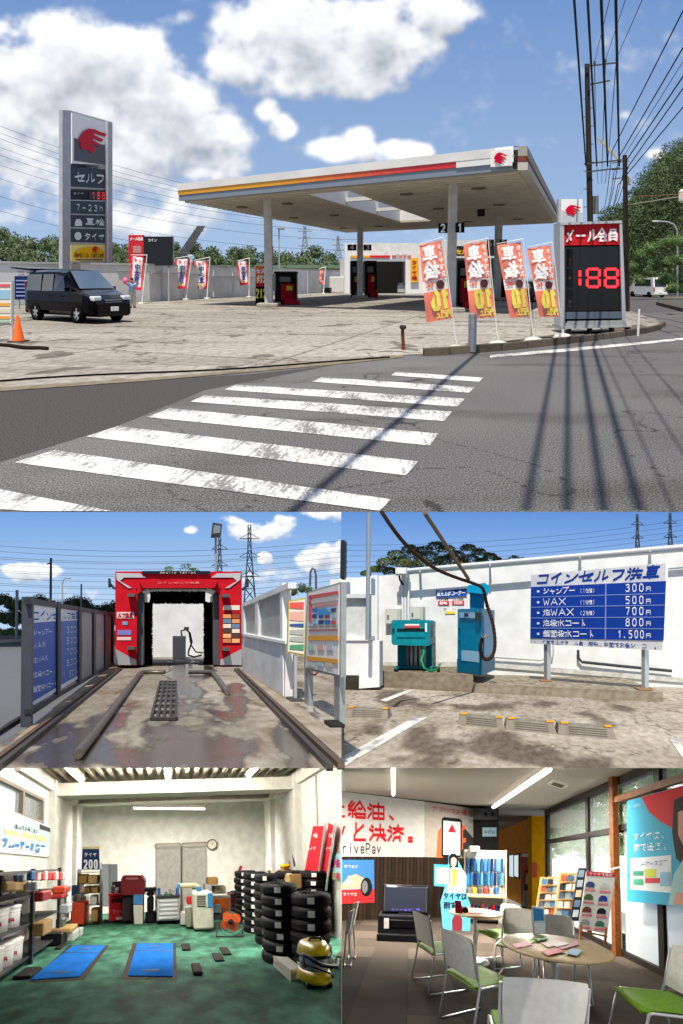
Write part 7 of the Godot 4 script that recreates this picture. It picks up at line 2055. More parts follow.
func garage() -> void:
	P = place(168, 862, 170.5, 896, 1.5, 1.0, 4.6)
	var XL := -2.8; var XR := 3.2; var ZB := -42.0; var Y := 3.6
	O = Vector3.ZERO
	var m := mb()
	var nr := gp(341.3, 1032); var nl := gp(-60, 1032)
	m.flat([nl, nr, gp(341.3, 940), Vector3(XR, 0, ZB), Vector3(XL, 0, ZB), Vector3(XL, 0, -20)], Vector3.UP)
	var fm := mat("5fa08a", 0.75, 0, "floor", 0.5)
	fm.detail_enabled = true
	fm.detail_albedo = T.stain
	fm.detail_blend_mode = BaseMaterial3D.BLEND_MODE_MUL
	fm.detail_uv_layer = BaseMaterial3D.DETAIL_UV_2
	fm.uv2_triplanar = true
	fm.uv2_scale = Vector3(0.3, 0.3, 0.08)
	fm.metallic_specular = 0.06
	struct("floor", m, fm)
	var wm := mat("dad7d1", 0.9, 0, "soft", 0.5)
	m = mb(); m.boxf(XL - 0.3, XR + 0.3, 0, Y + 0.3, ZB - 0.4, ZB); struct("wall_back", m, wm)
	# left wall round its window: z -29.7 .. -21.5, y 2.43 .. 2.98
	m = mb()
	m.boxf(XL - 0.3, XL, 0, 2.43, ZB, -10); m.boxf(XL - 0.3, XL, 2.98, Y + 0.3, ZB, -10); m.boxf(XL - 0.3, XL, 2.43, 2.98, ZB, -29.7); m.boxf(XL - 0.3, XL, 2.43, 2.98, -21.2, -10)
	struct("wall_left", m, wm)
	m = mb()
	m.prism([xp(341.3, 955, XR), Vector3(XR, -0.02, ZB), Vector3(XR, Y + 0.3, ZB), xp(341.3, 745, XR)], Vector3(0.01, 0, 0))
	struct("wall_right", m, wm)
	O = Vector3(XL - 1.5, 2, -26)
	m = mb(); m.quad(Vector3(XL - 2.5, 1.2, -12), Vector3(XL - 2.5, 1.2, -46), Vector3(XL - 2.5, 6.5, -46), Vector3(XL - 2.5, 6.5, -12))
	var sk := StandardMaterial3D.new()
	sk.shading_mode = BaseMaterial3D.SHADING_MODE_UNSHADED
	sk.albedo_color = Color(0.97, 0.98, 1.0)
	struct("sky", m, sk)
	O = Vector3(XL, 2.43, -25.5)
	var t := thing("high_window", "high steel-framed window of two bright panes over the shelves", "window", O)
	var fr := mat("7d7468", 0.6)
	for e in [[2.43, 2.49, -29.7, -21.2], [2.92, 2.98, -29.7, -21.2]]:
		m = mb(); m.boxf(XL - 0.12, XL + 0.03, e[0], e[1], e[2], e[3]); part(t, "frame", m, fr)
	for z in [-29.55, -25.5, -21.35]:
		m = mb(); m.boxf(XL - 0.12, XL + 0.03, 2.49, 2.92, z - 0.16, z + 0.16); part(t, "mullion", m, fr)
	var gl := StandardMaterial3D.new()
	gl.albedo_color = Color(0.9, 0.95, 0.95, 0.12)
	gl.transparency = BaseMaterial3D.TRANSPARENCY_ALPHA
	gl.roughness = 0.05
	gl.metallic_specular = 0.05
	for z in [[-29.4, -25.66], [-25.34, -21.5]]:
		m = mb(); m.boxf(XL - 0.06, XL - 0.05, 2.49, 2.92, z[0], z[1]); part(t, "pane", m, gl)
	# ceiling: folded deck, beams and piers
	O = Vector3(0, Y, -30)
	var n := 26
	m = mb()
	for i in n:
		var x0 := lerpf(XL, XR, float(i) / n); var w := (XR - XL) / n
		var q := [[0.0, 0.0], [0.3, 0.0], [0.5, 0.11], [0.8, 0.11], [1.0, 0.0]]
		for k in 4: m.quad(Vector3(x0 + q[k][0] * w, Y + q[k][1], ZB), Vector3(x0 + q[k + 1][0] * w, Y + q[k + 1][1], ZB), Vector3(x0 + q[k + 1][0] * w, Y + q[k + 1][1], -24), Vector3(x0 + q[k][0] * w, Y + q[k][1], -24))
	struct("ceiling", m, mat("ddd6c6", 0.7, 0, "dirt", 0.6))
	m = mb(); m.boxf(XL - 0.3, XR, Y + 0.14, Y + 0.3, ZB - 0.4, -24); struct("roof", m, mat("8a8a86", 0.8))
	var bm := mat("d6d2c8", 0.75, 0, "soft", 0.6)
	for e in [[3.16, 3.44, -33.0, -31.6], [3.30, 3.48, -40.4, -39.6]]:
		m = mb(); m.boxf(XL, XR, e[0], e[1], e[2], e[3]); struct("beam", m, bm)
		m = mb(); m.boxf(XL, XR, e[0] - 0.04, e[0] + 0.002, e[2] - 0.4, e[3] + 0.4); struct("beam_flange", m, bm)
	for e in [[XL, XL + 0.16, -33.4, -31.0], [XL, XL + 0.14, -41.2, -38.8], [XR - 0.16, XR, -33.8, -31.0], [XR - 0.14, XR, -41.2, -38.8]]:
		m = mb(); m.boxf(e[0], e[1], 0, 3.5, e[2], e[3]); struct("pier", m, wm)
	m = mb(); m.boxf(XL, XL + 0.12, 3.22, 3.5, -42, -24); struct("beam", m, bm)
	m = mb(); m.boxf(XR - 0.12, XR, 3.22, 3.5, -42, -26); struct("beam", m, bm)
	for s in [[-2.07, -26.0, -33.0, "fluorescent tube lamp over the shelves, running along the garage"], [0.0, -26.2, -33.2, "fluorescent tube lamp in the middle of the garage ceiling"], [1.96, -26.0, -32.9, "fluorescent tube lamp on the tyre side of the garage ceiling"]]:
		var a := Vector3(s[0], 3.46, s[1] - 5.5); var b := Vector3(s[0], 3.46, -20.0)
		O = a
		t = thing("tube_lamp", s[3], "lamp", a, "garage tube lamps")
		tube_lamp(t, a, b, 0.1, 4.0)
		if s[0] == 0.0:
			for zz in [-22.0, -26.0, -30.0]:
				var l := OmniLight3D.new()
				l.name = "tube_glow"
				l.light_energy = 10.5
				l.light_size = 0.25
				l.light_color = Color(1.0, 0.97, 0.92)
				l.omni_range = 60.0
				l.omni_attenuation = 2.0
				l.shadow_enabled = true
				t.add_child(l, true)
				l.global_position = world(Vector3(0, 3.28, zz))
	O = zp(133, 808.5, -38.6)
	t = thing("tube_lamp", "fluorescent tube lamp hung crosswise under the far beam", "lamp", O, "garage tube lamps")
	tube_lamp(t, zp(133.5, 808, -38.6), zp(205, 808.8, -38.6), 0.07, 60.0)
	# added unseen sheet: blocks sun and spreads soft light into both rooms
	O = Vector3.ZERO
	m = mb()
	var ad := dir(341.5, 768).normalized(); var ax := (dir(1000, 768) - dir(0, 768)).normalized(); var e0 := Vector3(0, P.h, 0)
	m.quad(e0 + ad * 13.5 - ax * 13, e0 + ad * 13.5 + ax * 13, e0 + ad * 6.0 + ax * 13, e0 + ad * 6.0 - ax * 13); var aw := mat("f2f2ee", 0.8)
	aw.backlight_enabled = true
	aw.backlight = Color(0.95, 0.95, 0.92)
	struct("awning", m, aw)
	# service pits
	for q in [[30, 981, 79.5, 978, 105.5, 946.5, 73, 946.5, "blue lift plate with worn pale streak, on the shelf side", [28, 983, 84, 980, 109, 945, 70, 945]], [127.5, 977, 173, 978, 173, 944.5, 137, 944.5, "blue lift plate in the middle of the green floor", [121, 979, 177, 980, 176, 943, 133, 943]]]:
		O = gp(q[0], q[1])
		t = thing("lift_plate", q[8], "lift", O, "blue lift plates in the garage floor")
		m = mb(); sheet(m, q[9], 0.005); part(t, "pit_frame", m, mat("3d3128", 0.8, 0, "dirt", 1.0))
		m = mb()
		var r := gring([q[0], q[1], q[2], q[3], q[4], q[5], q[6], q[7]])
		m.hexa(r.map(func(p): return p + Vector3(0, 0.008, 0)), r.map(func(p): return p + Vector3(0, 0.022, 0))); part(t, "plate", m, plate_mat())
		m = mb()
		var c0: Vector3 = r[0].lerp(r[3], 0.72); var c1: Vector3 = r[1].lerp(r[2], 0.72)
		bar(m, c0 + Vector3(0, 0.024, 0), c1 + Vector3(0, 0.024, 0), 0.006, 0.12); part(t, "plate_joint", m, mat("3a506a", 0.6))
		for v in [0.12, 0.88]:
			m = mb(); m.lathe((r[0].lerp(r[3], v)).lerp(r[1].lerp(r[2], v), 0.5) + Vector3(0, 0.024, 0), Vector3.UP, [[0.13, 0.0], [0.12, 0.006], [0.0, 0.006]], 14); part(t, "rubber_pad", m, mat("54606c", 0.8))
	# things on the floor
	for e in [[54, 944.5, 61, 951, "dark rubber wheel chock behind the worn blue plate"], [12, 970, 31, 981, "long dark rubber wheel chock with yellow edge in front of shelves"], [0, 966.5, 11, 972, "dark rubber chock under the end of the shelves"], [193, 966, 203, 977, "dark rubber chock standing beside the middle blue plate"], [182, 945.5, 191, 952, "flat dark rubber chock behind the middle blue plate"], [215, 956.5, 225, 963, "small dark block on the floor, the nearer of a pair facing the fan".replace("nearer", "larger")], [223, 950, 232, 956.5, "small dark block on the floor close to the fan"]]:
		var z := gp((e[0] + e[2]) / 2, e[3] - 1.0).z
		item("wheel_chock", e[4], "wheel chock", e[0], e[1] + (e[3] - e[1]) * 0.5, e[2], e[3] - 1, z, 1.6, "2a2724", 0.85, "rubber blocks on the garage floor")
	O = gp(263, 957)
	var r0 := gring([262.5, 956, 291, 982, 300, 977.5, 270.5, 952.5])
	t = thing("long_carton", "long white carton with red print lying before the tyre stacks", "box", O)
	m = mb(); m.hexa(r0, r0.map(func(p): return p + Vector3(0, 0.14, 0))); part(t, "carton", m, mat("dcd9d6", 0.7))
	m = mb(); text(m, "DrivePay", r0[0].lerp(r0[1], 0.25) + Vector3(-0.006, 0.05, 0.006), (r0[1] - r0[0]) * 0.07, Vector3(0, 0.06, 0), 1.4); part(t, "lettering", m, mat("b0444a", 0.6))
	O = gp(285, 957)
	r0 = gring([283, 957, 303, 976, 310, 972, 291, 954])
	m = mb(); m.hexa(r0, r0.map(func(p): return p + Vector3(0, 0.12, 0))); solo("long_carton", "second long pale carton tucked between first carton and tyres", "box", m, mat("cfccc8", 0.7))
	shelving()
	back_of_garage()
	# tyres
	tyre_stack(288, 967, 7, 0.265, 0.158, "behind the long white carton")
	tyre_stack(321.5, 975, 6, 0.262, 0.165, "behind the yellow vacuum")
	tyre_stack(271, 946, 8, 0.21, 0.15, "third back along the tyre row")
	tyre_stack(259, 934, 8, 0.24, 0.15, "fourth back along the tyre row")
	tyre_stack(249, 925, 8, 0.26, 0.15, "farthest back along the tyre row")
	tyre_stack(298, 935, 8, 0.3, 0.15, "against the wall behind the front stacks")
	tyre_stack(322, 938, 8, 0.26, 0.15, "against the wall under the bright poster")
	yellow_vacuum()
	# wall things on the tyre side
	var rp := {"a": Vector3(XR, 0, 0), "n": Vector3(-1, 0, 0)}
	for e in [[[313, 826, 323.5, 826, 315.5, 890, 304, 874], "red furled banner with white print leaning on the garage wall, wider one", 0.25], [[328.5, 823, 333.5, 826, 325, 886, 319.5, 884], "red furled banner leaning on the garage wall beside the bright poster, narrower one", 0.15]]:
		O = on(rp, e[0][4], e[0][5], e[2])
		t = thing("furled_banner", e[1], "banner", O, "red banners leaning on the garage wall")
		m = mb(); slab(m, rp, e[0], 0.02, e[2]); part(t, "cloth", m, mat("c4202e", 0.8))
		m = mb(); m.cyl(on(rp, e[0][2] + 2, e[0][3] - 4, e[2] + 0.03), on(rp, e[0][4] + 1, e[0][5] + 4, e[2] + 0.03), 0.022, 0.022, 6); part(t, "pole", m, mat("d9d7d2", 0.5))
		m = mb(); words(m, rp, "タイヤ", e[0][6] + 3, 852, e[0][6] + 12, 851, 5, 1.4, e[2] + 0.01); words(m, rp, "検", e[0][6] + 9, 838, e[0][6] + 14, 838, 5, 1.4, e[2] + 0.01); part(t, "lettering", m, mat("efe9e4", 0.7))
	O = on(rp, 327, 879, 0.02)
	t = thing("wall_poster", "bright pink and green tyre poster on the garage wall", "poster", O)
	m = mb(); slab(m, rp, [326.5, 878.5, 340.8, 881, 340.8, 853, 326.5, 855.5], 0.01, 0.03); part(t, "sheet", m, mat("9fd0d8", 0.6))
	m = mb(); slab(m, rp, [326.5, 878.5, 340.8, 881, 340.8, 873.5, 326.5, 872], 0.005, 0.04); part(t, "print", m, mat("8fc06a", 0.6))
	m = mb(); words(m, rp, "自動車", 328, 868, 340, 868, 8, 1.5, 0.045); words(m, rp, "車検", 328, 868, 340, 868, 9, 1.5, 0.045); words(m, rp, "お得", 328, 879, 340, 880.5, 7, 1.5, 0.05); part(t, "lettering", m, mat("d23a86", 0.6))
	for e in [[290, 836, 294.5, 866], [293.5, 845, 288, 868]]:
		O = on(rp, e[2], e[3], 0.1)
		m = mb(); m.cyl(on(rp, e[0], e[1], 0.05), on(rp, e[2], e[3], 0.2), 0.02, 0.02, 6); solo("wall_pole", "thin dark broom pole leaning on the wall over the tyres", "pole", m, mat("4a463f", 0.7), "poles leaning on the garage wall")
	item("carton", "tan carton on top of the far tyre stack under the red banners", "box", 290, 874, 302, 889, -25.5, 1.5, "a98a5c")
	item("carton", "small brown carton with yellow cloth over the tyre stacks", "box", 283, 869, 292, 880, -28, 1.5, "8e7248")
	item("work_cloth", "crumpled yellow work cloth on a carton over the tyre stacks", "cloth", 283, 863.5, 291, 869, -27.9, 1.0, "d9b02c", 0.9, "", 0.06)
	item("parts_box", "grey parts box on the far tyre stack", "box", 278, 880, 286, 887, -29, 1.2, "50707c")
	O = Vector3(XR, 2, -25)
	m = mb(); m.cyl(Vector3(XR - 0.03, 0.8, -27.5), Vector3(XR - 0.03, 3.3, -27.5), 0.025, 0.025, 6); solo("wall_conduit", "thin pale conduit running up the garage wall", "pipe", m, mat("c9c5bc", 0.6))
func shelving() -> void:
	var X0 := -2.72; var X1 := -2.2
	O = Vector3(X1, 0, -21.8)
	var t := thing("storage_shelf", "long black steel shelf unit full of pails and cans under the high window", "shelf", O)
	var bk := mat("26272a", 0.5, 0.3)
	for y in [0.14, 0.64, 1.07, 1.44]:
		var m := mb(); m.boxf(X0, X1, y - 0.035, y, -27.2, -13.0); part(t, "shelf_board", m, bk)
	for z in [-27.1, -21.8, -14.0]:
		for x in [X0 + 0.02, X1 + 0.01]:
			var m := mb(); m.boxf(x - 0.03, x + 0.03, 0, 1.47, z - 0.12, z + 0.12); part(t, "post", m, bk)
	var mm := mb(); bar(mm, Vector3(X0 + 0.01, 0.2, -27.1), Vector3(X0 + 0.01, 1.4, -21.9), 0.02, 0.05); part(t, "brace", mm, bk)
	# pails
	var first: Node3D
	var PB := [[0.64, -17.7, 1], [0.64, -19.0, 0], [0.64, -20.5, 2], [0.14, -17.4, 1], [0.14, -18.6, 0], [0.14, -19.8, 2], [0.14, -21.0, 0]]
	var nm := ["lone at the open end", "first in the row", "second in the row", "third in the row", "first in the row", "second in the row", "third in the row", "last in the row"]
	for i in PB.size():
		var e: Array = PB[i]
		var at := Vector3(-2.38, e[0], e[1])
		var lb := "white oil pail with red print, %s on the %s shelf" % [nm[i + 1 if i < 3 else i + 1], "middle" if e[0] > 0.5 else "bottom"]
		if first:
			again(first, at, lb)
			continue
		first = thing("oil_pail", lb, "pail", at, "white oil pails on the black shelf")
		var m := mb(0, at); m.lathe(Vector3.ZERO, Vector3.UP, [[0.0, 0.0], [0.125, 0.0], [0.135, 0.28], [0.0, 0.28]], 18); part(first, "pail_body", m, mat("d8d5cf", 0.45))
		m = mb(0, at); m.lathe(Vector3(0, 0.27, 0), Vector3.UP, [[0.142, 0.0], [0.145, 0.03], [0.13, 0.045], [0.0, 0.045]], 18); part(first, "lid", m, mat("e2dfd9", 0.45))
		m = mb(0, at); m.lathe(Vector3(0, 0.215, 0), Vector3.UP, [[0.1335, 0.0], [0.138, 0.006], [0.134, 0.012]], 18); part(first, "rib", m, mat("c9c6c0", 0.45))
		m = mb(0, at)
		text(m, "油料", Vector3(0.03, 0.08, 0.137), Vector3(0.045, 0, -0.02), Vector3(0, 0.07, 0), 1.5, Vector3(0.3, 0, 0.95)); part(first, "lettering", m, mat("b9444a", 0.6))
	# cans and boxes
	for i in 4: item("carton", "tan open carton, %s along the upper shelf" % ["first", "second", "third", "fourth"][i], "box", 0.5 + i * 6.8, 881.5 + (i % 2), 7.0 + i * 6.8, 893, zp(0, 893, -17.5 - i * 0.9).z, 1.0, ["a98556", "b08e5e", "9d7b4e", "b39262"][i], 0.8, "cartons on the upper shelf", 0.03)
	for i in 4: item("spray_can", "blue and white spray can on the upper shelf above the cartons", "can", 13.2 + i * 2.8, 874.5, 15.6 + i * 2.8, 881.5, -19.5, 0.4, ["4a6aa8", "c9ced4", "5a78b0", "b8bcc4"][i], 0.4, "blue cans on the upper shelf")
	for i in 9: item("oil_can", "%s oil can, %s along the upper shelf near the pillar" % [["red", "white", "dark red", "pale", "light red"][i % 5], ["first", "second", "third", "fourth", "fifth", "sixth", "seventh", "eighth", "ninth"][i]], "can", 32.0 + i * 3.6, 871.0 + (i % 3) * 0.8, 35.2 + i * 3.6, 881.0 - i * 0.1, -22.5 - i * 0.45, 0.5, ["c23a40", "d9d6d2", "b8343c", "cfc9c6", "c8484a"][i % 5], 0.4, "red cans on the upper shelf")
	for i in 3: item("white_bottle", "white plastic bottle with red cap beside the cartons", "bottle", 26.5 + i * 3.6, 881, 29.4 + i * 3.6, 891, -19.8, 0.4, "d6d3ce", 0.4, "white bottles on the upper shelf")
	item("tool_box", "orange-red tool box on the middle shelf near the pillar", "toolbox", 52, 886.5, 64.5, 894, -24.5, 1.6, "c24a30", 0.4)
	item("red_tray", "flat red parts tray under the orange tool box", "tray", 50, 894.2, 62, 899.5, -24.3, 1.6, "b03a34", 0.5)
	item("red_crate", "dark red crate at the middle of the shelf unit", "crate", 34, 891.5, 43, 902, -21.0, 1.5, "8e2c2e", 0.5)
	item("blue_box", "dark blue box behind the red oil cans", "box", 26.5, 870.5, 32, 880.5, -21.2, 0.6, "2a5a86", 0.5)
	item("carton", "large tan carton on the bottom shelf beside the pails", "box", 32, 922.5, 44, 937, -21.4, 1.6, "9d7e54", 0.8)
	item("carton", "flat tan carton under the grey canister by the shelf", "box", 52, 928, 71, 934, gp(60, 944).z, 2.0, "b89868", 0.8)
	item("canister", "dark grey square canister standing on a flat carton", "can", 55.5, 918.5, 63, 928, gp(60, 944).z - 0.4, 0.8, "5a6462", 0.4)
	item("milk_crate", "low black crate with white print at the foot of the shelf", "crate", 40.5, 933.5, 61.5, 947, gp(50, 947).z, 2.2, "1d1e22", 0.5)
	item("white_box", "small white box stack beside the black crate", "box", 62, 932, 74, 942, gp(68, 942).z, 1.4, "c9c9c6", 0.6)
	item("white_pot", "small pale paint pot beside the white box", "pot", 74.5, 928.5, 81, 937, gp(77, 937).z, 0.8, "b9bdbc", 0.5)
	item("white_box", "pale box on the middle shelf beside the pillar", "box", 59, 904.5, 68.5, 914, -25.5, 1.0, "b4b8b8", 0.6)
	# banner over the shelf
	var pl := {"a": Vector3(-2.8, 0, 0), "n": Vector3(1, 0, 0)}
	O = on(pl, 20, 856, 0.03)
	t = thing("wall_banner", "long white tyre banner with blue lettering under the high window", "banner", O)
	var m := mb(); slab(m, pl, [-8, 851.5, 51.5, 857.5, 51.5, 827.5, -8, 803], 0.015, 0.04); part(t, "sheet", m, mat("d3d6d4", 0.7))
	m = mb(); slab(m, pl, [-8, 827, 51.3, 842, 51.3, 828, -8, 803.5], 0.004, 0.045); part(t, "print_field", m, mat("a9bcc0", 0.7))
	m = mb(); slab(m, pl, [40, 829, 51, 832.5, 51, 828.5, 40, 824], 0.004, 0.055); part(t, "name_patch", m, mat("26262a", 0.6))
	m = mb(); words(m, pl, "ブルーアース", 2, 847, 34, 851.5, 9.5, 3.2, 0.06, false, 0.15); words(m, pl, "GT", 34.5, 851.8, 46, 853, 7.5, 3.0, 0.06); part(t, "lettering", m, mat("2a7ac0", 0.6))
	m = mb(); words(m, pl, "車上でお得に選ぼ", 15, 828.5, 38, 833.5, 4.6, 1.5, 0.06); part(t, "lettering", m, mat("2c2e30", 0.6))
	for e in [[5, 833.5, 19, 836.6], [22, 837, 34, 839.3], [36, 839.8, 46, 841.6]]:
		m = mb(); slab(m, pl, [e[0], e[1], e[2], e[3], e[2], e[3] - 4, e[0], e[1] - 4.6], 0.004, 0.055); part(t, "yellow_patch", m, mat("d9cc86", 0.6))
func back_of_garage() -> void:
	var z := gp(88, 925).z
	# rack by the pillar
	O = zp(88, 925, z)
	var t := thing("small_rack", "narrow black rack with cartons beside the garage doorway", "shelf", O)
	var bk := mat("222326", 0.5, 0.3)
	for x in [76.0, 99.0]: pbox(t, "post", x, 869, x + 1.4, 925, z, 1.5, bk)
	for y in [872.0, 884.0, 893.0, 905.0, 923.0]: pbox(t, "shelf_board", 76.5, y, 100, y + 1.1, z, 1.5, bk)
	for e in [[78, 874, 87, 884, "9d7a46"], [88, 875, 98, 884, "b0925e"], [84, 886, 90, 893, "8a6a3e"], [91, 885.5, 98.5, 893, "a5834e"], [90, 895, 97, 905, "c9c4ba"], [91, 908, 98.5, 922, "a8834e"]]:
		item("carton", "small carton on the narrow black rack beside the doorway", "box", e[0], e[1], e[2], e[3], z - 0.2, 1.0, e[4], 0.8, "cartons on the narrow rack")
	var pl := zplane(z - 0.3)
	O = zp(90, 870, z)
	t = thing("price_placard", "dark blue placard with white figure two hundred on the narrow rack", "sign", O)
	var m := mb(); slab(m, pl, [81.5, 869.5, 99.5, 869.5, 99, 847.5, 82.5, 847.5], 0.1); part(t, "board", m, mat("24345e", 0.5))
	m = mb(); words(m, pl, "200", 83, 868.5, 98.5, 868.5, 8.5, 1.8, 0.02); words(m, pl, "タイヤ", 84, 856.5, 97, 856.5, 4, 1.2, 0.02); part(t, "lettering", m, mat("e6e9ee", 0.6))
	m = mb(); slab(m, pl, rect(82.5, 846.5, 99, 849), 0.05, 0.02); part(t, "header", m, mat("c9b98a", 0.6))
	item("waste_bin", "orange-red metal bin by the pillar next to the narrow rack", "bin", 70.5, 902.5, 84.5, 925, gp(77, 926).z, 2.2, "b8442e", 0.5)
	item("grey_drum", "grey waste drum behind the orange-red bin", "drum", 72, 894, 86, 903, gp(77, 924).z - 1.0, 1.8, "6d7270", 0.5, "", 0.06)
	item("white_sheet", "white plastic sheeting draped over the grey drum", "sheet", 76.5, 876, 84, 895, gp(77, 924).z - 1.0, 0.8, "cfcdc6", 0.7, "", 0.08)
	item("blue_bag", "blue bag hanging behind the white sheeting", "bag", 71.5, 885, 76, 896, gp(77, 924).z - 1.3, 0.5, "2a62a8", 0.6)
	# doorway in the rear wall
	O = zp(109, 900, -41.95)
	t = thing("doorway", "grey half-open doorway in the rear garage wall", "door", O)
	m = mb(); slab(m, zplane(-42.0), rect(102, 864, 117.5, 906), 0.05, 0.03); part(t, "dark_opening", m, mat("6d7175", 0.8))  # flat panel: the dark beyond the door is painted as its colour
	m = mb(); slab(m, zplane(-42.0), rect(100.6, 862.5, 102, 906), 0.05, 0.06); part(t, "frame", m, mat("9a9d9e", 0.6))
	m = mb(); slab(m, zplane(-42.0), rect(110, 864.5, 117.5, 906), 0.05, 0.09); part(t, "door_leaf", m, mat("585d62", 0.6))
	# red tool cart
	z = gp(120, 923).z
	O = zp(120, 923, z)
	t = thing("tool_cart", "red wheeled tool cart with dark drawers near the doorway", "tool cart", O)
	pbox(t, "cabinet", 108.5, 896, 131, 921, z, 2.4, mat("b8202a", 0.4))
	pbox(t, "top_tray", 108, 893, 131.5, 896.2, z + 0.1, 2.6, mat("a81c26", 0.4))
	pbox(t, "drawer_gap", 111, 898, 128.5, 903, z + 0.03, 0.1, mat("3d1518", 0.5))
	pbox(t, "label", 116, 917, 124, 920, z + 0.03, 0.05, mat("d9d4d0", 0.5))
	m = mb(); words(m, zplane(z), "タイヤ検", 112.5, 913.5, 127, 913.5, 4, 1.1, 0.02); part(t, "lettering", m, mat("d98a8c", 0.5))
	pbox(t, "wheel", 110, 920.5, 113, 924, z, 0.4, mat("2a2a2a", 0.7)); pbox(t, "wheel", 127, 920.5, 130, 924, z, 0.4, mat("2a2a2a", 0.7))
	for i in 5: item("grease_can", "small dark can on top of the red tool cart", "can", 111 + i * 4.0, 886.0 + (i % 2) * 2.0, 114.2 + i * 4.0, 893, z - 0.5, 0.8, ["4a4d50", "c9c6be", "2c2c2e", "b0aca4", "3a3432"][i], 0.5, "cans on the red tool cart")
	item("charger", "black battery charger behind the cans on the red cart", "charger", 112, 881, 130, 890, z - 2.0, 1.0, "26282c", 0.5)
	O = zp(133, 920, -34)
	t = thing("compressor", "dark red compressor with black top behind the red tool cart", "compressor", O)
	m = mb(); slab(m, zplane(-34), [121, 895, 144.5, 895, 144.5, 881, 141, 875.5, 123, 875.5, 121, 879], 2.5); part(t, "tank", m, mat("5e1f24", 0.4))
	pbox(t, "frame", 122, 895, 143, 921, -34.2, 2.0, mat("2a2426", 0.6)); pbox(t, "label", 126, 877.5, 138, 880, -33.97, 0.05, mat("8a5a5c", 0.5))
	z = gp(138, 924.5).z
	O = zp(138, 924.5, z)
	t = thing("plastic_bin", "pale plastic bin with blue lid beside the red tool cart", "bin", O)
	m = mb(); slab(m, zplane(z), [134, 924, 142.5, 924, 143, 905, 133.3, 905], 1.6); part(t, "bin_body", m, mat("b9b8ae", 0.5))
	pbox(t, "lid", 133, 894.5, 143.3, 905, z + 0.02, 1.5, mat("3f6f9c", 0.5))
	O = zp(150, 924, z - 0.3)
	t = thing("oil_drainer", "black oil drainer on a stand between bin and silver cart", "machine", O)
	for e in [[145, 912, 156, 924, 1.4], [147, 896, 153.5, 912, 1.0], [143.5, 887.5, 156.5, 892, 1.6], [146, 892, 155, 896, 1.2]]: pbox(t, "section", e[0], e[1], e[2], e[3], z - 0.3, e[4], mat("1c1d20", 0.45), 0.05)
	# white cabinets and silver cart
	for e in [[155, 843, 181, 920, "tall cream cabinet with covered top behind the silver cart"], [182.2, 842, 207, 920, "tall cream cabinet beside the wall clock behind the cooler"]]:
		z = gp(180, 919).z
		O = zp(e[0], 919, z)
		t = thing("steel_cabinet", e[4], "cabinet", O, "tall cream cabinets in the garage")
		pbox(t, "carcass", e[0], e[1], e[2], e[3], z, 3.0, mat("f2efe9", 0.6, 0, "soft", 1.0))
		pbox(t, "door", e[0] + 1, e[1] + 7, e[2] - 0.8, e[3] - 2, z + 0.03, 0.05, mat("f5f2ec", 0.6, 0, "soft", 1.0))
		pbox(t, "cover", e[0] - 0.8, e[1] - 0.6, e[2] + 0.6, e[1] + 6, z + 0.08, 3.1, mat("e8e4da", 0.75), 0.05)
	z = gp(168, 924.5).z
	O = zp(168, 924.5, z)
	t = thing("drawer_cart", "silver drawer cart on castors in front of the cream cabinet", "tool cart", O)
	pbox(t, "carcass", 157, 897.5, 179.5, 921, z, 2.2, mat("a8abae", 0.4, 0.2)); pbox(t, "top", 156.3, 895.5, 180, 898, z + 0.08, 2.4, mat("33373a", 0.5))
	for i in 5: pbox(t, "drawer", 159, 899.2 + i * 4.3, 177.5, 902.6 + i * 4.3, z + 0.04, 0.06, mat("cfd1d2", 0.35, 0.2))
	for x in [158.0, 175.0]: pbox(t, "castor", x, 920.5, x + 3, 924.5, z - 0.2, 0.5, mat("222224", 0.6))
	for i in 6: item("workbench_bottle", "small bottle or can standing on the silver drawer cart", "bottle", 157.5 + i * 3.7, 888.0 + (i * 7 % 5), 160.4 + i * 3.7, 895.5, z - 0.6, 0.5, ["2f5aa0", "d0d0cc", "3f8a5c", "8a8f94", "c2bcae", "2a6ab0"][i], 0.4, "bottles on the silver cart")
	# cooler with duct
	z = gp(203, 931.5).z
	O = zp(203, 931.5, z)
	t = thing("spot_cooler", "cream portable spot cooler with flexible duct on castors", "air conditioner", O)
	pbox(t, "housing", 193.7, 892, 213.3, 930, z, 2.6, mat("d6d3c4", 0.5, 0, "soft", 1.0), 0.04)
	pbox(t, "vent", 197, 894.5, 205.5, 907, z + 0.03, 0.05, mat("6f6d66", 0.5))
	for i in 5: pbox(t, "vent_slat", 197, 895.3 + i * 2.4, 205.5, 896.3 + i * 2.4, z + 0.06, 0.04, mat("a9a698", 0.5), 0.002)
	pbox(t, "blue_panel", 208, 892.8, 212.6, 908, z + 0.03, 0.05, mat("3a86c0", 0.4))
	for x in [195.0, 209.5]: pbox(t, "castor", x, 929.5, x + 2.6, 932, z - 0.3, 0.4, mat("2a2a2a", 0.6))
	m = mb(); m.tube([zp(200, 892, z - 1), zp(199, 887.5, z - 1), zp(195, 885.5, z - 1), zp(187, 885.5, z - 1), zp(179.5, 886, z - 1)], 0.055, 8); part(t, "duct", m, mat("cbb893", 0.7))
	pbox(t, "duct_mouth", 177, 883.5, 180.3, 888.5, z - 0.9, 0.3, mat("3a7ab8", 0.5)); pbox(t, "duct_collar", 196.5, 886.5, 201, 891.5, z - 0.8, 0.4, mat("3a7ab8", 0.5))
	item("green_cloth", "crumpled green cloth on shelf behind the cooler duct", "cloth", 190.5, 882.5, 198, 890, z - 4.0, 0.8, "2f7a5a", 0.9, "", 0.07)
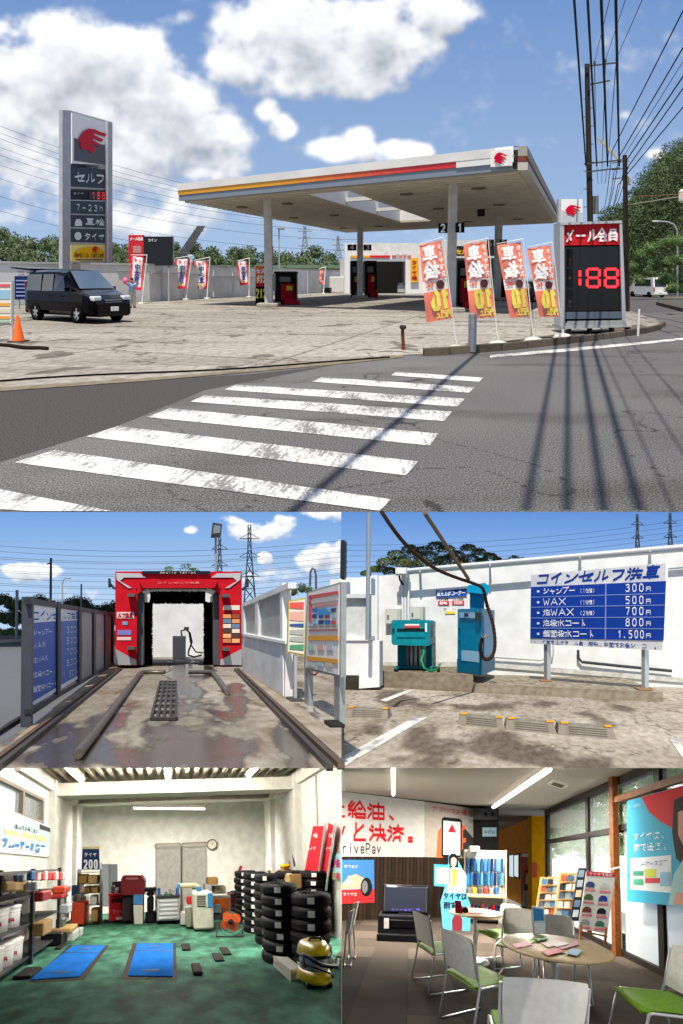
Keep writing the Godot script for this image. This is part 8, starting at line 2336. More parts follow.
	item("red_can", "red fuel can between silver cart and cooler", "can", 187, 896.5, 194, 904.5, z - 3.0, 0.8, "b3262c", 0.4)
	item("white_box", "pale box on the floor between silver cart and cooler", "box", 180.5, 912, 185.5, 925, z - 2.4, 0.8, "c6c4bc", 0.7)
	item("grey_bin", "slim grey bin squeezed beside the cooler", "bin", 185.8, 907, 191.5, 927.5, z - 1.2, 1.0, "8f8f84", 0.6)
	item("carton", "tan carton stacked high beside the cream cabinet", "box", 207.5, 877.5, 218, 885, -33, 1.5, "a98350", 0.8)
	item("parts_carton", "pale carton pile over the orange drum", "box", 213.5, 886, 226, 894, -33.5, 1.5, "b9ad94", 0.8)
	item("grey_box", "light grey electrical box beside the tan carton", "box", 204.5, 884, 212, 891, -33, 1.2, "aeb4b8", 0.6)
	z = gp(222, 917).z
	O = zp(222, 917, z)
	t = thing("oil_drum", "orange steel drum with pale lid behind the floor fan", "drum", O)
	m = mb(); m.lathe(O - Vector3(0, 0, 1.0), Vector3.UP, [[0.0, 0.0], [0.26, 0.0], [0.26, 0.2], [0.27, 0.215], [0.26, 0.23], [0.26, 0.48], [0.0, 0.48]], 18); part(t, "drum_body", m, mat("b8592a", 0.5))
	m = mb(); m.lathe(O + Vector3(0, 0.47, -1.0), Vector3.UP, [[0.275, 0.0], [0.28, 0.05], [0.26, 0.07], [0.0, 0.07]], 18); part(t, "lid", m, mat("8f8f8a", 0.5))
	for e in [[213, 905, 221, 913, "9fb4c2", "pale blue oil tin beside the cooler"], [214, 913.5, 225, 921, "3a3c40", "dark battery standing beside the cooler"], [213.5, 921.5, 221, 929, "a88a5a", "small tan carton on the floor beside the cooler"]]:
		item("oil_tin", e[5], "tin", e[0], e[1], e[2], e[3], z + 1.5, 0.8, e[4], 0.5)
	# floor fan
	z = gp(229, 935).z
	O = zp(229, 935, z)
	t = thing("floor_fan", "floor fan with orange blades on a bent tube stand", "fan", O)
	var c := zp(230.5, 921.5, z)
	for i in 4:
		m = mb()
		var a := TAU * i / 4 + 0.5
		var q := []
		for s in 8:
			var r := 0.06 + 0.17 * sin(PI * s / 7.0)
			q.append(c + Vector3(cos(a) * 0.13, sin(a) * 0.11, 0) + Vector3(cos(TAU * s / 8), sin(TAU * s / 8), 0.3 * cos(TAU * s / 8 + a)) * 0.105)
		m.flat(q, Vector3(0, 0, 1)); part(t, "blade", m, mat("d05a2a", 0.4))
	m = mb(); m.lathe(c - Vector3(0, 0, 0.1), Vector3(0, 0, 1), [[0.0, 0.0], [0.06, 0.02], [0.05, 0.25], [0.0, 0.3]], 10); part(t, "hub", m, mat("2a2a2c", 0.5))
	for r in [0.12, 0.2, 0.27]:
		var pts := []
		for i in 25: pts.append(c + Vector3(cos(TAU * i / 24) * r, sin(TAU * i / 24) * r, 0.35))
		m = mb(); m.tube(pts, 0.006, 4); part(t, "guard_ring", m, mat("4a4c50", 0.5))
	for s in [-1, 1]:
		m = mb(); m.tube([c + Vector3(s * 0.28, 0, 0), zp(229.5 + s * 13, 934.5, z + 0.3), zp(229.5 + s * 13, 936.5, z + 1.5), zp(230, 936.8, z + 1.5)], 0.014, 5); part(t, "stand", m, mat("3a3c42", 0.5))
	# tyre changer and clock
	z = gp(240, 912).z
	O = zp(240, 912, z)
	t = thing("tyre_changer", "dark red tyre changer with black swing arm behind the fan", "machine", O)
	pbox(t, "base", 231, 893, 246, 911, z, 2.5, mat("3a1c20", 0.5)); pbox(t, "column", 239, 871, 243.5, 893, z - 1.5, 0.8, mat("1f1f22", 0.5))
	m = mb(); bar(m, zp(241.5, 866, z - 1), zp(236, 878, z - 1), 0.09); bar(m, zp(236, 876, z - 1), zp(238.5, 893, z - 0.6), 0.07); part(t, "swing_arm", m, mat("7a1f24", 0.5))
	m = mb(); m.lathe(zp(237, 892, z - 0.5), Vector3.UP, [[0.0, 0.0], [0.2, 0.0], [0.22, 0.04], [0.0, 0.06]], 14); part(t, "turntable", m, mat("33353a", 0.4, 0.4))
	O = zp(212, 849, -41.9)
	t = thing("wall_clock", "round dark-rimmed clock high on the rear garage wall", "clock", O)
	var cc := zp(212, 844.5, -41.97)
	m = mb(); m.lathe(cc, Vector3(0, 0, 1), [[0.17, 0.0], [0.17, 0.08], [0.14, 0.1], [0.14, 0.06], [0.0, 0.06]], 20); part(t, "rim", m, mat("5a5448", 0.5))
	m = mb(); m.lathe(cc, Vector3(0, 0, 1), [[0.138, 0.065], [0.0, 0.066]], 20); part(t, "face", m, mat("cfc8b4", 0.6))
	m = mb(); bar(m, cc + Vector3(0, 0, 0.09), cc + Vector3(0.05, 0.06, 0.09), 0.012); bar(m, cc + Vector3(0, 0, 0.1), cc + Vector3(-0.02, 0.11, 0.1), 0.009); part(t, "hands", m, mat("1c1c1c", 0.5))
	for e in [[262, 872, 267, 887], [268.5, 870, 271, 884]]: item("oil_bottle", "tall oil bottle standing on the far tyre stacks", "bottle", e[0], e[1], e[2], e[3], -33, 0.4, "40618c" if e[0] < 265 else "8f7a4a", 0.4, "bottles over the far tyres")
	O = Vector3(-1.6, 3, -41.9)
	m = mb(); slab(m, zplane(-42), rect(77.5, 820.5, 81.5, 828), 0.05, 0.06); solo("wall_vent", "small dark wall vent beside the rear pier", "vent", m, mat("2c2a28", 0.7))
func yellow_vacuum() -> void:
	var at := gp(320, 989)
	at.z -= 0.6
	O = at
	var t := thing("canister_vacuum", "yellow canister vacuum with black hose standing before the tyres", "vacuum cleaner", at)
	var r := 0.185
	var m := mb(0, at); m.lathe(Vector3(0, 0.05, 0), Vector3.UP, [[0.0, 0.0], [r * 0.9, 0.0], [r, 0.03], [r * 1.02, 0.1], [r * 0.9, 0.14], [0.0, 0.14]], 20); part(t, "base", m, mat("d9b81c", 0.4))
	m = mb(0, at); m.lathe(Vector3(0, 0.18, 0), Vector3.UP, [[r * 0.86, 0.0], [r * 0.86, 0.2]], 20); part(t, "tank", m, mat("8d8f8c", 0.2, 0.8))
	m = mb(0, at); m.lathe(Vector3(0, 0.36, 0), Vector3.UP, [[r * 0.9, 0.0], [r * 0.98, 0.02], [r * 0.96, 0.08], [r * 0.75, 0.14], [r * 0.4, 0.165], [0.0, 0.17]], 20); part(t, "motor_head", m, mat("e3c21e", 0.35))
	m = mb(0, at); m.tube([Vector3(-0.08, 0.5, 0.05), Vector3(-0.06, 0.55, 0.05), Vector3(0.06, 0.55, 0.05), Vector3(0.08, 0.5, 0.05)], 0.016, 6); part(t, "handle", m, mat("26262a", 0.5))
	m = mb(0, at); m.lathe(Vector3(0, 0.335, 0), Vector3.UP, [[r * 0.9, 0.0], [r * 1.03, 0.01], [r * 1.03, 0.04], [r * 0.9, 0.05]], 20); part(t, "rim", m, mat("202124", 0.5))
	var pts := []
	for i in 40:
		var a := i / 39.0 * TAU * 1.6 - 0.6
		pts.append(Vector3(cos(a) * r * 1.0 - 0.05, 0.12 + 0.2 * absf(sin(a * 0.5)), absf(sin(a)) * r * 0.7 + r * 0.75))
	m = mb(0, at); m.tube(pts, 0.011, 6); part(t, "cord", m, mat("1a1a1c", 0.5))
	m = mb(0, at); m.tube([Vector3(-r * 0.9, 0.3, 0.12), Vector3(-r * 1.25, 0.3, 0.25), Vector3(-r * 1.2, 0.42, 0.2), Vector3(-r * 0.4, 0.33, 0.32), Vector3(r * 0.6, 0.3, 0.3), Vector3(r * 0.95, 0.34, 0.2)], 0.024, 8); part(t, "hose", m, mat("222327", 0.5))
	for s in [-1, 1]:
		m = mb(0, at); m.lathe(Vector3(s * 0.13 - 0.02, 0.035, 0.1), Vector3(1, 0, 0), [[0.0, 0.0], [0.035, 0.0], [0.035, 0.04], [0.0, 0.04]], 12); part(t, "castor", m, mat("1a1a1c", 0.6))

# ---------- place 5: the showroom
func at_depth(px: float, py: float, y: float) -> Vector3: # floor point under the point at height y that shows at the pixel
	var p := gp(px, py, y)
	return Vector3(p.x, 0, p.z)
func chair(label: String, at: Vector3, yaw: float) -> void:
	O = at
	var t := thing("stacking_chair", label, "chair", at, "white and green showroom chairs")
	var W := 0.23
	var m := mb(yaw, at)
	m.grp = 1
	# seat: a cushion with a rounded front, facing -z
	var n := 6
	for i in n:
		for j in n:
			var q := []
			for e in [[i, j], [i + 1, j], [i + 1, j + 1], [i, j + 1]]:
				var u: float = e[0] / float(n) * 2 - 1; var v: float = e[1] / float(n) * 2 - 1
				q.append(Vector3(u * W * 0.95, 0.445 + 0.02 * (1 - u * u) - (0.03 * pow(maxf(-v, 0), 4)), v * 0.22))
			m.quad(q[3], q[2], q[1], q[0], 1)
	m.rbox(Vector3(0, 0.43, 0), Vector3(W * 1.9, 0.03, 0.44), 0.012)
	part(t, "seat", m, mat("6f9a1c", 0.55, 0, "soft", 4.0))
	m = mb(yaw, at)
	m.grp = 1
	for i in 8:
		for j in 6:
			var q := []; var q2 := []
			for e in [[i, j], [i + 1, j], [i + 1, j + 1], [i, j + 1]]:
				var u: float = e[0] / 8.0 * 2 - 1; var v: float = e[1] / 6.0
				var hw := W * lerpf(0.93, 1.03, v) * (1.0 - 0.06 * pow(v, 6.0))
				var p := Vector3(u * hw, lerpf(0.5, 0.85, v) - 0.02 * u * u * v, 0.19 + 0.07 * v + 0.035 * (1 - u * u) * (0.5 + 0.5 * v))
				q.append(p); q2.append(p + Vector3(0, 0, 0.014))
			m.quad(q[3], q[2], q[1], q[0], 1); m.quad(q2[0], q2[1], q2[2], q2[3], 2)
	part(t, "backrest", m, mat("f0ece3", 0.5, 0, "soft", 3.0))
	var fr := mat("c9cac8", 0.3, 0.5)
	for s in [-1, 1]:
		m = mb(yaw, at)
		var x: float = s * (W + 0.005)
		m.tube([Vector3(x, 0.8, 0.25), Vector3(x, 0.5, 0.2), Vector3(x, 0.44, 0.18), Vector3(x, 0.03, 0.26), Vector3(x, 0.012, 0.23), Vector3(x, 0.012, -0.22), Vector3(x, 0.03, -0.25), Vector3(x, 0.42, -0.17), Vector3(x, 0.43, -0.14), Vector3(x, 0.43, 0.17)], 0.011, 6)
		part(t, "leg_frame", m, fr)
		for z in [-0.2, 0.2]:
			m = mb(yaw, at); m.rbox(Vector3(x, 0.008, z), Vector3(0.028, 0.016, 0.05), 0.005); part(t, "glide", m, mat("4a4a4a", 0.6))
	m = mb(yaw, at); m.tube([Vector3(-W, 0.42, -0.15), Vector3(W, 0.42, -0.15)], 0.01, 6); part(t, "crossbar", m, fr)
func round_table(label: String, at: Vector3, r: float) -> void:
	O = at
	var t := thing("round_table", label, "table", at, "round showroom tables")
	var m := mb(0, at); m.lathe(Vector3(0, 0.695, 0), Vector3.UP, [[0.0, 0.0], [r * 0.98, 0.0], [r, 0.006], [r, 0.022], [r * 0.985, 0.028], [0.0, 0.028]], 40); part(t, "table_top", m, mat("c9ad84", 0.45, 0, "soft", 1.5))
	m = mb(0, at); m.cyl(Vector3(0, 0.02, 0), Vector3(0, 0.695, 0), 0.03, 0.03, 10); part(t, "pedestal", m, mat("b9babb", 0.3, 0.7))
	m = mb(0, at); m.lathe(Vector3.ZERO, Vector3.UP, [[0.0, 0.0], [r * 0.55, 0.0], [r * 0.55, 0.012], [0.05, 0.03], [0.0, 0.03]], 24); part(t, "base_plate", m, mat("b9babb", 0.35, 0.6))
func showroom() -> void:
	P = place(410, 860, 512, 896, 1.45, 1.0, 4.3)
	var Y := 3.0
	O = Vector3.ZERO
	# floor with carpet tiles
	var m := mb()
	var n0 := gp(341.6, 1034); var n1 := gp(790, 1034)
	m.flat([n0, n1, Vector3(3.75, 0, -19), Vector3(3.85, 0, -40), Vector3(3.85, 0, -75), Vector3(-3.5, 0, -75), Vector3(gp(341.6, 900).x, 0, gp(341.6, 900).z)], Vector3.UP)
	var floor_node := struct("floor", m, mat("5a5048", 0.95, 0, "grain", 8.0))
	var tones := ["85766a", "6a5e54", "7b6d60", "5c5148"]
	for i in range(-3, 9):
		for j in range(4, 20):
			var w := 0.55; var d: float = 0.55 * P.S
			var z: float = -j * d - (d * 0.5 if i % 2 == 0 else 0.0)
			var a := Vector3(i * w, 0.004, z)
			var lim := (341.8 - 410.0) / F * absf(z)
			if a.x < lim * 1.0 - 0.02 or z > -9.0 or z < -50.0: continue
			var k := mb(); k.quad(a + Vector3(0.004, 0, -0.01), a + Vector3(w - 0.004, 0, -0.01), a + Vector3(w - 0.004, 0, -d + 0.01), a + Vector3(0.004, 0, -d + 0.01))
			part(floor_node, "carpet_tile", k, mat(tones[(i * 7 + j * 5 + i * j) % 4 if (i * 7 + j * 5 + i * j) >= 0 else -((i * 7 + j * 5 + i * j) % 4)], 0.95, 0, "grain", 9.0))
	m = mb(); m.quad(gp(341.4, 757, Y), Vector3(3.7, Y, gp(690, 757, Y).z), Vector3(3.8, Y, -37), Vector3(-3.5, Y, -75)); m.quad(Vector3(3.8, Y, -37), Vector3(7, Y, -37), Vector3(7, Y, -75), Vector3(-3.5, Y, -75)); struct("ceiling", m, mat("c3beb4", 0.9, 0, "dots", 3.0))
	m = mb(); m.quad(gp(341.4, 757, Y) + Vector3(0, 0.2, 0), Vector3(3.7, Y + 0.2, gp(690, 757, Y).z), Vector3(3.8, Y + 0.2, -75), Vector3(-3.5, Y + 0.2, -75)); struct("roof", m, mat("8a8a86", 0.9))
	# dark panelled wall
	var a := at_depth(341.0, 791, Y); var b := at_depth(498, 809, Y)
	var pl := vplane(a, b)
	O = a
	m = mb(); m.hexa([a, b, b + Vector3(0, 0, -0.6), a + Vector3(0, 0, -0.6)], [a, b, b + Vector3(0, 0, -0.6), a + Vector3(0, 0, -0.6)].map(func(p): return p + Vector3(0, Y, 0))); var wn := struct("wall_back", m, mat("2a211d", 0.6, 0, "blot", 0.5))
	var cnt := 46
	for i in cnt:
		var p := a.lerp(b, (i + 0.06) / cnt); var q := a.lerp(b, (i + 0.94) / cnt)
		var nn: Vector3 = pl.n * 0.03
		m = mb(); m.hexa([p + nn, q + nn, q, p], [p + nn, q + nn, q, p].map(func(v): return v + Vector3(0, Y, 0))); part(wn, "panel_board", m, mat(["33281f", "2d231c", "382b22"][i % 3], 0.55, 0, "blot", 0.8))
	# wall to the side of the rear corridor
	var c := at_depth(499, 831, Y); var d := at_depth(533, 817, Y)
	O = d
	m = mb(); m.hexa([c, d, d + Vector3(0, 0, -1), c + Vector3(0, 0, -1)], [c, d, d + Vector3(0, 0, -1), c + Vector3(0, 0, -1)].map(func(p): return p + Vector3(0, Y, 0))); struct("wall_side", m, mat("ec9634", 0.8, 0, "soft", 0.5))
	m = mb(); m.boxf(b.x - 0.05, 1.0 * 9.0, 0, Y, -74.5, -74); struct("wall_rear", m, mat("b98a5a", 0.8))
	var op := vplane(c, d)
	O = on(op, 514, 878, 0.05)
	var t := thing("small_window", "small bright two-pane window in the orange wall", "window", O)
	var skm := StandardMaterial3D.new()
	skm.shading_mode = BaseMaterial3D.SHADING_MODE_UNSHADED
	skm.albedo_color = Color(0.78, 0.84, 0.86)
	m = mb(); slab(m, op, [508.5, 877, 519, 879, 519, 853, 508.5, 854.5], 0.05, 0.06); part(t, "frame", m, mat("5a4a3a", 0.6))
	for x in [[509.3, 513.2], [514.2, 518.2]]:
		m = mb(); m.flat(ring(op, [x[0], 876, x[1], 877.2, x[1], 855, x[0], 855.6], 0.08), op.n); part(t, "window_pane", m, skm)
	O = on(op, 526, 912, 0.05)
	t = thing("narrow_poster", "narrow red poster with dark-haired figure on the orange wall", "poster", O)
	m = mb(); slab(m, op, [521, 911, 531.3, 914, 531.3, 851.5, 521, 853], 0.02, 0.06); part(t, "sheet", m, mat("a83a34", 0.7))
	m = mb(); slab(m, op, [522, 911, 531, 913.5, 531, 885, 527, 876, 523, 884], 0.004, 0.066); part(t, "figure_print", m, mat("8f8478", 0.7))
	m = mb(); slab(m, op, [523.5, 890, 530, 891, 530.5, 874, 527.5, 868.5, 524.5, 872], 0.004, 0.07); part(t, "figure_print", m, mat("2a1c18", 0.7))
	m = mb(); slab(m, op, [525, 884, 528.8, 884.5, 529, 874.5, 526, 873], 0.004, 0.075); part(t, "figure_print", m, mat("b98a70", 0.7))
	m = mb(); slab(m, op, rect(522, 853.5, 531, 857), 0.004, 0.066); part(t, "print", m, mat("d9cfc8", 0.7))
	m = mb(); words(m, op, "タイヤ", 522.5, 866, 530, 866, 5, 1.3, 0.07); part(t, "lettering", m, mat("d98a80", 0.7))
	# yellow column
	var yz := at_depth(538, 816, Y).z
	O = zp(538, 905, yz)
	m = mb(); var y0 := zp(532, 860, yz); var y1 := zp(546, 860, yz)
	m.boxf(y0.x, y1.x, 0, Y, yz - 1.5, yz); struct("yellow_column", m, mat("d99a12", 0.75, 0, "soft", 0.8))
	O = zp(534, 878, yz + 0.1)
	m = mb(); slab(m, zplane(yz), rect(532.3, 862.5, 537.2, 877.5), 0.01, 0.03); solo("column_notice", "small red notice on the yellow column", "notice", m, mat("b8503c", 0.7))
	window_wall()
	# ceiling lamps and vent
	O = gp(393.5, 791, Y)
	t = thing("ceiling_lamp", "recessed tube lamp in the ceiling over the white banner", "lamp", O, "showroom tube lamps")
	tube_lamp(t, gp(393.5, 791, Y) - Vector3(0, 0.08, 0), gp(393.5, 764, Y) - Vector3(0, 0.08, 0), 0.08, 76.0)
	O = gp(494, 804, Y)
	t = thing("ceiling_lamp", "long tube lamp in the ceiling before the yellow column", "lamp", O, "showroom tube lamps")
	tube_lamp(t, gp(493.5, 804, Y) - Vector3(0, 0.08, 0), gp(549, 764, Y) - Vector3(0, 0.08, 0), 0.1, 115.0)
	O = gp(558, 786, Y)
	t = thing("ceiling_vent", "square dark air vent in the showroom ceiling", "vent", O)
	m = mb(); m.prism(gring([547, 784.5, 562, 789.5, 568.5, 785.5, 553, 781], Y - 0.03), Vector3(0, 0.028, 0)); part(t, "frame", m, mat("cfc9be", 0.7))
	m = mb(); m.flat(gring([550.5, 784.8, 561.5, 788.3, 565.3, 785.5, 554, 782.2], Y - 0.036), Vector3.DOWN); part(t, "grille", m, mat("5a5040", 0.7))
	banners(pl)
	furniture(pl)
func window_wall() -> void:
	var Y := 3.0
	var a := at_depth(546, 810.5, Y); var b := at_depth(638, 769, Y)
	b = a + (b - a) * 1.9
	var pl := vplane(a, b)
	O = a
	var t := thing("window_front", "tall showroom glass front with dark frames and wooden posts", "window", a)
	var dk := mat("241f1c", 0.5); var wd := mat("7a4a26", 0.6, 0, "dirt", 1.5)
	var n: Vector3 = pl.n
	var L := func(u, y, off): return a.lerp(b, u) + Vector3(0, y, 0) + n * off
	var beamy := func(u0, u1, y0, y1, off, th, nm, mt):
		var k := mb()
		k.hexa([L.call(u0, y0, off), L.call(u1, y0, off), L.call(u1, y0, off - th), L.call(u0, y0, off - th)], [L.call(u0, y1, off), L.call(u1, y1, off), L.call(u1, y1, off - th), L.call(u0, y1, off - th)])
		part(t, nm, k, mt)
	var U := func(px, py): return (on(pl, px, py) - a).dot((b - a).normalized()) / a.distance_to(b)
	beamy.call(0.0, 1.0, 0.0, 0.1, 0.05, 0.15, "sill", dk)
	beamy.call(0.0, 1.0, 2.86, 3.0, 0.05, 0.15, "head_rail", dk)
	var um: float = U.call(589, 870); var uw: float = U.call(621, 870); var ud: float = U.call(663, 930)
	var ym := on(pl, 590, 834.5).y
	beamy.call(0.0, uw, ym - 0.05, ym + 0.05, 0.03, 0.1, "transom", dk)
	beamy.call(uw, 1.0, ym - 0.02, ym + 0.08, 0.03, 0.1, "transom", dk)
	for u in [[0.0, 0.012], [um - 0.006, um + 0.008], [ud - 0.006, ud + 0.008]]: beamy.call(u[0], u[1], 0.1, 2.86, 0.04, 0.12, "mullion", dk)
	beamy.call(uw - 0.006, uw + 0.009, 0.0, 3.0, 0.16, 0.1, "wooden_post", wd)
	var y2 := on(pl, 623.5, 797, 0.1).y
	beamy.call(uw + 0.009, 1.0, y2 - 0.06, y2 + 0.04, 0.14, 0.08, "wooden_rail", wd)
	var clear := StandardMaterial3D.new()
	clear.albedo_color = Color(0.85, 0.92, 0.9, 0.18)
	clear.transparency = BaseMaterial3D.TRANSPARENCY_ALPHA
	clear.roughness = 0.05
	clear.metallic_specular = 0.08
	var frost := StandardMaterial3D.new()
	frost.albedo_color = Color(0.86, 0.89, 0.9)
	frost.roughness = 0.6
	frost.backlight_enabled = true
	frost.backlight = Color(0.95, 0.97, 1.0)
	for u in [[0.012, um - 0.006], [um + 0.008, uw - 0.006], [uw + 0.009, ud - 0.006], [ud + 0.008, 1.0]]:
		beamy.call(u[0], u[1], ym + 0.05, 2.86, -0.01, 0.01, "pane", clear)
		beamy.call(u[0], u[1], 1.15, ym - 0.05, -0.01, 0.01, "pane", clear)
		beamy.call(u[0], u[1], 0.1, 1.15, -0.01, 0.01, "frosted_pane", frost)
	# outside: pale sky, green bank, low fence
	O = a
	var m := mb()
	var out := -n
	var s0 := a + out * 3.4 - (b - a) * 1.7; var s1 := b + out * 3.4 + (b - a) * 0.3
	m.quad(s0 + Vector3(0, -3, 0), s1 + Vector3(0, -3, 0), s1 + Vector3(0, 7, 0), s0 + Vector3(0, 7, 0))
	var sk := StandardMaterial3D.new()
	sk.albedo_color = Color.BLACK
	sk.emission_enabled = true
	sk.emission = Color(0.93, 0.97, 1.0)
	sk.emission_energy_multiplier = 1.8
	struct("sky", m, sk)
	m = mb()
	m.quad(a + Vector3(0, -0.02, 0) - (b - a) * 1.6, b + Vector3(0, -0.02, 0), b + out * 3.3 + Vector3(0, -0.02, 0), a + out * 3.3 + Vector3(0, -0.02, 0) - (b - a) * 1.6)
	struct("pavement", m, mat("c9c5bb", 0.9))
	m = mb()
	var gr := [Color(0.2, 0.34, 0.1), Color(0.26, 0.4, 0.14), Color(0.15, 0.26, 0.08), Color(0.32, 0.44, 0.18)]  # bright tones: outdoor light is put into the leaf colours
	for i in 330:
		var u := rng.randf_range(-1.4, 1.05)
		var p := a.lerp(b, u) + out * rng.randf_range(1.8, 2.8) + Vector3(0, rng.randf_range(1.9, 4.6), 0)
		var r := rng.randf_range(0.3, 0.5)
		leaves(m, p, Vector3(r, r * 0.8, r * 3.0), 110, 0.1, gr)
	solo("green_bank", "brightly coloured green bank of leaves outside the showroom windows", "bushes", m, leaf_mat(), "", "stuff")
	# banner on the glass
	O = on(pl, 655, 906, 0.2)
	t = thing("window_banner", "large blue and red tyre banner hung on a rod before the glass", "banner", O)
	var bp := {"a": a + n * 0.22, "n": n}
	m = mb(); slab(m, bp, [627, 901.5, 655, 904, 695, 908, 695, 782, 627, 801], 0.01); part(t, "cloth", m, mat("3fa9cc", 0.8))
	m = mb(); slab(m, bp, [641.5, 797.2, 695, 782.2, 695, 838, 683, 834, 661, 822, 649, 812], 0.003, 0.004); part(t, "red_field", m, mat("c9222c", 0.8))
	m = mb(); slab(m, bp, [674, 800, 695, 790, 695, 878, 676, 858, 672, 832], 0.003, 0.008); part(t, "hair_print", m, mat("241a18", 0.8))
	m = mb(); slab(m, bp, [678, 812, 695, 806, 695, 850, 684, 848, 678, 834], 0.003, 0.012); part(t, "face_print", m, mat("d9a58c", 0.8))
	m = mb(); slab(m, bp, [668, 905, 695, 908, 695, 862, 684, 858, 674, 874], 0.003, 0.010); part(t, "clothing_print", m, mat("a9cfd6", 0.8))
	m = mb(); slab(m, bp, [673, 904, 686, 905.5, 686, 894, 676, 892], 0.003, 0.014); part(t, "hand_print", m, mat("d9a58c", 0.8))
	m = mb(); slab(m, bp, [630.5, 889.5, 671.5, 893, 671.5, 855, 630.5, 858.5], 0.003, 0.006); part(t, "white_field", m, mat("dde6ea", 0.8))
	m = mb(); words(m, bp, "タイヤは、", 633.5, 841, 668, 838, 8, 1.2, 0.008); words(m, bp, "雨で選ぼ。", 633.5, 852, 671, 849.5, 8, 1.2, 0.008); words(m, bp, "DrivePay", 628.5, 808.5, 641, 806, 3, 1.3, 0.008); part(t, "lettering", m, mat("e8eef2", 0.8))
	m = mb(); words(m, bp, "ブルーアースGT", 634, 867, 668, 865, 4.2, 1.6, 0.012); part(t, "lettering", m, mat("2a5aa8", 0.8))
	for e in [[633, 871, 643, 875.5, "3f9a78"], [633, 879, 643, 885, "4aa886"], [645, 869, 656, 877, "c9d24a"], [645, 878, 660, 883, "c8404a"], [660, 872, 670, 886, "8fbcd8"]]:
		m = mb(); slab(m, bp, rect(e[0], e[1], e[2], e[3]), 0.003, 0.012); part(t, "print", m, mat(e[4], 0.8))
	m = mb(); m.cyl(on(bp, 600, 871.5, 0.1), on(bp, 624, 866.5, 0.1), 0.012, 0.012, 6); part(t, "rod", m, mat("d0d0cc", 0.4))
func banners(pl: Dictionary) -> void:
	O = on(pl, 380, 856, 0.05)
	var t := thing("pay_banner", "wide white banner with big red lettering on the dark wall", "banner", O)
	var m := mb(); slab(m, pl, [341.6, 856.5, 424.5, 857, 424.5, 801.5, 341.6, 791.3], 0.015, 0.06); part(t, "sheet", m, mat("c9c6c2", 0.75, 0, "soft", 1.0))
	m = mb(); words(m, pl, "給油、", 347.5, 817.5, 403, 821, 17.5, 1.75, 0.066); part(t, "lettering", m, mat("b81f26", 0.7))
	m = mb(); words(m, pl, "と決済。", 349.5, 840.5, 421.5, 842.5, 18.5, 1.75, 0.066); part(t, "lettering", m, mat("b81f26", 0.7))
	m = mb(); words(m, pl, "rivePay", 342, 853.5, 382, 854, 11, 1.3, 0.066); part(t, "lettering", m, mat("26272b", 0.7))
	m = mb(); slab(m, pl, [341.6, 818, 345, 817.5, 345, 815, 341.6, 815.3], 0.004, 0.066); slab(m, pl, [341.6, 808, 344.5, 808, 344.5, 805.5, 341.6, 805.5], 0.004, 0.066); slab(m, pl, [341.6, 838, 343.5, 833, 345.5, 826, 343.5, 826, 341.6, 832], 0.004, 0.066); part(t, "lettering", m, mat("b81f26", 0.7))
	O = on(pl, 450, 857, 0.05)
	t = thing("app_banner", "beige banner with hand holding a phone next to the white banner", "banner", O)
	m = mb(); slab(m, pl, [424.6, 857, 464, 858, 480.5, 858, 480.5, 809.3, 424.6, 801.6], 0.015, 0.06); part(t, "sheet", m, mat("b0a69c", 0.75, 0, "soft", 1.0))
	m = mb(); words(m, pl, "アプリでお得に", 432, 812, 472.5, 816.5, 6, 1.3, 0.066); part(t, "lettering", m, mat("b83a34", 0.7))
	m = mb(); slab(m, pl, [462, 825, 480.3, 846, 480.3, 857.8, 462, 857.5], 0.004, 0.064); part(t, "dark_sleeve", m, mat("3a3634", 0.7))
	m = mb(); slab(m, pl, [436.5, 857.5, 443, 857.6, 443, 824, 438, 832], 0.004, 0.066); slab(m, pl, [460, 827, 465, 825, 465.5, 828, 463, 831, 463, 838, 466, 838, 466, 842, 463, 843, 463, 850, 460, 850], 0.004, 0.066); part(t, "hand_print", m, mat("d9643a", 0.7))
	m = mb(); slab(m, pl, [441.5, 855.5, 443.5, 857.4, 460, 857.4, 461.8, 855.5, 462, 821, 460, 818.7, 444, 817, 442, 819], 0.006, 0.07); part(t, "phone_print", m, mat("1f1f22", 0.5))
	m = mb(); slab(m, pl, [443.2, 854.5, 460.3, 855.5, 460.5, 822, 443.5, 820.5], 0.004, 0.074); part(t, "phone_screen_print", m, mat("d6d6d6", 0.5))
	m = mb(); m.flat(ring(pl, [448, 832, 456, 832.6, 452, 824], 0.08), pl.n); part(t, "app_mark", m, mat("c8232e", 0.6))
	# tyre poster
	O = on(pl, 358, 903, 0.05)
	t = thing("tyre_poster", "blue and red tyre poster on the dark wall under the white banner", "poster", O)
	m = mb(); slab(m, pl, [341.8, 904, 374.5, 902.5, 374, 859.8, 341.8, 859.8], 0.01, 0.05); part(t, "sheet", m, mat("3f78b0", 0.6))
	m = mb(); slab(m, pl, [341.8, 904, 374.4, 902.5, 374.3, 889, 341.8, 890], 0.003, 0.054); part(t, "red_field", m, mat("b02a2e", 0.6))
	m = mb(); slab(m, pl, [341.8, 889.5, 372, 888.5, 372, 882, 356, 874, 350, 876, 341.8, 884], 0.003, 0.056); part(t, "road_print", m, mat("b9a58a", 0.6))
	m = mb(); slab(m, pl, [345, 884, 353, 884, 349, 875], 0.003, 0.06); part(t, "tent_print", m, mat("d6cfc0", 0.6))
	var rr := []
	for i in 16: rr.append(on(pl, 366.5 + 5.8 * cos(TAU * i / 16), 887 + 9.5 * sin(TAU * i / 16), 0.064))
	m = mb(); m.flat(rr, pl.n); part(t, "tyre_print", m, mat("1c1c1f", 0.6))
	rr = []
	for i in 16: rr.append(on(pl, 364.8 + 3.0 * cos(TAU * i / 16), 887 + 6.5 * sin(TAU * i / 16), 0.068))
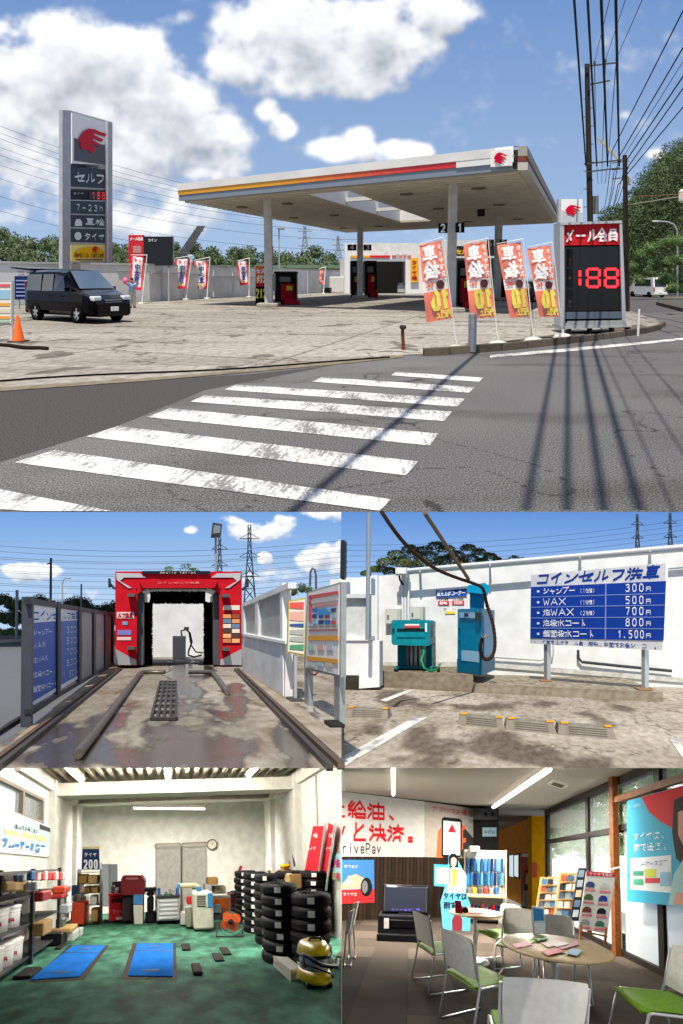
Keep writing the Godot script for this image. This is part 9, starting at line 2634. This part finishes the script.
	m = mb(); m.flat(rr, pl.n); part(t, "rim_print", m, mat("6d7074", 0.5))
	m = mb(); words(m, pl, "タイヤは", 343, 896, 357, 895.8, 3.6, 1.3, 0.06); words(m, pl, "雨で選ぼ", 344, 868, 358, 868, 3.2, 1.0, 0.06); part(t, "lettering", m, mat("d9cfc8", 0.6))
	# dark pillar end with speaker and notice
	O = on(pl, 489, 905, 0.2)
	m = mb(); slab(m, pl, [480.8, 912, 498, 909, 498, 806.5, 480.8, 804.5], 0.3, 0.3); solo("dark_pillar", "dark wall pillar carrying a small loudspeaker beside the beige banner", "pillar", m, mat("2b2623", 0.6, 0, "blot", 0.8))
	O = on(pl, 489, 820, 0.4)
	t = thing("wall_speaker", "small dark loudspeaker on the pillar near the ceiling", "loudspeaker", O)
	m = mb(); slab(m, pl, rect(481.5, 808.5, 497, 819.5), 0.25, 0.6); part(t, "cabinet", m, mat("3a3a3c", 0.5))
	for x in [485.5, 492.5]:
		m = mb(); var cc := on(pl, x, 814, 0.61); m.lathe(cc, pl.n, [[0.055, 0.0], [0.05, 0.02], [0.0, 0.005]], 14); part(t, "cone", m, mat("17171a", 0.6))
	O = on(pl, 489, 836, 0.33)
	t = thing("wifi_notice", "small pale blue notice on the dark pillar under loudspeaker", "notice", O)
	m = mb(); slab(m, pl, rect(482.8, 827.5, 496.5, 836.5), 0.01, 0.32); part(t, "card", m, mat("a9c6cf", 0.6))
	m = mb(); words(m, pl, "ApoPay", 484, 833.5, 495.5, 833.5, 4, 1.4, 0.325); part(t, "lettering", m, mat("2c4a5c", 0.6))
func furniture(pl: Dictionary) -> void:
	var m: MB
	# television on its stand
	var z := gp(404, 941).z
	O = zp(404, 941, z)
	var t := thing("tv_stand", "long black television stand against the dark wall", "cabinet", O)
	pbox(t, "body", 377.5, 917, 430, 938, z, 2.0, mat("17161a", 0.4)); pbox(t, "plinth", 376.5, 936, 431, 941, z + 0.4, 2.6, mat("121214", 0.4)); pbox(t, "shelf", 389, 921, 428, 928, z + 0.03, 0.1, mat("0c0c0e", 0.3))
	m = mb(); slab(m, zplane(z), rect(384, 918, 389, 928.5), 0.02, 0.03); part(t, "notice", m, mat("b9b2ae", 0.6))
	O = zp(405, 917, z - 0.8)
	t = thing("television", "wide black television with dull glossy screen on the stand", "television", O)
	pbox(t, "casing", 382, 886, 429, 914, z - 0.8, 0.3, mat("101013", 0.3)); pbox(t, "screen", 383.5, 887.3, 427.5, 911.5, z - 0.76, 0.03, mat("2c2e38", 0.08)); pbox(t, "foot", 398, 913.5, 412, 917.2, z - 0.6, 0.8, mat("101013", 0.3))
	m = mb(); words(m, zplane(z - 0.76), "タイヤ選ぼに得", 391, 911, 420, 911, 2.6, 1.0, 0.02); part(t, "screen_text", m, glow("5a50b8", 0.5))
	# cardboard standee
	z = gp(450, 930.5).z
	O = zp(450, 930.5, z)
	var sp := zplane(z)
	t = thing("cardboard_standee", "life-size cardboard cut-out of a woman in pale blue holding a board", "standee", O)
	m = mb(); slab(m, sp, [443, 931, 470, 931, 470.5, 905, 466, 893, 467, 876, 462, 868, 458, 860, 457, 855, 453, 853, 449, 855, 448.5, 863, 446, 870, 446, 880, 443.5, 892, 440.5, 902], 0.03); part(t, "cut_out", m, mat("58b0d6", 0.7))
	m = mb(); slab(m, sp, [448.8, 872, 449, 857, 451, 853.8, 455.5, 853.8, 458, 857, 458.5, 872], 0.004, 0.006); part(t, "hair_print", m, mat("1c1514", 0.7))
	m = mb(); slab(m, sp, [451, 865, 453.5, 867.5, 456, 865, 456.6, 859.5, 454, 857, 451, 858.5], 0.004, 0.012); part(t, "face_print", m, mat("d9a98e", 0.7))
	m = mb(); slab(m, sp, [446.5, 893, 465.5, 893, 466.5, 876, 461.5, 868.5, 456, 867.5, 451, 867.5, 447.5, 871], 0.004, 0.008); part(t, "jacket_print", m, mat("a6cfe0", 0.7))
	m = mb(); slab(m, sp, [452, 886, 456.5, 886, 457.5, 869, 451.5, 869], 0.004, 0.014); part(t, "blouse_print", m, mat("d9c44a", 0.7))
	m = mb(); slab(m, sp, [452.5, 931, 462, 931, 462.5, 920, 459.5, 914, 455, 914, 452, 920], 0.004, 0.01); part(t, "shoe_print", m, mat("7a2a34", 0.7))
	m = mb(); words(m, sp, "タイヤは", 443, 899.5, 467.5, 899.5, 7, 1.5, 0.016); words(m, sp, "雨で", 443.5, 909, 456, 909, 7.5, 1.5, 0.016); part(t, "lettering", m, mat("20242c", 0.7))
	m = mb(); slab(m, sp, [434, 886, 450, 887, 450, 865, 434, 864], 0.01, 0.03); part(t, "held_board", m, mat("3f8fb8", 0.6))
	m = mb(); slab(m, sp, [436, 883.5, 448.5, 884, 448.5, 868, 436, 867.5], 0.004, 0.034); part(t, "board_print", m, mat("c6dbe2", 0.6))
	m = mb(); slab(m, sp, [447, 888, 451, 888, 451, 884.5, 447, 885], 0.004, 0.036); part(t, "hand_print", m, mat("d9a98e", 0.7))
	# goods rack
	z = gp(485, 918).z + 3.4
	O = zp(485, 918, z)
	t = thing("goods_rack", "white pegboard rack of blue wiper packs and bottles by the pillar", "rack", O)
	pbox(t, "back_panel", 464, 851, 506.5, 918, z - 1.4, 0.1, mat("cfccc4", 0.6))
	for x in [464.0, 505.3]: pbox(t, "upright", x, 850, x + 1.6, 919, z - 1.0, 0.5, mat("b9b3a4", 0.5))
	for y in [895.5, 917.0]: pbox(t, "shelf_board", 464.5, y, 506.5, y + 1.6, z, 1.5, mat("c9b88e", 0.5))
	for r in 2:
		for i in 11:
			item("wiper_pack", "slim wiper blade pack, %s along the %s row of the goods rack" % [["first", "second", "third", "fourth", "fifth", "sixth", "seventh", "eighth", "ninth", "tenth", "last"][i], ["upper", "lower"][r]], "package", 467.0 + i * 3.4, 858.5 + r * 14.5, 469.6 + i * 3.4, 871.5 + r * 13.5, z - 1.2, 0.15, ["2f6ab0", "3f86c4", "26507e", "5aa0d0", "2a5a94", "1f2c40"][(i * 5 + r) % 6], 0.4, "blue wiper packs on the goods rack", 0.004)
	for i in 6: item("car_gadget", "small round car accessory on the upper shelf of the goods rack", "accessory", 467.0 + i * 5.6, 888.5 - (i % 2), 471.0 + i * 5.6, 895.5, z - 0.4, 0.6, ["6a7078", "c9a23a", "4a4e56", "b8443c", "8a9096", "3a6aa0"][i], 0.4, "accessories on the goods rack")
	for i in 10: item("care_bottle", "small %s car care bottle, %s along the lower rack shelf" % [["red", "dark blue", "black", "orange-red", "blue", "dark red"][i % 6], ["first", "second", "third", "fourth", "fifth", "sixth", "seventh", "eighth", "ninth", "last"][i]], "bottle", 471.5 + i * 3.4, 904.5 + (i % 3), 474.3 + i * 3.4, 917, z - 0.3, 0.5, ["b02a30", "1f3f7a", "2a2a30", "c04a2a", "2f6ab0", "8a2026"][i % 6], 0.35, "bottles on the goods rack")
	item("white_basket", "small white basket with orange print on the goods rack top", "basket", 470, 846, 479.5, 852, z - 0.6, 0.8, "cfc9c2", 0.6)
	# brochure racks and price easel
	for e in [[538, 877, 558, 918.5, "wooden leaning brochure rack next to the yellow column"], [557, 872.5, 578.5, 921, "wooden leaning brochure rack between its twin and the dark frame"]]:
		z = -27.5 if e[0] < 550 else -25.5
		O = zp(e[0], e[3], z)
		var rp := zplane(z)
		t = thing("brochure_rack", e[4], "rack", O, "leaning brochure racks by the window")
		var lean := func(u, v): return [lerpf(e[0], e[2], u) + (1.0 - v) * 6.0 - 3.0, lerpf(e[1], e[3], v)]
		var q := []
		for k in [[0, 1], [1, 1], [1, 0], [0, 0]]: q += lean.call(k[0], k[1])
		m = mb(); slab(m, rp, q, 0.15); part(t, "back_board", m, mat("b8955e", 0.6, 0, "soft", 2.0))
		for r in 5:
			for cc in 3:
				q = []
				for k in [[0.08 + cc * 0.3, 0.05 + r * 0.18 + 0.14], [0.32 + cc * 0.3, 0.05 + r * 0.18 + 0.14], [0.32 + cc * 0.3, 0.05 + r * 0.18], [0.08 + cc * 0.3, 0.05 + r * 0.18]]: q += lean.call(k[0], k[1])
				m = mb(); slab(m, rp, q, 0.02, 0.04); part(t, "brochure", m, mat(["4a5a6a", "c9c4bc", "2c3038", "7a8a94", "a8503c", "d6d2ca", "3a6a94"][(r * 5 + cc * 3 + int(e[0])) % 7], 0.5))
			q = []
			for k in [[0.04, 0.05 + r * 0.18 + 0.155], [0.97, 0.05 + r * 0.18 + 0.155], [0.97, 0.05 + r * 0.18 + 0.135], [0.04, 0.05 + r * 0.18 + 0.135]]: q += lean.call(k[0], k[1])
			m = mb(); slab(m, rp, q, 0.05, 0.08); part(t, "ledge", m, mat("a8834e", 0.6))
	z = -24.0
	O = zp(575, 921, z)
	var dp := zplane(z)
	t = thing("dark_display", "dark leaning display panel between brochure racks and car sheet", "display", O)
	m = mb(); slab(m, dp, [570, 921, 579, 921, 586.5, 868, 579, 868], 0.12); part(t, "panel", m, mat("23262c", 0.5))
	for r in 5:
		m = mb(); slab(m, dp, [572.3 + (4 - r) * 1.4, 917 - (4 - r) * 10.0, 577.8 + (4 - r) * 1.4, 917 - (4 - r) * 10.0, 579 + (4 - r) * 1.4, 910 - (4 - r) * 10.0, 573.5 + (4 - r) * 1.4, 910 - (4 - r) * 10.0], 0.01, 0.02); part(t, "card", m, mat(["6f8494", "8a97a2", "b4a48c", "5a6a86", "9aa8b0"][r], 0.5))
	z = -21.5
	O = zp(597, 936, z)
	var ep := zplane(z)
	t = thing("car_sheet_easel", "white sheet of car pictures with red heading on a wooden easel", "easel", O)
	m = mb(); slab(m, ep, [578, 928.5, 607.5, 934, 615.5, 873, 586.5, 871], 0.03, 0.05); part(t, "sheet", m, mat("cfcac2", 0.6))
	m = mb(); slab(m, ep, [586, 875.5, 615, 877.5, 615.5, 873, 586.5, 871], 0.004, 0.056); part(t, "red_heading", m, mat("b02a34", 0.6))
	m = mb(); words(m, ep, "タイヤで選ぼ", 589, 875, 613, 876.6, 3.0, 1.2, 0.06); part(t, "lettering", m, mat("e6dcd6", 0.6))
	for r in 4:
		for cc in 2:
			var bx := 585.5 + cc * 14.5 - r * 1.7; var by := 884.0 + r * 12.6 + cc * 1.5
			m = mb(); slab(m, ep, [bx, by + 3, bx + 9, by + 3.6, bx + 9.5, by, bx + 7, by - 2.4, bx + 3, by - 2.6, bx + 0.5, by], 0.004, 0.056); part(t, "car_picture", m, mat(["3a4a6a", "b8b4ae", "4a5a3a", "2a3a8a", "6a3a34", "20242a", "8a9098", "3a6a5a"][r * 2 + cc], 0.5))
			m = mb(); slab(m, ep, [bx - 0.5, by + 7, bx + 10, by + 7.6, bx + 10, by + 5.2, bx - 0.5, by + 4.6], 0.004, 0.056); part(t, "price_print", m, mat("c8707a", 0.6))
	for x in [[581, 931, 585, 941], [606, 934, 604, 944]]:
		m = mb(); bar(m, on(ep, x[0], x[1] - 8, 0.0), on(ep, x[0] - 1, x[3], 0.1), 0.03, 0.08); part(t, "leg", m, mat("8a5a2e", 0.6))
	m = mb(); bar(m, on(ep, 580, 931, 0.12), on(ep, 607, 936.5, 0.12), 0.025, 0.1); part(t, "ledge", m, mat("8a5a2e", 0.6))
	# tables and what lies on them
	var ta := at_depth(554, 945.5, 0.72)
	round_table("round wooden table strewn with leaflets, ringed by four chairs", ta, 0.47)
	var y := 0.727
	var LF := [[526, 941, 541, 936.5, 546, 939.5, 529, 944, "a8b84a"], [512, 944.5, 527, 941.5, 533, 945, 516, 948.5, "b8485a"], [541, 943, 556, 939.5, 566, 943, 548, 947.5, "d9c4be"], [556, 946.5, 576, 941, 580, 944.5, 562, 949.5, "c98a92"], [541, 951, 556, 947.5, 566, 951.5, 548, 955.5, "c24a4a"], [565, 953, 572, 948.5, 583, 950.5, 577, 956, "8fb4c8"], [553, 944, 565, 941.5, 569, 944, 556, 947, "e0ddd6"], [534, 938.5, 546, 936, 550, 938, 538, 941, "4a8a5a"]]
	for i in LF.size():
		var q: Array = LF[i]
		O = gp(q[0], q[1], y)
		m = mb(); var r := gring(q.slice(0, 8), y + i * 0.003); m.prism(r, Vector3(0, 0.002, 0))
		solo("leaflet", "%s leaflet lying on the front round table" % ["yellow-green", "dark pink", "cream", "pale pink", "red", "pale blue", "off-white", "dark green"][i], "leaflet", m, mat(q[8], 0.5), "leaflets on the round table")
	var hb := gp(539, 934.5, y)
	O = hb
	t = thing("leaflet_holder", "clear upright leaflet holder with blue leaflet on the round table", "holder", hb)
	var hp := zplane(hb.z)
	m = mb(); slab(m, hp, [534.5, 935, 545.5, 933.5, 545.5, 922, 544, 908, 532.5, 906, 533, 922], 0.15, 0.05); part(t, "box", m, mat("b4c3cc", 0.2))
	m = mb(); slab(m, hp, [534, 921, 544, 920.5, 543, 909.5, 533.2, 908], 0.005, 0.056); part(t, "leaflet_print", m, mat("3a80b8", 0.5))
	m = mb(); slab(m, hp, [534.8, 934, 545, 932.5, 545, 923, 534.2, 923.5], 0.005, 0.058); part(t, "front_print", m, mat("cfd9dc", 0.4))
	var tb := at_depth(475, 912, 0.72)
	round_table("smaller far round table before the goods rack", tb, 0.4)
	O = gp(459, 913, y)
	m = mb(); slab(m, zplane(O.z), [455.5, 914, 463, 914, 461, 901, 455, 900.5], 0.12); solo("red_card_box", "upright red card box on the far round table", "box", m, mat("b8242e", 0.5))
	item("black_tray", "small black tray on the far table beside the red box", "tray", 462.5, 907.5, 468.5, 913, O.z - 0.2, 0.6, "2a2a2e", 0.5)
	O = gp(480, 912, y)
	m = mb(); m.prism(gring([470, 913.5, 482, 914, 490, 911, 478, 909.5], y), Vector3(0, 0.004, 0)); solo("leaflet", "pink leaflet lying on the far round table", "leaflet", m, mat("c98a94", 0.5), "leaflets on the far table")
	# chairs
	chair("white and green chair seen from behind, nearest to the carpet edge".replace("nearest to the carpet edge", "pulled back from the leaflet table"), Vector3(zp(531, 980, -8.6).x, 0, -8.6), deg_to_rad(-6))
	chair("white and green chair drawn up sideways beside the leaflet table", Vector3(zp(478, 950, -12.4).x, 0, -12.4), deg_to_rad(-62))
	chair("white and green chair behind the leaflet table facing the room", Vector3(zp(560, 930, -15.5).x, 0, -15.5), deg_to_rad(172))
	chair("white and green chair by the window front, turned towards the leaflet table", Vector3(zp(655, 985, -10.8).x, 0, -10.8), deg_to_rad(80))
	chair("white and green chair at the far table beside the goods rack", Vector3(zp(497, 920, -20.0).x, 0, -20.0), deg_to_rad(110))
	chair("white and green chair turned aside before the cardboard cut-out", Vector3(zp(440, 930, -16.2).x, 0, -16.2), deg_to_rad(-68))
	chair("white and green chair between far table and leaflet table", Vector3(zp(517, 930, -17.5).x, 0, -17.5), deg_to_rad(150))
	# folded chairs by the garage side
	for e in [[352, 958, "folded white chair leaning by the tyre poster, the outer of two"], [347.5, 966, "folded white chair leaning by the tyre poster, the one in front"]]:
		z = gp(e[0], e[1]).z
		O = zp(e[0], e[1], z)
		t = thing("folded_chair", e[2], "chair", O, "folded white chairs")
		m = mb(); slab(m, zplane(z), [e[0] - 3, e[1] - 30, e[0] + 1, e[1] - 32, e[0] + 6, e[1] - 56, e[0] + 1, e[1] - 54], 0.5); part(t, "backrest", m, mat("d3d0c9", 0.5))
		for s in [-3.5, 3.5]:
			m = mb(); m.tube([zp(e[0] + s * 0.4, e[1] - 32, z), zp(e[0] + s, e[1] - 2, z), zp(e[0] + s * 0.8, e[1], z + 0.4)], 0.012, 6); part(t, "leg", m, mat("c9cac8", 0.3, 0.5))
		m = mb(); m.cyl(zp(e[0] - 3.4, e[1] - 1, z), zp(e[0] + 3.4, e[1] - 1, z), 0.012, 0.012, 6); part(t, "foot_bar", m, mat("c9cac8", 0.3, 0.5))
